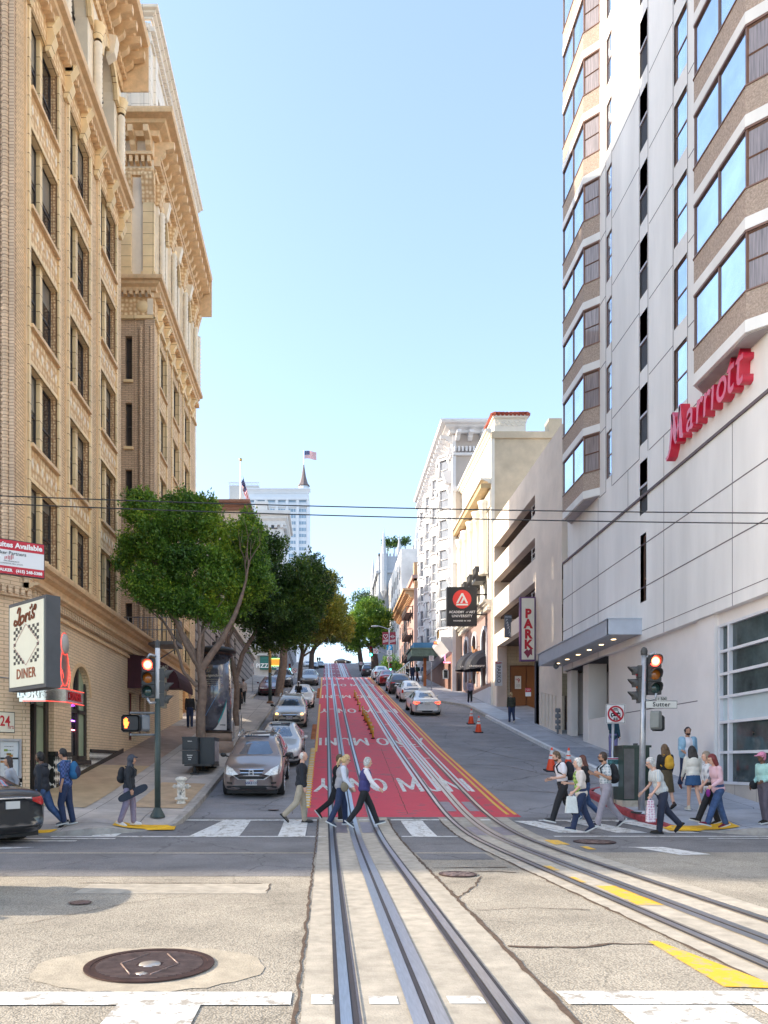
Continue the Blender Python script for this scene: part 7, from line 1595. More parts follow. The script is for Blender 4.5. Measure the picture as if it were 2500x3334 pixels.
a=q(2136,2270,-.1); b_=q(2169,2282,-.1); mb=MB(); mb.box(a.x,b_.x,RY-.12,RY-.10,b_.z,a.z,0); mb.box(a.x-.01,b_.x+.01,RY-.115,RY-.105,b_.z-.01,a.z+.01,1); mb.build('number_plate',[M_PLATE,M_BLK],t); text('\u2190500',.095,M_BLK,((a.x+b_.x)/2,RY-.125,(a.z+b_.z)/2),parent=t,ext=.002,bold=.002)
mb=MB(); mb.tube([(RX+.07,RY,q(0,2288).z),(RX+.3,RY-.09,q(0,2288).z)],.03,6); mb.build('bracket',M_GALV,t)
a=q(2091,2317); b_=q(2137,2376); pedbox(((a.x+b_.x)/2,RY-.15,(a.z+b_.z)/2),(b_.x-a.x)*.9,a.z-b_.z,(-.8,.6,0),'dark pedestrian signal box with grey back beside the galvanised pole',m=mat('grey_housing',(.20,.21,.20),.5))
a=q(2132,2329); b_=q(2166,2379); pedbox(((a.x+b_.x)/2,RY+.05,(a.z+b_.z)/2),b_.x-a.x,a.z-b_.z,(0,-1,0),'black louvred pedestrian signal box right of the galvanised pole')
# no vehicles sign
ps=hit(1992,2622); t=thing('no_vehicles_sign','square white sign with red circle and slash over a car on rails','sign',ps); D=ps.y
mb=MB(); mb.cyl((ps.x,D,ps.z),(ps.x+.03,D,at(0,2350,D).z),.035,n=10); mb.cyl((ps.x,D,ps.z),(ps.x,D,at(0,2480,D).z),.05,n=10); mb.build('post',M_GALV,t)
a=at(1970,2293,D); c=at(2033,2356,D); w=(c.x-a.x)/2; cx=(a.x+c.x)/2; cz=(a.z+c.z)/2; Mx=basis((cx,D-.05,cz),(1,0,0))
mb=MB(); mb.box(cx-w,cx+w,D-.05,D-.04,cz-w,cz+w,0); mb.box(cx-w*.96,cx+w*.96,D-.052,D-.05,cz-w*.96,cz+w*.96,1); mb.box(cx-w*.91,cx+w*.91,D-.054,D-.052,cz-w*.91,cz+w*.91,0); mb.build('sign_plate',[mat('sign_white',(.78,.77,.78),.5,noise=0),M_BLK],t)
mb=MB(); S=w/32
for pl_ in ([(-16,-2),(-14,3),(-10,4),(-7,12),(8,12),(11,4),(15,3),(16,-2),(16,-8),(-16,-8)],[(-14,-8),(-10,-8),(-10,-12),(-14,-12)],[(10,-8),(14,-8),(14,-12),(10,-12)],[(-9,14),(9,14),(9,16),(-9,16)],[(-6,17),(6,17),(6,19),(-6,19)],[(-8,-13),(8,-13),(8,-15),(-8,-15)],[(-8,-18),(8,-18),(8,-20),(-8,-20)],[(-5,-12),(-3,-12),(-3,-22),(-5,-22)],[(3,-12),(5,-12),(5,-22),(3,-22)]): mb.prism([Mx@Vector((x*S,y*S,.006)) for x,y in pl_],(0,-.003,0),0)
for x in (-10,11): mb.prism([Mx@Vector((x*S+2.6*S*math.cos(k),-3*S+2.6*S*math.sin(k),.010)) for k in np.linspace(0,5.6,9)],(0,-.002,0),1)
mb.prism([Mx@Vector((x*S,y*S,.010)) for x,y in [(-7,4.5),(8,4.5),(6,10.5),(-5,10.5)]],(0,-.002,0),1)
mb.build('car_symbol',[M_BLK,_m['sign_white']],t)
mb=MB(); Fq=Fac((cx,D-.064,cz),(1,0,0),(0,-1,0)); Fq.arcband(mb,0,0,w*.68,w*.84,0,.004,0,36,0,2*math.pi); s_=w*.52; Fq.poly(mb,[(-s_-.012,s_-.03),(-s_+.03,s_+.012),(s_+.012,-s_+.03),(s_-.03,-s_-.012)],0,.005); mb.build('red_prohibition',mat('sign_red',(.45,.01,.03),.5,noise=0),t)
# notice board on that post
t=thing('notice_board','white community notice board with picture strip on the sign post','notice board',(ps.x,D,ps.z+.5)); a=at(1972,2466,D); c=at(2014,2560,D)
mb=MB(); mb.box(a.x,c.x,D-.09,D-.06,c.z,a.z,0); mb.box(a.x+.015,c.x-.015,D-.094,D-.09,a.z-.05,a.z-.02,1); mb.box(a.x+.015,c.x-.015,D-.094,D-.09,a.z-.19,a.z-.06,2); mb.build('board',[mat('paper_white',(.66,.70,.74),.5,noise=.04),mat('magenta_strip',(.45,.03,.10)),mat('picture_strip',(.05,.14,.15),.5,noise=.9,scale=14)],t)
for i in range(9): text('notice of public hearing',.022,M_BLK,((a.x+c.x)/2,D-.096,a.z-.25-.055*i),parent=t,ext=.001,sx=1.05)
# green control cabinet
pc=hit(2072,2625); D=pc.y; t=thing('control_cabinet','dark green traffic control cabinet on a concrete pad behind the galvanised pole','cabinet',pc); a=at(2028,2430,D); c=at(2113,2612,D)
mb=MB(); mb.box(a.x,c.x,D-.02,D+.75,c.z+.05,a.z); mb.box(a.x-.03,c.x+.04,D-.06,D+.8,a.z-.03,a.z+.03); mb.build('body',mat('cabinet_green',(.028,.05,.042),.35,noise=.2,scale=3),t)
mb=MB(); mb.box(a.x+.02,(a.x+c.x)/2-.06,D-.035,D-.02,c.z+.09,a.z-.06); mb.build('door',mat('cabinet_side',(.12,.11,.11),.35,noise=.25,scale=3),t)
mb=MB(); mb.box(a.x-.03,c.x+.03,D-.05,D+.8,gz(pc.x,D)-.15,c.z+.05); mb.build('concrete_pad',M_CONC,t); mb=MB(); mb.cyl((c.x-.25,D+.3,a.z),(c.x-.25,D+.3,a.z+.09),.06,n=10); mb.build('vent_knob',M_SIGH,t)
mb=MB(); 
for i in range(9): mb.box(c.x+.0,c.x+.03,D+.05,D+.12,c.z+.15+i*.16,c.z+.24+i*.16)
mb.build('hinge_strip',M_GALV,t)
# hydrant
ph=hit(590,2616); t=thing('fire_hydrant','chipped white fire hydrant with side outlets near the left kerb','hydrant',ph); M_HY=mat('chipped_white_paint',(.66,.62,.55),.6,noise=.3,scale=16)
mb=MB(); mb.lathe(ph,[(.14,0),(.13,.02),(.11,.08),(.105,.10),(.18,.11),(.18,.16),(.115,.18),(.11,.58),(.12,.62),(.16,.64),(.165,.69),(.12,.73),(.03,.75),(0,.75)],18); mb.build('barrel',M_HY,t)
for (dx,dy,r) in ((0,-1,.075),(1,.15,.06),(-1,.15,.05)):
    mb=MB(); mb.lathe(ph+Vector((dx*.08,dy*.08,.47)),[(r,0),(r,.08),(r*1.2,.08),(r*1.2,.13),(r*.4,.14),(r*.4,.18),(0,.18)],12,ax=(dx,dy,0)); mb.build('outlet_cap',M_HY,t)
mb=MB(); mb.tube([ph+Vector((.02,-.14,.4)),ph+Vector((.05,-.14,.3)),ph+Vector((.1,-.12,.38))],.009,5); mb.build('chain',M_SIGH,t)
text('8',.12,M_BLK,ph+Vector((0,-.118,.28)),parent=t,ext=.002,name='number')
# newspaper boxes
M_NB=mat('news_box_dark',(.045,.05,.06),.45,noise=.12,scale=6)
pn=hit(632,2524); D=pn.y
def newsbox(x,y,zb,h,label,txt,w=.52,d=.45):
    t=thing('newspaper_box',label,'newspaper box',(x,y,zb),group='newspaper boxes on the left pavement'); mb=MB(); mb.box(x-w/2,x+w/2,y,y+d,zb,zb+h); mb.box(x-w/2-.015,x+w/2+.015,y-.015,y+d,zb+h-.03,zb+h); mb.build('case',M_NB,t)
    mb=MB(); mb.box(x-w/2+.03,x+w/2-.03,y-.02,y-.003,zb+.05,zb+h-.06); mb.build('door',mat('news_box_door',(.035,.04,.05),.35,noise=.1),t)
    for i,s in enumerate(txt): text(s,.05 if len(s)<9 else .035,M_WHL,(x,y-.024,zb+h*.66-.07*i),parent=t,ext=.002,bold=.002)
    return t
zb=at(0,2488,D).z; x=at(618,0,D).x
newsbox(x,D,at(0,2441,D).z,.44,'upper of two stacked black newspaper boxes nearest the camera',['Reference']); newsbox(x,D,zb,.46,'lower of two stacked black newspaper boxes nearest the camera',['Examiner','weekly','free'])
t=thing('newspaper_rack','black pedestal rack carrying the newspaper boxes','rack',pn); mb=MB(); 
for k,(dx,dy) in enumerate(((0.12,.2),(.30,.95),(.5,1.7))):
    xx=x+dx; yy=D+dy; z=gz(xx,yy); mb.cyl((xx,yy,z),(xx,yy,zb+.02),.06,n=10); mb.cyl((xx,yy,z),(xx,yy,z+.04),.16,n=12); mb.mark()
mb.builds('pedestal',M_SIGH,t); mb=MB(); mb.box(x-.2,x+.72,D+.05,D+2.0,zb-.06,zb-.005); mb.build('tray',M_SIGH,t)
t=newsbox(x+.52,D+.35,zb,.92,'tall black newspaper box with faded side poster behind the stacked pair',[],.50,1.2); mb=MB(); mb.box(x+.772,x+.785,D+.5,D+1.45,zb+.1,zb+.8); mb.build('side_poster',mat('faded_poster',(.42,.38,.40),.5,noise=.3,scale=4),t)
# advertising column
pk=hit(700,2452); D=pk.y+.7; X=at(699,0,D).x; zb=gz(X,D); t=thing('advertising_column','round dark advertising column with domed cap and stone base on the left pavement','kiosk',(X,D,zb)); r=.70
mb=MB(); mb.cyl((X,D,zb-.2),(X,D,zb+.38),r*1.12,n=28,k=0); mb.cyl((X,D,zb+.38),(X,D,zb+.75),r*1.02,n=28,k=0); mb.build('stone_base',mat('kiosk_stone',(.30,.22,.18),.8,noise=.15),t)
zt=at(0,2130,D).z
mb=MB(); mb.cyl((X,D,zb+.75),(X,D,zt),r,n=36,k=0); mb.build('drum',mat('kiosk_dark_poster',(.075,.08,.11),.12,noise=.8,scale=1.2,coat=1,spec=1),t)
mb=MB(); mb.lathe((X,D,0),[(r,zb+.72),(r*1.06,zb+.73),(r*1.06,zb+.80),(r,zb+.82)],32); mb.lathe((X,D,0),[(r,zt-.1),(r*1.08,zt-.08),(r*1.08,zt)],32); mb.build('rim',mat('dark_bronze',(.05,.035,.03),.35,metal=.7),t)
mb=MB(); mb.lathe((X,D,zt),[(r*1.0,0),(r*1.28,.05),(r*1.3,.13),(r*1.1,.22),(r*.5,.32),(.12,.36),(.1,.5),(0,.52)],32); mb.build('cap',mat('kiosk_cap',(.018,.02,.022),.5),t)
def ontube(s,size,ang,z,m,par,**kw):
    me=textmesh(s,size,ext=.002,**kw)
    for v in me.vertices: a=ang+v.co.x/r; rr=r+.012+v.co.z; v.co=Vector((X+rr*math.sin(a),D-rr*math.cos(a),z+v.co.y))
    me.materials.clear(); me.materials.append(m); link('poster_lettering',me,par)
ontube('nextgencloud',.15,.02,at(0,2205,D).z,M_PALE,t,bold=.002)
for i in range(4): ontube('the digital foundation for your cloud',.05,.02,at(0,2205,D).z-.16-.08*i,M_PALE,t)
mb=MB(); 
for i in range(16):
    a0=.02+i*.055; a1=a0+.055; h0=.0+ (i/16)**1.6*1.15; h1=((i+1)/16)**1.6*1.15; z0_=zb+.84
    P=lambda a,z:(X+(r+.008)*math.sin(a),D-(r+.008)*math.cos(a),z); mb.add([P(a0,z0_),P(a1,z0_),P(a1,z0_+h1),P(a0,z0_+h0)],[(0,1,2,3)],0); 
    if i>5: mb.add([P(a0,z0_+h0),P(a1,z0_+h1),P(a1,z0_+h1+.14),P(a0,z0_+h0+.14)],[(0,1,2,3)],1)
mb.build('poster_swoosh',[mat('poster_pale',(.50,.48,.50),.3,noise=.03),mat('poster_teal',(.0,.22,.25),.3)],t)
ontube('vmw',.13,.62,zb+1.05,mat('poster_grey',(.12,.12,.13)),t,bold=.003)
mb=MB(); 
for i in range(10):
    a0=-.5+i*.10; P=lambda a,z:(X+(r+.007)*math.sin(a),D-(r+.007)*math.cos(a),z); mb.add([P(a0,zb+1.3+.12*i),P(a0+.1,zb+1.42+.12*i),P(a0+.1,zb+1.46+.12*i),P(a0,zb+1.33+.12*i)],[(0,1,2,3)],0)
mb.build('poster_beam',mat('poster_blue_light',(.10,.25,.5),.3),t)
# bike racks
for i,(px,py,lab) in enumerate(((758,2410,'nearer'),(783,2383,'farther'))):
    p=hit(px,py); t=thing('bike_rack','%s of two inverted U steel bike racks beside the slim leaning tree'%lab,'bike rack',p,group='bike racks'); mb=MB(); pts=[(p.x,p.y-.4,p.z-.05),(p.x,p.y-.4,p.z+.65)]+[(p.x,p.y-.4*math.cos(a),p.z+.65+.25*math.sin(a)) for a in np.linspace(.3,2.84,7)]+[(p.x,p.y+.4,p.z+.7),(p.x,p.y+.4,p.z+.05)]; mb.tube(pts,.03,8); mb.build('hoop',M_GALV,t)
    mb=MB(); mb.cyl((p.x,p.y-.4,p.z-.05),(p.x,p.y-.4,p.z+.01),.07,n=10); mb.mark(); mb.cyl((p.x,p.y+.4,p.z+.03),(p.x,p.y+.4,p.z+.09),.07,n=10); mb.builds('foot_plate',M_GALV,t)
# lamp post
p=hit(879,2290); t=thing('lamp_post','lamp post with yellow upper shaft and dark green base beside the left queue','lamp post',p); D=p.y
mb=MB(); mb.cyl(p,(p.x,D,at(0,2190,D).z),.13,.11,12); mb.build('base_shaft',M_GPOL,t); mb=MB(); mb.cyl((p.x,D,at(0,2190,D).z),(p.x,D,at(0,2080,D).z),.11,.09,12); mb.build('upper_shaft',mat('mustard_paint',(.48,.28,.07),.6,noise=.15),t)
mb=MB(); mb.lathe(p,[(.26,0),(.24,.1),(.16,.16)],10); mb.build('foot',mat('rust_foot',(.25,.13,.08),.8),t)
# small signs
def postsign(px,pyb,pyt,w,h,label,texts,D=None,m=None,tm=None,post=True):
    p=hit(px,pyb) if D is None else None
    if p is None: p=at(px,pyb,D)
    D=p.y; t=thing('street_sign',label,'sign',p); 
    if post: mb=MB(); mb.cyl(p-Vector((0,0,.3)),(p.x,D,at(0,pyt,D).z),.03,n=8); mb.build('post',M_GALV,t)
    a=at(px-w/2,pyt,D); c=at(px+w/2,pyt+h,D); mb=MB(); mb.box(a.x,c.x,D-.06,D-.04,c.z,a.z); mb.build('sign_plate',m or mat('sign_white',(.78,.77,.78),.5,noise=0),t)
    for s,sz,dz,mm in texts: text(s,sz,mm,((a.x+c.x)/2,D-.065,a.z-dz),parent=t,ext=.002)
    return t,a,c,D
postsign(822,2253,2158,12,18,'small red and white parking rule sign on a thin post by the grey hotel',[('NO',.12,.1,M_REDL),('STOPPING',.05,.25,M_REDL)])
postsign(1404,2256,2135,16,17,'pink and white tow away sign on a thin post by the tavern',[('PERMIT',.08,.09,M_REDL),('PARKING',.08,.2,M_REDL),('ONLY',.08,.3,M_REDL)])
def noturn(px,py,w,label,D,pyb):
    t=thing('no_left_turn_sign',label,'sign',at(px,pyb,D)); c=at(px,py,D); s=w*D/F_PX/2; mb=MB(); mb.box(c.x-s,c.x+s,D-.03,D,c.z-s,c.z+s); mb.build('sign_plate',_m['sign_white'],t); mb=MB(); F_=Fac((c.x,D-.03,c.z),(1,0,0),(0,-1,0)); F_.arcband(mb,0,0,s*.64,s*.82,0,.01,0,24,0,2*math.pi); F_.poly(mb,[(-s*.55,s*.48),(-s*.48,s*.55),(s*.55,-s*.48),(s*.48,-s*.55)],0,.01); mb.build('red_prohibition',_m['sign_red'],t)
    mb=MB(); F_.poly(mb,[(s*.12,-s*.5),(s*.3,-s*.5),(s*.3,s*.05),(s*.1,s*.25),(-s*.15,s*.25),(-s*.15,s*.42),(-s*.5,s*.14),(-s*.15,-s*.1),(-s*.15,s*.05),(s*.12,s*.05)],0,.008); mb.build('arrow_symbol',M_BLK,t); mb=MB(); mb.cyl((c.x,D,c.z),(c.x,D,at(px,pyb,D).z),.03,n=6); mb.build('post',M_GALV,t)
noturn(959,2183,17,'no left turn sign on a post at the top of the left pavement',86,2210)
noturn(1223,2120,16,'no left turn sign hanging by the green light beyond the crest',90,2125); 
# far signals
sg=signal_head(at(1207,2120,90),(0,-1,0),None,'green',label='traffic light showing green hung over the far crossing on the right',name='traffic_light',s=1.15)
mb=MB(); mb.tube([at(1272,2138,90.2),at(1240,2120,90.2),at(1207,2108,90.2)],.05,6); mb.build('mast_arm',M_GALV,sg)
signal_head(at(1271,2172,90),(0,-1,0),None,'green',label='low traffic light showing green beside the bush tree',name='traffic_light',s=.9)
sg=signal_head(at(943,2172,90),(0,-1,0),None,'green',label='traffic light showing green at the top of the left pavement',name='traffic_light',s=.8); mb=MB(); q0=at(943,2180,90); mb.cyl((q0.x,90.1,q0.z),(q0.x,90.1,zc(90)),.06,n=8); mb.build('pole',mat('mustard_paint',(.48,.28,.07)),sg)
signal_head(at(1018,2136,200),(0,-1,0),None,'red',label='tiny red traffic light at the crest on the left under the arch',name='traffic_light',s=1.1)
signal_head(at(1176,2138,200),(0,-1,0),None,'red',label='tiny red traffic light at the crest on the right under the arch',name='traffic_light',s=1.1)
signal_head(at(1169,2142,200),(0,-1,0),None,'green',label='tiny green traffic light at the crest left of the tiny red one',name='traffic_light',s=1.1)
# right far lamp post with banners
D=91; base=at(1267,2205,D); t=thing('lamp_post','tall grey street lamp with curved arm and red banners across the far side street','lamp post',(base.x,D,zc(D))); mb=MB(); mb.cyl((base.x,D,zc(D)),(base.x,D,at(0,2045,D).z),.10,.07,8); mb.tube([(base.x,D,at(0,2050,D).z),at(1250,2043,D),at(1232,2038,D),at(1217,2037,D)],.05,6); mb.build('pole',M_GALV,t); mb=MB(); mb.ell(at(1219,2039,D),(.4,.14,.1)); mb.build('lamp_head',M_GALV,t)
M_BAN=mat('dull_red_banner',(.30,.04,.06),.7,noise=.05)
for i,(p0,p1,lab) in enumerate(((1245,1265,'left red banner with a white heart outline on the grey street lamp'),(1268,1288,'right red banner with a white roundel and stripes on the grey street lamp'))):
    a=at(p0,2058,D); c=at(p1,2098,D); t=thing('banner',lab,'banner',(a.x,D,c.z)); mb=MB(); mb.box(a.x,c.x,D-.02,D+.02,c.z,a.z); mb.build('cloth',M_BAN,t); cx=(a.x+c.x)/2; cz=(a.z+c.z)/2+.2; Mx=basis((cx,D-.025,cz),(1,0,0)); mb=MB()
    if i==0: strokes(mb,[[(0,-.28),(-.26,.02),(-.24,.22),(-.1,.25),(0,.13),(.1,.25),(.24,.22),(.26,.02),(0,-.28)]],.05,Mx,.01)
    else: strokes(mb,[[(.16*math.cos(k),.16*math.sin(k)) for k in np.linspace(0,6.28,14)],[(-.28,0),(.28,0)]],.05,Mx,.01)
    strokes(mb,[[(-.3,-.5-.1*j),(.3,-.36-.1*j)] for j in range(3)],.04,Mx,.01); mb.build('emblem',M_WHL,t)
a=at(1259,2100,D); c=at(1277,2116,D); t=thing('parking_symbol_sign','light blue sign with white letter p below the red banners','sign',(a.x,D,c.z)); mb=MB(); mb.box(a.x,c.x,D-.06,D-.03,c.z,a.z); mb.build('sign_plate',mat('sky_blue_sign',(.02,.35,.65),.5,noise=0),t); text('p',.62,M_WHL,((a.x+c.x)/2,D-.07,(a.z+c.z)/2+.03),parent=t,ext=.01,bold=.02,shear=.2)
a=at(1259,2117,D); c=at(1276,2132,D); t=thing('parking_info_sign','small white sign with grey lines under the light blue p sign','sign',(a.x,D,c.z)); mb=MB(); mb.box(a.x,c.x,D-.06,D-.03,c.z,a.z); mb.build('sign_plate',_m['sign_white'],t); text('Public',.13,M_BLK,((a.x+c.x)/2,D-.07,a.z-.18),parent=t,ext=.004); text('Parking',.13,M_BLK,((a.x+c.x)/2,D-.07,a.z-.36),parent=t,ext=.004)
def smallprohib(px,py,w,D,lab):
    t=thing('no_vehicles_sign',lab,'sign',at(px,py,D)); c=at(px,py,D); s=w*D/F_PX/2; mb=MB(); mb.box(c.x-s,c.x+s,D-.05,D-.02,c.z-s,c.z+s); mb.build('sign_plate',_m['sign_white'],t); F_=Fac((c.x,D-.055,c.z),(1,0,0),(0,-1,0)); mb=MB(); F_.arcband(mb,0,0,s*.62,s*.8,0,.01,0,24,0,6.283); F_.poly(mb,[(-s*.55,s*.48),(-s*.48,s*.55),(s*.55,-s*.48),(s*.48,-s*.55)],0,.01); mb.build('red_prohibition',_m['sign_red'],t); mb=MB(); F_.poly(mb,[(-s*.4,-s*.2),(-s*.4,s*.1),(-s*.2,s*.35),(s*.2,s*.35),(s*.4,s*.1),(s*.4,-s*.2)],-.005,.004); mb.build('car_symbol',M_BLK,t)
smallprohib(1268,2146,17,91,'white no vehicles sign below the parking signs on the grey street lamp'); smallprohib(1175,2160,10,150,'small no vehicles sign beyond the crest on the right')
# stair and railing by the bush tree
t=thing('stair_railing','pale stair railing on the right pavement past the tavern','railing',at(1290,2205,88)); mb=MB(); a=at(1286,2213,86); 
for i in range(8): mb.tube([(a.x+i*.25,86+i*.2,zc(86)),(a.x+i*.25,86+i*.2,zc(86)+.5+.22*i)],.04,5)
mb.tube([(a.x,86,zc(86)+.5),(a.x+1.75,87.4,zc(86)+2.05)],.05,5); mb.build('rails',mat('pale_rail',(.5,.5,.5)),t)
# cones
M_CO=mat('cone_orange',(.85,.075,.02),.5,noise=.06); M_CW=mat('cone_white_band',(.72,.72,.72),.5,noise=.05)
def cone(x,y,label,h=.86):
    z=gz(x,y); t=thing('traffic_cone',label,'traffic cone',(x,y,z),group='orange traffic cones'); s=h/.9
    R_=lambda zz:(.155*(1-zz/.9)+.028)*s
    mb=MB(); mb.box(-.23*s,.23*s,-.23*s,.23*s,0,.045); mb.build('base',M_TYRE,t,loc=(0,0,0))
    mb=MB()
    mb.lathe((0,0,0),[(R_(zz)*1.0,zz*s) for zz in (.03,.3,.5,.52,.7,.9)]+[(0,.9*s)],20); mb.build('body',M_CO,t,loc=(0,0,0))
    for a,b in ((.47,.585),(.635,.80)): mb=MB(); mb.lathe((0,0,0),[(R_(a)+.003,a*s),(R_(b)+.003,b*s)],20); mb.build('reflective_band',M_CW,t,loc=(0,0,0))
    sl=math.atan((zc(y+.5)-zc(y-.5))); t.rotation_euler=(sl,0,0); return t
for px,py,lab in ((1533,2357,'farthest traffic cone, left of a pair near the right kerb'),(1557,2385,'nearer traffic cone of the pair near the right kerb'),(1793,2510,'large traffic cone standing alone in front of the walking young man'),(1848,2511,'traffic cone half hidden behind the young man in white')):
    p=hit(px,py); cone(p.x,p.y,lab)
# yellow delineator posts
M_DEL=mat('delineator_yellow',(.60,.30,.03),.5,noise=.2); proto=None
for i,(px,py) in enumerate([(1154,2272),(1159,2280),(1165,2295),(1171,2316),(1181,2331),(1187,2346),(1192,2352),(1197,2362),(1202,2375),(1208,2390),(1214,2405)]):
    p=hit(px,py); lab='yellow flexible post standing in the middle of the red lane, one of a curving row'
    if proto is None:
        t=thing('delineator_post',lab,'bollard',p,group='yellow posts in the red lane'); mb=MB(); mb.cyl((0,0,0),(0,0,.045),.11,.09,12,0); mb.build('base',M_TYRE,t,loc=(0,0,0)); mb=MB(); mb.cyl((0,0,.04),(0,0,.62),.05,.055,10,0); mb.build('post',M_DEL,t,loc=(0,0,0))
        mb=MB(); mb.cyl((0,0,.42),(0,0,.52),.057,.058,10); mb.build('reflective_band',mat('band_pale',(.6,.5,.25)),t,loc=(0,0,0)); proto=t
    else: dup(proto,p,0)
# ---------------- diner signs
def obox(mb,A,B,th,z0,z1,k=None):   # oriented box from A to B (xy), thickness toward the far side
    A=Vector((A[0],A[1],0)); B=Vector((B[0],B[1],0)); d=(B-A).normalized(); n=Vector((-d.y,d.x,0))*th; Z=Vector((0,0,1)); mb.hexa([A+Z*z0,B+Z*z0,B+n+Z*z0,A+n+Z*z0],[A+Z*z1,B+Z*z1,B+n+Z*z1,A+n+Z*z1],k)
A=(-7.86,19.05); B=(-6.48,17.8); zb,zt=3.42,5.57
t=thing('diner_sign','large cream box sign reading Lori\'s DINER with a black checker pattern','sign',(-7.2,18.4,zb)); mb=MB(); obox(mb,A,B,.36,zb,zt); mb.build('sign_box',mat('charcoal_sign_case',(.07,.075,.085),.6,noise=.12,scale=3),t)
rr=Vector((B[0]-A[0],B[1]-A[1],0)); Ls=rr.length; rr.normalize(); nn=rr.cross(Vector((0,0,1))); o0=Vector((A[0],A[1],0))+nn*.006
Fd=Fac(o0,rr,nn); mb=MB(); Fd.box(mb,.08,Ls-.08,zb+.09,zt-.09,-.02,.012); mb.build('sign_face',mat('cream_sign_panel',(.80,.76,.60),.45,noise=.03),t)
cxu=Ls/2; mb=MB(); Fc=Fd
cw=.105; nx_,nz_=12,12; x0_=cxu-nx_*cw/2; z0_=4.05; ch=.075
for i in range(nx_):
    for j in range(nz_):
        u=x0_+i*cw; z=z0_+j*ch; uc=(u+cw/2-cxu)/(nx_*cw/2); zc2=(z+ch/2-(z0_+nz_*ch/2))/(nz_*ch/2*1.1)
        if (i+j)%2==0 and abs(uc)+abs(zc2)>.98: Fd.box(mb,u,u+cw,z,z+ch,.0125,.016)
mb.build('checker_pattern',M_BLK,t)
mb=MB(); zc3=z0_+nz_*ch/2; hw_=nx_*cw/2; hz=nz_*ch/2*1.1; Mx=basis(Fd.P(cxu,zc3,.018),rr); strokes(mb,[[(0,hz),(hw_,0),(0,-hz),(-hw_,0),(0,hz)]],.012,Mx,.003); mb.build('diamond_outline',mat('pale_pink_line',(.5,.25,.22)),t)
M_RUST=mat('rust_brown_lettering',(.30,.07,.02),.5,noise=.1)
# Lori's in script strokes
mb=MB(); Mx=basis(Fd.P(cxu,5.17,.018),rr)
sc=.105
def cur(pts,n=5):
    out=[]; P=[Vector(p) for p in pts]
    for i in range(len(P)-1):
        p0=P[max(0,i-1)];p1=P[i];p2=P[i+1];p3=P[min(len(P)-1,i+2)]
        for k in range(n): s=k/n; out.append(.5*((2*p1)+(-p0+p2)*s+(2*p0-5*p1+4*p2-p3)*s*s+(-p0+3*p1-3*p2+p3)*s**3))
    out.append(P[-1]); return [(q.x*sc,q.y*sc) for q in out]
sl=[cur([(-3.9,1.3),(-3.3,2.2),(-2.6,1.9),(-3.0,.5),(-3.7,-.9),(-4.8,-1.5),(-5.6,-1.2),(-5.2,-.5),(-4.2,-.8),(-3.0,-1.6),(-2.0,-1.3)]),cur([(-1.4,.3),(-2.3,.1),(-2.6,-.9),(-1.9,-1.3),(-1.0,-.8),(-.9,.1),(-1.4,.3),(-.9,.0),(-.1,.1)]),cur([(0.1,.5),(.1,-.2),(-.1,-1.1)]),cur([(0,-.4),(.5,.4),(1.1,.5),(1.3,.2)]),cur([(1.9,.8),(1.7,0),(1.6,-.8),(2.1,-.8)]),cur([(2.1,1.6),(2.2,1.7)]),cur([(2.9,2.3),(2.8,1.8)]),cur([(3.9,1.3),(3.2,1.0),(3.3,.4),(3.9,0),(3.7,-.6),(2.9,-.6),(2.7,-.2)]),cur([(3.9,1.3),(4.5,1.2),(4.8,1.8),(4.4,2.0),(4.0,1.6)])]
strokes(mb,sl,.055,Mx,.012); mb.build('script_lettering',M_RUST,t)
text('DINER',.34,M_RUST,Fd.P(cxu,3.80,.018),r=rr,parent=t,ext=.008,bold=.004,sx=.9,spacing=1.12)
# suites sign
A2=(-8.4,17.35); B2=(-6.73,18.4); z1,z2=6.1,6.9; rr2=Vector((B2[0]-A2[0],B2[1]-A2[1],0)).normalized(); zt2=at(145,1773,18.4).z; zb2=at(145,1885,18.4).z
t=thing('suites_sign','red and white office leasing sign reading Suites Available above the diner sign','sign',(-7.5,17.9,zb2)); F2=Fac((A2[0],A2[1],0),rr2,rr2.cross(Vector((0,0,1)))); Ls2=(Vector((*B2,0))-Vector((*A2,0))).length
mb=MB(); F2.box(mb,0,Ls2,zb2,zt2,-.08,.0,0); mb.build('sign_frame',mat('dark_frame_maroon',(.06,.02,.025),.5),t)
mb=MB(); hh=zt2-zb2; F2.box(mb,.02,Ls2-.02,zb2+.02,zt2-.02,-.01,.008,0); F2.box(mb,.02,Ls2-.02,zt2-hh*.30,zt2-.02,.008,.012,1); F2.box(mb,.02,Ls2-.02,zb2+.02,zb2+hh*.24,.008,.012,1); mb.build('sign_face',[mat('sign_white',(.78,.77,.78)),mat('bright_red_sign',(.55,.03,.05),noise=0)],t)
uc=Ls2*.42; text('Suites Available',.17,M_WHL,F2.P(Ls2-.06,zt2-hh*.16,.016),r=rr2,parent=t,ext=.002,bold=.006,align='RIGHT'); text('Walker Partners',.115,M_BLK,F2.P(Ls2-.42,zt2-hh*.39,.016),r=rr2,parent=t,ext=.002,align='RIGHT'); text('SAN FRANCISCO',.045,M_BLK,F2.P(Ls2-.75,zt2-hh*.62,.016),r=rr2,parent=t,ext=.001); text('COMMERCIAL REAL ESTATE',.04,M_BLK,F2.P(Ls2-.75,zt2-hh*.69,.016),r=rr2,parent=t,ext=.001)
text('CHRIS WALKER   (415) 248-5388',.095,M_WHL,F2.P(Ls2-.06,zb2+hh*.12,.016),r=rr2,parent=t,ext=.002,bold=.004,align='RIGHT')
mb=MB()
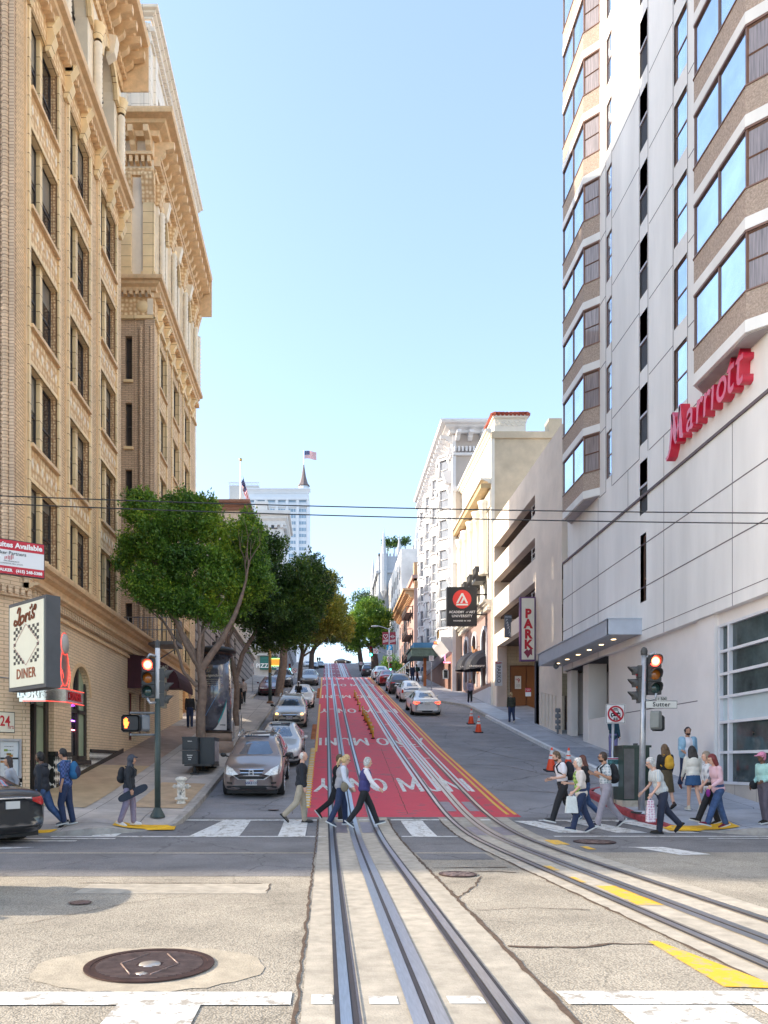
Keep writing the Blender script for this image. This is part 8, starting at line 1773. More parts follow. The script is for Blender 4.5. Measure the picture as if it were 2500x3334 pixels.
for i,(a,b) in enumerate(((0,.5),(.2,.6),(.1,.8),(0,.8),(.1,1),(.4,1))): F2.box(mb,Ls2-.90+.035*i,Ls2-.885+.035*i,zt2-hh*.56+.10*a-.02,zt2-hh*.56+.10*b,.012,.016)
mb.build('bar_logo',M_REDL,t)
# neon sign over the door
M_NEO=mat('red_neon',(.75,.07,.05),emit=.55,noise=0); M_STL=mat('polished_steel',(.6,.6,.6),.15,metal=1,noise=.2,scale=6)
t=thing('neon_diner_sign','red neon marquee sign with round clock and DINER letters over the diner door','sign',(-7.2,21.5,4.3))
mb=MB(); mb.prism([(-8.1,20.3,3.28),(-7.4,20.3,3.28),(-7.0,20.7,3.28),(-6.92,21.9,3.28),(-8.1,22.2,3.28)],(0,0,.40)); mb.build('marquee_band',M_STL,t)
mb=MB()
for z in (3.30,3.66): mb.tube([(-8.0,20.27,z),(-7.38,20.27,z),(-6.97,20.7,z),(-6.89,21.9,z)],.011,6)
mb.build('neon_tube',M_NEO,t)
text('DINER',.30,M_REDL,(-6.93,21.3,3.48),r=(.066,1,0),parent=t,ext=.01,bold=.01,sx=.9); text("LORI'S",.28,M_STL,(-7.75,20.28,3.48),parent=t,ext=.02,bold=.01)
mb=MB(); c0=Vector((-7.1,20.9,4.25)); mb.tube([c0+Vector((0,.32*math.cos(a)*1.0,.5*math.sin(a))) for a in np.linspace(0,6.28,20)],.012,6); mb.tube([c0+Vector((0,.35+.1*math.sin(i),.1-.18*i)) for i in range(5)],.011,6); mb.tube([c0+Vector((.0,-.35+.25*math.cos(a),-.3+.25*math.sin(a))) for a in np.linspace(0,5.6,14)],.011,6)
mb.tube([c0+Vector((0,.30*math.cos(a),.65+.30*math.sin(a))) for a in np.linspace(0,6.28,20)],.010,6); mb.build('neon_script',M_NEO,t)
mb=MB(); mb.lathe((-7.1,20.9,4.9),[(0,.03),(.27,.03),(.27,-.03),(0,-.03)],20,ax=(1,0,0)); mb.build('clock_face',mat('clock_cream',(.5,.48,.45)),t); mb=MB(); mb.box(-7.16,-7.12,20.75,21.2,3.7,4.75); mb.build('sign_back',mat('chrome_panel',(.35,.3,.3),.3,metal=.8,noise=.3,scale=6),t)
# menu boards, 24hrs plates, spot lamps
FSd=Fac((0,20.1,0),(1,0,0),(0,-1,0)); FCd=Fac((-8.75,20.1,0),(.65,.8,0),(.8,-.65,0))
def menu(F_,u0,u1,z0,z1,lab):
    t=thing('menu_board',lab,'menu board',F_.P(u0,z0,.05),group='lit menu boards by the diner door'); mb=MB()
    for a,b,c,d in ((u0,u1,z0,z0+.06),(u0,u1,z1-.06,z1),(u0,u0+.06,z0+.06,z1-.06),(u1-.06,u1,z0+.06,z1-.06)): F_.box(mb,a,b,c,d,0,.12)
    mb.build('frame',mat('silver_frame',(.42,.42,.44),.4,metal=.5),t); mb=MB(); F_.box(mb,u0+.05,u1-.05,z0+.05,z1-.05,0,.05,0); zm=(z0+z1)/2; F_.box(mb,u0+.05,u1-.05,zm-.02,zm+.03,.05,.06,1); mb.build('pages',[mat('menu_paper',(.62,.64,.65),.5,noise=.04),M_BLK],t)
    mb=MB(); random.seed(int(u0*100))
    for i in range(6): u=u0+.1+(u1-u0-.3)*random.random(); z=z0+.15+(z1-z0-.35)*random.random(); F_.box(mb,u,u+.10,z,z+.06,.051,.056,i%2)
    mb.build('food_picture',[mat('burger_brown',(.45,.2,.05)),mat('salad_green',(.25,.35,.08))],t)
    for k in range(9):
        for uu in ((u0+.1+(u1-u0)*.12),): text('pancakes eggs coffee'[:int((u1-u0)*26)],.035,M_BLK,F_.P((u0+u1)/2,z1-.2-.1*k,.058),r=F_.r,parent=t,ext=.001)
menu(FSd,-9.35,-8.80,1.25,2.30,'wide silver framed menu board at the left edge of the frame'); menu(FCd,.12,.78,1.25,2.30,'narrower silver framed menu board beside the diner door')
for F_,u0,u1,lab in ((FSd,-9.2,-8.83,'white 24 hrs plate at the left edge above the wide menu board'),(FCd,.18,.62,'cream 24 hrs plate with red digits above the narrow menu board')):
    t=thing('opening_hours_plate',lab,'sign',F_.P(u0,2.5,0)); mb=MB(); F_.box(mb,u0-.02,u1+.02,2.46,3.02,0,.02,1); F_.box(mb,u0,u1,2.48,3.0,.02,.03,0); mb.build('plate',[mat('cream_plate',(.72,.66,.52),.5,noise=.03) if F_ is FCd else _m['sign_white'],M_BLK],t)
    if F_ is FCd: text('24',.38,M_REDL,F_.P(u0+.18,2.76,.034),r=F_.r,parent=t,ext=.002,sx=.75,bold=.008); text('hrs',.17,M_REDL,F_.P(u0+.34,2.62,.034),r=F_.r,parent=t,ext=.002,sx=.8)
    else: text('hrs',.20,M_BLK,F_.P(u1-.17,2.62,.034),r=F_.r,parent=t,ext=.002,bold=.004)
t=thing('spot_lamp','pair of small round spot lamps on the cream pilaster by the diner door','lamp',FCd.P(.95,3.3,.1))
for d in (.0,.16): mb=MB(); mb.cyl(FCd.P(.80+d,3.42,.25),FCd.P(.80+d*1.2,3.28,.32),.04,.06,10); mb.build('lamp_head',M_GALV,t)
mb=MB(); mb.tube([FCd.P(.88,3.45,.25),FCd.P(.88,3.6,.12),FCd.P(.88,3.9,.06),FCd.P(.2,3.92,.06)],.012,5); mb.build('conduit',M_GREY,t)
for o in t.children: pass
# ---------------- people
SK_L=mat('skin_light',(.62,.36,.26),.5,noise=.06,scale=12); SK_T=mat('skin_tan',(.48,.25,.155),.5,noise=.06,scale=12); SK_D=mat('skin_dark',(.13,.06,.035),.5,noise=.06,scale=12)
def cloth(name,c,n=.12): return mat(name,c,.85,noise=n,scale=9,bump=.8,bscale=11)
def remesh(mb,vox,name,m,sm=4):
    me=mb.mesh('r',m); o=bpy.data.objects.new('r',me); C.objects.link(o); r=o.modifiers.new('r','REMESH'); r.mode='VOXEL'; r.voxel_size=vox; r.use_smooth_shade=True
    s=o.modifiers.new('s','SMOOTH'); s.factor=.5; s.iterations=sm
    dg=bpy.context.evaluated_depsgraph_get(); out=bpy.data.meshes.new_from_object(o.evaluated_get(dg)); C.objects.unlink(o); bpy.data.objects.remove(o); bpy.data.meshes.remove(me)
    out.name=name; out.materials.clear(); out.materials.append(m); 
    for p in out.polygons: p.use_smooth=True
    if not out.uv_layers: boxuv(out)
    return out
def seg(mb,pts,rad,n=10):
    for i in range(len(pts)-1):
        mb.cyl(pts[i],pts[i+1],rad[i],rad[i+1],n)
        mb.ell(pts[i],rad[i]*.99,10,7); mb.ell(pts[i+1],rad[i+1]*.99,10,7)
def oell(mb,c,r,ax_f,ax_s,ax_u,n=14,m=9):   # oriented ellipsoid; r=(front,side,up)
    Mx=Matrix((Vector(ax_f)*r[0],Vector(ax_s)*r[1],Vector(ax_u)*r[2])).transposed().to_4x4(); Mx.translation=Vector(c); q=MB(); q.ell((0,0,0),1,n,m); q.xform(Mx); mb.add(q.v,q.f,None,True)
def person(label,px,py,H,face,hipL=20,kneeL=5,hipR=-20,kneeR=25,armL=-20,elbL=15,armR=20,elbR=25,lean=4,head=8,build=1.0,skin=SK_L,hair=('short',(.05,.03,.02)),top=None,sleeve='long',bottom=None,shoes=(.05,.05,.06),hem=.0,skirt=None,bag=None,extra=None,vox=.0105,abd=8,pos=None,group=None,vest=None,turn=0,collar=None,sole=None,armLs=0,armRs=0,name='person'):
    p=Vector(pos) if pos else hit(px,py); t=thing(name,label,'person',p,R(face),group); s=H/1.75; d2=math.radians; b=build; Z=Vector((0,0,1)); Xf=Vector((1,0,0)); Yl=Vector((0,1,0))
    pel=Vector((0,0,.93)); u=Vector((math.sin(d2(lean)),0,math.cos(d2(lean)))); fwd=Vector((math.cos(d2(lean)),0,-math.sin(d2(lean))))
    waist=pel+u*.14; chest=pel+u*.36; neck=pel+u*.53; hu=Vector((math.sin(d2(lean*.4+head)),0,math.cos(d2(lean*.4+head)))); hf=Vector((hu.z,0,-hu.x)); hc=neck+hu*.175+hf*.02
    rt=Matrix.Rotation(d2(turn),3,hu); hfT=rt@hf; hs=rt@Yl
    def leg(sg,a,k,off=0):
        hip=pel+Vector((0,sg*.088*b**.5,-.02)); kn=hip+Vector((math.sin(d2(a))*.43,0,-math.cos(d2(a))*.43)); bb=a-k; an=kn+Vector((math.sin(d2(bb))*.42,0,-math.cos(d2(bb))*.42)); return hip,kn,an,bb
    LG=[leg(1,hipL*.85,kneeL),leg(-1,hipR*(.62 if hipR<-14 else 1),kneeR)]
    def foot(L_):
        hip,kn,an,bb=L_; pit=max(-22,min(60,-bb if bb<0 else -bb*.75)); f=Vector((math.cos(d2(pit)),0,-math.sin(d2(pit)))); up=Vector((-f.z,0,f.x)); up=up if up.z>0 else -up; heel=an-f*.055-up*.06; toe=an+f*.19-up*.065; return heel,toe,f,up
    FT=[foot(l) for l in LG]; zmin=min(min(h.z,to.z) for h,to,_,_ in FT)-.018
    sh=Vector((0,0,-zmin))
    def T(v): return (Vector(v)+sh)*s
    def arm(sg,a,e,side=0):
        S=pel+u*.475+Yl*sg*(.165*b**.4); ab=d2(abd); dr=Vector((math.sin(d2(a)),sg*math.sin(ab),-math.cos(d2(a)))).normalized(); el=S+dr*.285; a2=a+e; dr2=Vector((math.sin(d2(a2)),sg*math.sin(ab)*.3-sg*side*.01*1.0,-math.cos(d2(a2)))).normalized(); wr=el+dr2*.245; return S,el,wr,dr2
    AR=[arm(1,armL,elbL,armLs),arm(-1,armR,elbR,armRs)]
    sc=lambda r:[x*s for x in r]
    # body
    mb=MB()
    oell(mb,T(pel+u*.02),(.11*s*b,.15*s*b,.12*s),fwd,Yl,u); oell(mb,T(waist),(.10*s*b,.135*s*b,.14*s),fwd,Yl,u); oell(mb,T(chest),(.115*s*b,.165*s*b,.17*s),fwd,Yl,u)
    seg(mb,[T(neck-u*.05),T(neck+hu*.06)],sc([.062,.055]))
    oell(mb,T(hc),(.094*s,.074*s,.112*s),hfT,hs,hu); oell(mb,T(hc+hfT*.028-hu*.062),(.062*s,.056*s,.058*s),hfT,hs,hu); oell(mb,T(hc+hfT*.098-hu*.012),(.017*s,.013*s,.024*s),hfT,hs,hu,8,6)
    for sg in (1,-1): oell(mb,T(hc+hs*sg*.074-hu*.008-hfT*.008),(.018*s,.011*s,.030*s),hfT,hs,hu,8,6)
    for hip,kn,an,bb in LG: seg(mb,[T(hip),T(kn),T(an)],sc([.080*b,.052,.038]))
    for (S,el,wr,dr),sg in zip(AR,(1,-1)):
        seg(mb,[T(S),T(el),T(wr)],sc([.048*b,.036,.026]))
        sd=Vector((0,1,0)); nrm=dr.cross(sd).normalized(); palm=wr+dr*.045
        oell(mb,T(palm),(.048*s,.017*s,.034*s),dr,sd,nrm,10,7)
        cr=nrm*-1 if nrm.x>0 else nrm
        inner=Vector((1,0,0)) if abs(dr.x)<.8 else Vector((0,0,1)); wd=nrm
        for i,(o_,ln) in enumerate(((-.030,.070),(-.010,.080),(.010,.074),(.030,.058))):
            b0=palm+wd*o_+dr*.035; m1=b0+dr*ln*.5-sd*sg*.010; m2=m1+dr*ln*.42-sd*sg*.026; seg(mb,[T(b0),T(m1),T(m2)],sc([.0092,.0088,.0075]),6)
        th0=wr+dr*.02+wd*-.03*(1 if wd.x<0 else -1); th1=th0+dr*.035-sd*sg*.02+wd*-.018*(1 if wd.x<0 else -1); seg(mb,[T(th0),T(th1),T(th1+dr*.022)],sc([.012,.010,.009]),6)
    link('body',remesh(mb,vox*s,'body',skin,3),t,loc=(0,0,0))
    # face details
    mb=MB()
    for sg in (1,-1): oell(mb,T(hc+hfT*.083+hs*sg*.030+hu*.008),(.010*s,.013*s,.007*s),hfT,hs,hu,8,6); mb.mark()
    for e in mb.builds('eye',mat('eye_dark',(.03,.02,.02),.3,noise=0),t): e.location=(0,0,0)
    mb=MB(); oell(mb,T(hc+hfT*.082-hu*.058),(.010*s,.024*s,.006*s),hfT,hs,hu,8,6); mb.build('mouth',mat('lips',(.35,.10,.09),.5,noise=0),t,loc=(0,0,0))
    hk,hcol=hair; HM=mat('hair_%02d%02d%02d'%tuple(int(c*99) for c in hcol),hcol,.55,noise=.45,scale=30,bump=.5,bscale=60) if hk else None
    mb=MB()
    def cap(k=1.0,front=0): oell(mb,T(hc-hfT*.018+hu*.022),(.096*s*k,.082*s*k,.108*s*k),hfT,hs,hu); oell(mb,T(hc-hfT*.035-hu*.02),(.075*s*k,.080*s*k,.09*s*k),hfT,hs,hu)
    if hk=='short': cap(1.0)
    elif hk=='thin': oell(mb,T(hc-hfT*.03+hu*.0),(.080*s,.080*s,.100*s),hfT,hs,hu)
    elif hk=='fluffy':
        cap(1.08)
        for i in range(9): a=i*.7; oell(mb,T(hc-hfT*(.03+.03*math.sin(a))+hs*.06*math.cos(a)+hu*(.04+.05*math.sin(i*1.9))),(.05*s,.045*s,.045*s),hfT,hs,hu,8,6)
    elif hk in('bob','long','pony'):
        cap(1.06)
        if hk=='bob':
            for sg in (1,-1,0): seg(mb,[T(hc-hfT*.03+hs*sg*.055),T(hc-hfT*.035+hs*sg*.07-hu*.14)],sc([.06,.05]))
        elif hk=='long':
            for sg in (1,-1,0,.5,-.5): seg(mb,[T(hc-hfT*.03+hs*sg*.055),T(hc-hfT*.06+hs*sg*.08-hu*.18),T(hc-hfT*.07-u*.34+hs*sg*.09),T(hc-hfT*.06-u*.46+hs*sg*.05)],sc([.06,.055,.05,.02]))
        else: seg(mb,[T(hc-hfT*.09+hu*.0),T(hc-hfT*.15-hu*.03),T(hc-hfT*.17-hu*.14),T(hc-hfT*.15-hu*.24)],sc([.03,.038,.034,.012]))
    elif hk=='hood': oell(mb,T(hc-hfT*.02+hu*.01),(.112*s,.10*s,.13*s),hfT,hs,hu); seg(mb,[T(neck),T(hc-hfT*.03-hu*.08)],sc([.09,.085])); oell(mb,T(hc+hfT*.075+hu*.075),(.07*s,.065*s,.018*s),hfT,hs,hu)
    elif hk=='cap': cap(1.04); oell(mb,T(hc+hfT*.09+hu*.05),(.09*s,.09*s,.015*s),hfT,hs,hu); oell(mb,T(hc-hfT*.02+hu*.045),(.108*s,.095*s,.085*s),hfT,hs,hu)
    if mb.v and hk not in('thin','hood','cap'):
        rh=random.Random(px)
        for i in range(26):
            a=rh.uniform(-2.6,2.6)+math.pi; e=rh.uniform(-.35,1.35); d=(hfT*math.cos(a)*math.cos(e)+hs*math.sin(a)*math.cos(e)+hu*math.sin(e)); oell(mb,T(hc-hfT*.012+hu*.012+d*.083),(.022*s,.022*s,.015*s+.012*s*rh.random()),hfT,hs,hu,6,5)
    if mb.v: 
        hm=remesh(mb,.011*s,'hair',HM,2); bm=bmesh.new(); bm.from_mesh(hm)
        if hk not in('cap',):  # cut the face opening
            c=T(hc); bad=[v for v in bm.verts if (v.co-c).dot(hfT)>(.040 if hk!='hood' else .058)*s and (v.co-c).dot(hu)<(.058 if hk!='thin' else .2)*s and (hk!='hood' or (v.co-c).dot(hfT)<.11*s or (v.co-c).dot(hu)<.04*s)]
            bmesh.ops.delete(bm,geom=bad,context='VERTS')
        bm.to_mesh(hm); bm.free(); link('hood' if hk=='hood' else ('cap' if hk=='cap' else 'hair'),hm,t,loc=(0,0,0))
    # clothes
    if bottom is not None:
        mb=MB(); fl=1.0
        if skirt is None:
            oell(mb,T(pel+u*.03),(.132*s*b,.172*s*b,.13*s),fwd,Yl,u)
            for hip,kn,an,bb in LG: 
                top_=.102*b; cuff=skirtw if False else .062; seg(mb,[T(hip-Vector((0,0,.02))),T(kn),T(kn.lerp(an,.55)),T(kn.lerp(an,.97))],sc([top_,.082*b**.5,.072,.070]))
            nm='trousers'
        else:
            zl=skirt; ri=[]; nn=20
            for zz,rr in ((.10,.14),(0,.165),(-zl,.185+.06*zl)):
                for k in range(nn): q=6.2832*k/nn; ri.append(T(pel+Vector((math.cos(q)*rr*.86*b,math.sin(q)*rr*1.05*b,zz))))
            mb.add(ri,[(i*nn+k,i*nn+(k+1)%nn,(i+1)*nn+(k+1)%nn,(i+1)*nn+k) for i in range(2) for k in range(nn)]+[tuple(range(nn)),tuple(range(2*nn,3*nn))]); nm='skirt'
        link(nm,remesh(mb,.013*s,nm,bottom,3),t,loc=(0,0,0))
    if top is not None:
        mb=MB(); oell(mb,T(chest),(.142*s*b,.190*s*b**.8,.185*s),fwd,Yl,u); oell(mb,T(waist+u*.02),(.130*s*b,.168*s*b,.17*s),fwd,Yl,u)
        if hem: oell(mb,T(pel+u*(.10-hem)),(.145*s*b,.182*s*b,.14*s),fwd,Yl,u)
        oell(mb,T(neck-u*.055),(.085*s,.12*s,.05*s),fwd,Yl,u)
        for S,el,wr,dr in AR:
            if sleeve=='long': seg(mb,[T(S),T(el),T(el.lerp(wr,.93))],sc([.070*b**.6,.056,.042]))
            elif sleeve=='half': seg(mb,[T(S),T(el.lerp(wr,.12))],sc([.070*b**.6,.056]))
            elif sleeve=='short': seg(mb,[T(S),T(S.lerp(el,.62))],sc([.070*b**.6,.060]))
            elif sleeve=='none': oell(mb,T(S),(.07*s,.05*s,.07*s),fwd,Yl,u,10,6)
        link('shirt',remesh(mb,.013*s,'shirt',top,3),t,loc=(0,0,0))
    if vest is not None:
        mb=MB(); oell(mb,T(chest),(.158*s*b,.205*s*b**.8,.19*s),fwd,Yl,u); oell(mb,T(waist+u*.0),(.150*s*b,.185*s*b,.19*s),fwd,Yl,u); oell(mb,T(pel+u*.03),(.155*s*b,.19*s*b,.12*s),fwd,Yl,u); oell(mb,T(neck-u*.03),(.09*s,.10*s,.06*s),fwd,Yl,u)
        link('vest',remesh(mb,.013*s,'vest',vest,3),t,loc=(0,0,0))
    if collar is not None:
        mb=MB(); mb.lathe(T(neck-u*.03),[(.075*s,0),(.080*s,.05*s),(.068*s,.055*s)],14,ax=hu); mb.build('collar',collar,t,loc=(0,0,0))
    SM=cloth('shoe_%02d%02d%02d'%tuple(int(c*99) for c in shoes),shoes,.05)
    for heel,toe,f,up in FT:
        mb=MB(); seg(mb,[T(heel+up*.035+f*.02),T(heel+up*.035+f*.11),T(toe+up*.022-f*.015)],sc([.043,.042,.030])); seg(mb,[T(heel+up*.04+f*.03),T(heel+up*.085+f*.035)],sc([.043,.040]))
        so_=remesh(mb,.011*s,'shoe',SM,2); so_=link('shoe',so_,t,loc=(0,0,0))
        mb=MB(); q=[heel+f*-.035,heel+f*.05,toe-f*.05,toe+f*.018]; w_=[.028,.038,.042,.022]; L1=[T(a+Yl*w+up*-.012) for a,w in zip(q,w_)]; R1=[T(a-Yl*w+up*-.012) for a,w in zip(q,w_)]; poly=L1+R1[::-1]; mb.prism(poly,up*.03*s); mb.build('sole',sole or mat('white_sole',(.62,.62,.60),.6,noise=0),so_,loc=(0,0,0))
    K=dict(t=t,T=T,s=s,pel=pel,u=u,fwd=fwd,chest=chest,waist=waist,neck=neck,hc=hc,hf=hfT,hs=hs,hu=hu,AR=AR,LG=LG,Yl=Yl)
    if extra: extra(K)
    return t
# accessories
def backpack(m,m2=None,size=1.0,strapm=None):
    def f(K):
        T,s,u,f_,Y=K['T'],K['s'],K['u'],K['fwd'],K['Yl']; mb=MB(); c=K['chest']-f_*.20-u*.05
        oell(mb,T(c),(.10*s*size,.14*s*size,.21*s*size),f_,Y,u); oell(mb,T(c-u*.09*size),(.12*s*size,.15*s*size,.13*s*size),f_,Y,u); link('backpack',remesh(mb,.014*s,'backpack',m,2),K['t'],loc=(0,0,0)) if not m2 else None
        if m2:
            bp=link('backpack',remesh(mb,.014*s,'backpack',m,2),K['t'],loc=(0,0,0)); mb=MB(); oell(mb,T(c-f_*.07-u*.04),(.07*s,.12*s,.15*s),f_,Y,u); link('front_pocket',remesh(mb,.014*s,'pocket',m2,2),bp,loc=(0,0,0))
        for sg in (1,-1):
            mb=MB(); mb.tube([T(K['chest']+u*.16-f_*.10+Y*sg*.09),T(K['chest']+u*.175+f_*.02+Y*sg*.095),T(K['chest']+u*.09+f_*.135+Y*sg*.10),T(K['chest']-u*.05+f_*.12+Y*sg*.14),T(K['chest']-u*.16-f_*.08+Y*sg*.16)],.018*s,6); mb.build('strap',strapm or m,K['t'],loc=(0,0,0))
    return f
def glasses(m=None):
    def f(K):
        T,s=K['T'],K['s']; hc,hf,hs,hu=K['hc'],K['hf'],K['hs'],K['hu']; mb=MB()
        for sg in (1,-1): oell(mb,T(hc+hf*.097+hs*sg*.032+hu*.012),(.006*s,.026*s,.018*s),hf,hs,hu,10,6); mb.tube([T(hc+hf*.09+hs*sg*.055+hu*.014),T(hc+hs*sg*.082+hu*.012)],.004*s,4)
        mb.build('sunglasses',m or M_BLK,K['t'],loc=(0,0,0))
    return f
def beard(col=(.06,.03,.02)):
    def f(K):
        T,s=K['T'],K['s']; hc,hf,hs,hu=K['hc'],K['hf'],K['hs'],K['hu']; mb=MB(); oell(mb,T(hc+hf*.038-hu*.078),(.060*s,.060*s,.042*s),hf,hs,hu); link('beard',remesh(mb,.011*s,'b',cloth('beard_%d'%int(col[0]*100),col,.3),1),K['t'],loc=(0,0,0))
    return f
def multi(*fs):
    def f(K):
        for g in fs: g(K)
    return f
def shoulderbag(m,dx=-.02,dz=-.02,sg=-1,sz=(.06,.10,.13),strap=True,name='shoulder_bag'):
    def f(K):
        T,s,Y=K['T'],K['s'],K['Yl']; c=K['pel']+Vector((dx,sg*.22,dz)); mb=MB(); oell(mb,T(c),(sz[1]*s,sz[0]*s,sz[2]*s),Vector((1,0,0)),Y,Vector((0,0,1))); link(name,remesh(mb,.012*s,name,m,1),K['t'],loc=(0,0,0))
        if strap: mb=MB(); mb.tube([T(c+Vector((0,0,sz[2]*.8))),T(K['waist']+Y*sg*.17),T(K['neck']-K['u']*.05-Y*sg*.10)],.009*s,5); mb.build('bag_strap',m,K['t'],loc=(0,0,0))
    return f
def tote(m,arm=1,w=.17,h=.36,dz=-.05,name='tote_bag',off=.0):
    def f(K):
        T,s,Y=K['T'],K['s'],K['Yl']; S,el,wr,dr=K['AR'][arm]; c=wr+dr*.08; mb=MB(); zt=c.z+dz; x0=c.x+off; y0=c.y
        pts0=[(x0-w*.55,y0-.03),(x0+w*.55,y0-.03),(x0+w*.55,y0+.03),(x0-w*.55,y0+.03)]; pts1=[(x0-w*.75,y0-.07),(x0+w*.75,y0-.07),(x0+w*.75,y0+.07),(x0-w*.75,y0+.07)]
        mb.hexa([T((a,b,zt-h)) for a,b in pts1],[T((a,b,zt)) for a,b in pts0]); o=link(name,remesh(mb,.015*s,name,m,3),K['t'],loc=(0,0,0))
        for d in (-.025,.025): mb=MB(); mb.tube([T((x0-w*.35,y0+d,zt-.01)),T(c),T((x0+w*.35,y0+d,zt-.01))],.006*s,5); mb.build('bag_handle',m,o,loc=(0,0,0))
    return f
def skateboard(K):
    T,s=K['T'],K['s']; S,el,wr,dr=K['AR'][1]; c=wr+dr*.09+Vector((.02,.02,0)); a=Vector((.84,0,.42)).normalized(); n=Vector((0,1,0)); w_=a.cross(n).normalized(); mb=MB(); N=12; P=[]
    for k in range(N*2): q=2*math.pi*k/(N*2); ex=abs(math.cos(q))**.5*math.copysign(.40,math.cos(q)); P.append(T(c+a*ex+w_*(.10*abs(math.sin(q))**.7*math.copysign(1,math.sin(q)))))
    mb.prism(P,(0,.014,0)); o=mb.build('skateboard',cloth('skateboard_dark',(.03,.035,.05),.1),K['t'],loc=(0,0,0))
    for e in (-.25,.25):
        for d in (-.07,.07): mb=MB(); mb.cyl(T(c+a*e+w_*d+Vector((0,.05,0))),T(c+a*e+w_*d+Vector((0,.09,0))),.026,n=10); mb.build('skateboard_wheel',mat('wheel_cream',(.5,.48,.42)),o,loc=(0,0,0))
def phone(K):
    T,s=K['T'],K['s']; S,el,wr,dr=K['AR'][0]; c=wr+dr*.12; mb=MB(); mb.box(*[v for a in zip(T(c-Vector((.05,.03,.0))),T(c+Vector((.05,.03,.015)))) for v in a]); mb.build('phone',M_BLK,K['t'],loc=(0,0,0))
NAVYJ=cloth('navy_jeans',(.022,.035,.085)); BLUJ=cloth('blue_jeans',(.045,.085,.19),.3); BLKC=cloth('black_cloth',(.016,.016,.019)); KHK=cloth('khaki_cloth',(.42,.35,.26)); GRYC=cloth('grey_trousers',(.33,.30,.34))
WHC=cloth('white_shirt',(.74,.70,.73),.05); 
PLAID=checker('plaid_navy',(.03,.05,.14),(.08,.12,.28),.05,.05,0,.9); STRP=stripes('white_blue_stripes',(.72,.72,.76),(.45,.50,.62),14,'y',.85,0,.15); STR2=stripes('grey_stripes',(.62,.61,.56),(.42,.47,.52),9,'x',.85,0,.2)
FLOR=ornament('floral_shirt',(.20,.26,.30),(.62,.64,.66),16,.85,.1); GRNP=ornament('green_patterned_top',(.03,.04,.04),(.36,.52,.12),13,.85,.1); FLORB=ornament('floral_tote',(.45,.12,.25),(.72,.66,.68),18,.8,.1)
L_,R_=180,0
person('woman in grey long sleeved top with dark bob hair behind the black car',38,2700,1.63,L_+35,12,5,-12,15,skin=SK_T,hair=('bob',(.03,.02,.02)),top=cloth('heather_grey',(.34,.34,.37)),bottom=BLKC,armL=-25,elbL=35,armR=10,elbR=30,shoes=(.04,.04,.04),hem=.05)
person('man in black hooded sweatshirt and blue jeans striding left past the diner',138,2702,1.80,L_,22,8,-34,22,build=1.18,skin=SK_D,hair=('short',(.012,.010,.010)),top=cloth('black_hoodie',(.022,.024,.032)),bottom=BLUJ,armL=-8,elbL=10,armR=-4,elbR=22,lean=3,head=4,shoes=(.02,.015,.012),hem=.07,extra=lambda K:[(lambda mb:(oell(mb,K['T'](K['neck']-K['fwd']*.07-K['u']*.02),(.09*K['s'],.11*K['s'],.06*K['s']),K['fwd'],K['Yl'],K['u']),link('hood',remesh(mb,.013,'hood',_m['black_hoodie'],2),K['t'],loc=(0,0,0))))(MB())],sole=M_TYRE)
person('man in navy plaid shirt with blue backpack walking left past the diner',215,2690,1.76,L_,14,22,-6,6,skin=SK_T,hair=('short',(.012,.011,.012)),top=PLAID,sleeve='half',bottom=NAVYJ,armL=-6,elbL=18,armR=6,elbR=18,lean=2,head=14,hem=.08,shoes=(.12,.12,.13),extra=multi(backpack(cloth('teal_blue_pack',(.02,.12,.26)),cloth('navy_pack',(.03,.035,.08))),glasses()))
person('boy in dark hooded jacket carrying a skateboard under his arm',420,2692,1.64,R_,12,8,-8,12,hair=('hood',(.035,.04,.06)),skin=SK_T,top=cloth('dark_jacket',(.022,.024,.030)),bottom=cloth('mauve_grey_trousers',(.24,.20,.27)),armL=-4,elbL=12,armR=2,elbR=14,lean=3,build=1.08,hem=.08,shoes=(.66,.65,.68),extra=multi(backpack(BLKC),skateboard))
person('bald older man in black sweater and khaki trousers stepping onto the crosswalk',980,2680,1.77,R_,8,2,-24,30,skin=SK_L,hair=('thin',(.60,.56,.52)),top=cloth('black_sweater',(.018,.02,.027)),bottom=KHK,armL=-2,elbL=6,armR=2,elbR=10,lean=3,head=4,hem=.08,build=1.05,shoes=(.09,.075,.065),sole=M_TYRE)
person('blonde woman with ponytail, grey vest and shoulder bag on the crosswalk',1108,2692,1.70,R_,16,10,-10,16,hair=('pony',(.52,.36,.17)),top=STRP,vest=cloth('grey_vest',(.32,.31,.33)),bottom=NAVYJ,armL=2,elbL=34,armR=8,elbR=34,lean=8,head=16,shoes=(.05,.06,.09),extra=multi(shoulderbag(cloth('olive_bag',(.20,.17,.12)),.10,.02,-1),glasses()))
person('short white haired woman in purple navy quilted vest striding right on the crosswalk',1185,2695,1.66,R_,30,4,-30,18,hair=('fluffy',(.50,.49,.47)),top=WHC,vest=cloth('purple_navy_vest',(.05,.045,.16)),bottom=BLKC,armL=-16,elbL=18,armR=26,elbR=22,lean=6,head=6,shoes=(.06,.07,.09),collar=WHC)
person('person in black mostly hidden behind the blonde woman',1096,2672,1.68,R_,14,10,-34,30,hair=('short',(.10,.06,.03)),top=BLKC,bottom=BLKC,armL=0,elbL=20,armR=0,elbR=20,shoes=(.02,.02,.02))
person('young bearded man in white tee with black backpack looking at his phone',1832,2684,1.80,L_,24,4,-26,20,hair=('short',(.10,.055,.03)),top=WHC,sleeve='short',bottom=BLKC,armL=-8,elbL=88,armR=-12,elbR=86,lean=7,head=22,shoes=(.02,.02,.022),extra=multi(backpack(BLKC,size=1.1),beard((.12,.06,.03)),phone))
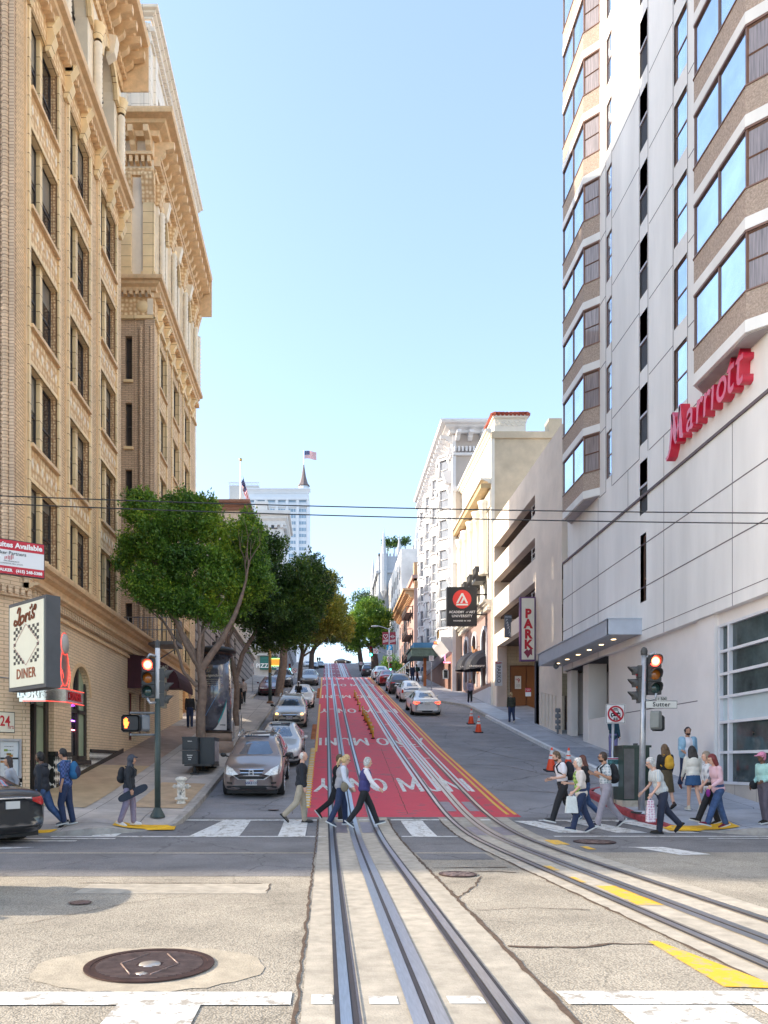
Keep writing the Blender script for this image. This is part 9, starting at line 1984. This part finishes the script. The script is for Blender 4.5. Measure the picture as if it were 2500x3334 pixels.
person('white haired woman in cream cardigan over green patterned top with white tote bag',1892,2712,1.66,L_,20,4,-22,12,hair=('fluffy',(.60,.57,.52)),top=cloth('cream_cardigan',(.62,.55,.50)),sleeve='half',vest=None,bottom=NAVYJ,armL=4,elbL=42,armR=-4,elbR=100,lean=6,head=4,hem=.12,shoes=(.02,.03,.07),extra=multi(tote(cloth('white_tote',(.62,.63,.60)),0,.2,.40,-.05),lambda K:[(lambda mb:(oell(mb,K['T'](K['chest']+K['fwd']*.045-K['u']*.02),(.115*K['s'],.13*K['s'],.19*K['s']),K['fwd'],K['Yl'],K['u']),oell(mb,K['T'](K['waist']+K['fwd']*.035-K['u']*.06),(.12*K['s'],.14*K['s'],.19*K['s']),K['fwd'],K['Yl'],K['u']),link('blouse',remesh(mb,.013,'blouse',GRNP,2),K['t'],loc=(0,0,0))))(MB())]))
person('person with long red brown hair in jeans mostly hidden behind the white haired woman',1905,2672,1.66,L_,18,6,-24,30,hair=('long',(.13,.045,.03)),top=BLKC,bottom=BLUJ,armL=0,elbL=20,armR=0,elbR=20,shoes=(.5,.48,.45))
person('bearded man with sunglasses, floral shirt, grey trousers and black backpack',1972,2694,1.80,L_,20,4,-30,22,hair=('short',(.05,.03,.02)),skin=SK_T,top=FLOR,sleeve='short',bottom=GRYC,armL=-12,elbL=128,armR=-8,elbR=125,lean=4,head=5,shoes=(.03,.03,.045),extra=multi(backpack(BLKC,size=1.1),glasses(),beard()))
person('stooped white haired man in striped shirt and navy trousers with flowered tote',2155,2714,1.74,L_,10,4,-32,24,hair=('fluffy',(.50,.48,.46)),top=STR2,sleeve='short',bottom=cloth('dark_navy_trousers',(.025,.03,.055)),armL=-2,elbL=40,armR=4,elbR=40,lean=20,head=14,hem=.05,shoes=(.015,.015,.015),sole=M_TYRE,extra=multi(tote(FLORB,0,.13,.50,-.08,'flowered_tote'),shoulderbag(BLKC,-.02,.0,-1,(.05,.12,.10)),glasses(M_GREY)))
person('woman seen from behind with long brown hair and yellow backpack',2168,2634,1.66,95,10,4,-10,14,hair=('long',(.14,.08,.04)),top=BLKC,bottom=cloth('olive_brown_skirt',(.10,.075,.04)),skirt=.52,armL=4,elbL=12,armR=4,elbR=20,shoes=(.05,.03,.03),sole=M_TYRE,extra=backpack(cloth('mustard_pack',(.60,.33,.03)),size=.92))
person('bearded man in open light blue shirt over white tee walking toward the camera',2238,2572,1.84,-95,14,4,-16,26,hair=('short',(.025,.018,.015)),skin=SK_T,top=WHC,sleeve='none',bottom=NAVYJ,armL=-4,elbL=14,armR=12,elbR=60,lean=0,head=2,build=1.12,hem=.06,shoes=(.12,.03,.03),extra=multi(beard((.025,.018,.015)),lambda K:[[(lambda mb,i:(seg(mb,[K['T'](K['AR'][i][0]),K['T'](K['AR'][i][1]),K['T'](K['AR'][i][1].lerp(K['AR'][i][2],.3))],[.085*K['s'],.072*K['s'],.064*K['s']]),oell(mb,K['T'](K['chest']+K['Yl']*(.13 if i==0 else -.13)-K['fwd']*.01),(.165*K['s'],.09*K['s'],.20*K['s']),K['fwd'],K['Yl'],K['u']),oell(mb,K['T'](K['waist']+K['Yl']*(.15 if i==0 else -.15)-K['u']*.04),(.165*K['s'],.075*K['s'],.2*K['s']),K['fwd'],K['Yl'],K['u']),link('open_shirt_side',remesh(mb,.013,'os',cloth('light_denim',(.28,.45,.58),.15),2),K['t'],loc=(0,0,0))))(MB(),i) for i in (0,1)]]))
person('woman seen from behind in cream cardigan and short denim skirt with long dark hair',2256,2642,1.64,88,8,4,-8,22,hair=('long',(.035,.028,.025)),top=cloth('ivory_cardigan',(.66,.62,.55)),bottom=cloth('denim_skirt',(.03,.085,.19)),skirt=.26,armL=6,elbL=22,armR=6,elbR=25,hem=.06,build=1.04,shoes=(.62,.56,.46),skin=SK_L)
person('woman in pink jacket and blue jeans with dark red hair walking left',2338,2700,1.70,L_,26,4,-18,8,hair=('bob',(.15,.018,.018)),top=cloth('pink_jacket',(.66,.42,.46),.05),bottom=BLUJ,armL=-4,elbL=60,armR=-18,elbR=14,lean=8,head=16,hem=.12,shoes=(.16,.01,.03),extra=multi(glasses(mat('thin_frame',(.3,.2,.15))),lambda K:[(lambda mb:(oell(mb,K['T'](K['AR'][0][2]+K['AR'][0][3]*.12-Vector((0,0,.09))),(.05*K['s'],.04*K['s'],.10*K['s']),Vector((1,0,0)),K['Yl'],Vector((0,0,1))),link('purple_pouch',remesh(mb,.012,'pp',cloth('purple_pouch_cloth',(.22,.02,.20)),1),K['t'],loc=(0,0,0))))(MB())]))
person('woman with white patterned scarf and black trousers beside the woman in pink',2312,2690,1.72,L_,28,2,-18,8,hair=('bob',(.22,.17,.13)),top=ornament('scarf_print',(.08,.09,.14),(.60,.62,.66),7,.85,.1),sleeve='half',bottom=BLKC,armL=14,elbL=26,armR=0,elbR=10,lean=6,head=8,hem=.16,shoes=(.02,.02,.02))
person('woman with pink floral cap, teal top and grey trousers at the right edge',2488,2684,1.62,L_+12,8,16,-4,6,hair=('cap',(.62,.22,.34)),skin=SK_D,top=cloth('pale_teal_top',(.34,.56,.52)),bottom=cloth('plum_grey_trousers',(.10,.085,.11)),armL=-8,elbL=75,armR=-4,elbR=40,hem=.0,shoes=(.02,.02,.02),extra=shoulderbag(BLKC,.10,.0,-1,(.06,.14,.12)))
person('woman in dark teal coat holding a phone to her face by the white wall',1996,2474,1.66,-90,3,0,-3,0,hair=('bob',(.40,.36,.33)),top=cloth('dark_teal_coat',(.012,.05,.075)),bottom=cloth('violet_trousers',(.16,.15,.30)),armL=8,elbL=10,armR=40,elbR=125,lean=0,head=8,hem=.14,shoes=(.04,.03,.03),extra=shoulderbag(BLKC,-.05,.05,1,(.06,.12,.15)))
FARV=.016
person('woman in grey purple shirt and black trousers walking down the right pavement',1530,2290,1.66,-92,10,4,-10,14,hair=('bob',(.10,.05,.03)),top=cloth('grey_purple_shirt',(.20,.19,.28)),bottom=BLKC,armL=4,elbL=20,armR=8,elbR=40,hem=.08,shoes=(.1,.1,.3),vox=FARV)
person('woman seen from behind in dark green sweater with blonde ponytail on the right pavement',1665,2355,1.66,92,8,4,-8,14,hair=('pony',(.38,.25,.12)),top=cloth('dark_green_sweater',(.045,.045,.03)),bottom=NAVYJ,armL=-4,elbL=12,armR=6,elbR=12,hem=.08,build=1.12,shoes=(.03,.02,.02),vox=FARV)
person('person in black jacket over white tee standing by the brick wall under the awning',618,2372,1.78,-80,6,2,-8,8,hair=('short',(.03,.02,.02)),top=cloth('black_jacket',(.02,.02,.024)),bottom=NAVYJ,armL=0,elbL=10,armR=0,elbR=10,shoes=(.04,.04,.04),vox=FARV)
person('man seen from behind in brown and white striped shirt walking up the left pavement',792,2296,1.76,95,10,6,-10,18,hair=('short',(.06,.03,.02)),top=stripes('brown_white_stripes',(.62,.58,.52),(.16,.08,.07),10,'x',.85,0,.1),sleeve='half',bottom=BLKC,armL=0,elbL=15,armR=0,elbR=15,hem=.08,shoes=(.3,.3,.3),vox=FARV)
person('person in black seen from behind the slim tree on the left pavement',777,2318,1.72,95,8,4,-8,10,hair=('short',(.06,.04,.03)),skin=SK_T,top=BLKC,sleeve='short',bottom=BLKC,armL=0,elbL=30,armR=0,elbR=40,shoes=(.1,.1,.1),vox=FARV)
for px,py,fc,tp,bt,lab in ((1326,2198,-60,BLKC,BLKC,'leftmost dark clothed person in the group outside the tavern'),(1343,2200,90,cloth('slate_jacket',(.04,.05,.09)),NAVYJ,'broad person in slate jacket in the group outside the tavern'),(1358,2204,170,cloth('bottle_green_jacket',(.02,.06,.045)),cloth('wine_trousers',(.09,.02,.02)),'person in bottle green jacket with backpack outside the tavern'),(1376,2202,20,cloth('denim_jacket',(.08,.12,.2)),cloth('pale_trousers',(.5,.5,.48)),'person in pale trousers leaning by the hotel marquee')):
    q=at(px,py,76); person(lab,px,py,1.75,fc,6,2,-8,8,top=tp,bottom=bt,hair=('short',(.04,.03,.02)),vox=.022,extra=backpack(BLKC) if 'backpack' in lab else None,pos=(q.x,76,gz(q.x,76)),skin=SK_T)
for i,(px,py,lab) in enumerate(((1034,2158,'left one of two tiny figures at the crest of the left pavement'),(1041,2158,'right one of two tiny figures at the crest of the left pavement'))):
    q=at(px,py,203); person(lab,px,py,1.75,90,14,4,-14,12,top=BLKC,bottom=BLKC,hair=('short',(.04,.03,.02)),vox=.03,pos=(q.x,203,gz(q.x,203)),skin=SK_T,group='distant walkers')
# scooter with rider
D=51.5; q=at(972,2258,D); sx,sy=q.x,D; sz=zc(sy); sl=math.atan((zc(sy+.6)-zc(sy-.6))/1.2)
t=thing('motor_scooter','pale motor scooter ridden down the left lane behind the white sedan','scooter',(sx,sy,sz)); t.rotation_euler=(sl,0,0)
mb=MB(); oell(mb,(0,.15,.55),(.42,.17,.22),(0,1,0),(1,0,0),(0,0,1)); oell(mb,(0,-.45,.75),(.10,.20,.36),(0,1,0),(1,0,0),(0,0,1)); oell(mb,(0,-.42,1.02),(.14,.18,.12),(0,1,0),(1,0,0),(0,0,1)); mb.box(-.15,.15,-.45,.3,.28,.36); link('body',remesh(mb,.02,'sb',P_CHAMP,2),t,loc=(0,0,0))
for y in (-.6,.6): mb=MB(); mb.lathe((-.05,y,.24),[(.1,0),(.24,0),(.25,.05),(.24,.1),(.1,.1)],18,ax=(1,0,0)); mb.build('wheel',M_TYRE,t,loc=(0,0,0))
mb=MB(); mb.tube([(-.35,-.38,1.08),(0,-.42,1.02),(.35,-.38,1.08)],.018,6); mb.build('handlebar',M_SIGH,t,loc=(0,0,0)); mb=MB(); mb.ell((0,-.56,1.02),(.09,.04,.07)); mb.build('headlight',M_LAMP,t,loc=(0,0,0))
person('rider in black with white helmet on the motor scooter',972,2258,1.75,-90,75,80,75,80,armL=45,elbL=30,armR=45,elbR=30,lean=6,head=4,hair=('hood',(.70,.70,.70)),top=BLKC,bottom=BLKC,pos=(sx,sy+.15,sz+.32),vox=.02,skin=mat('dark_visor',(.03,.03,.035),.3),hem=.05)
bpy.context.view_layer.update()
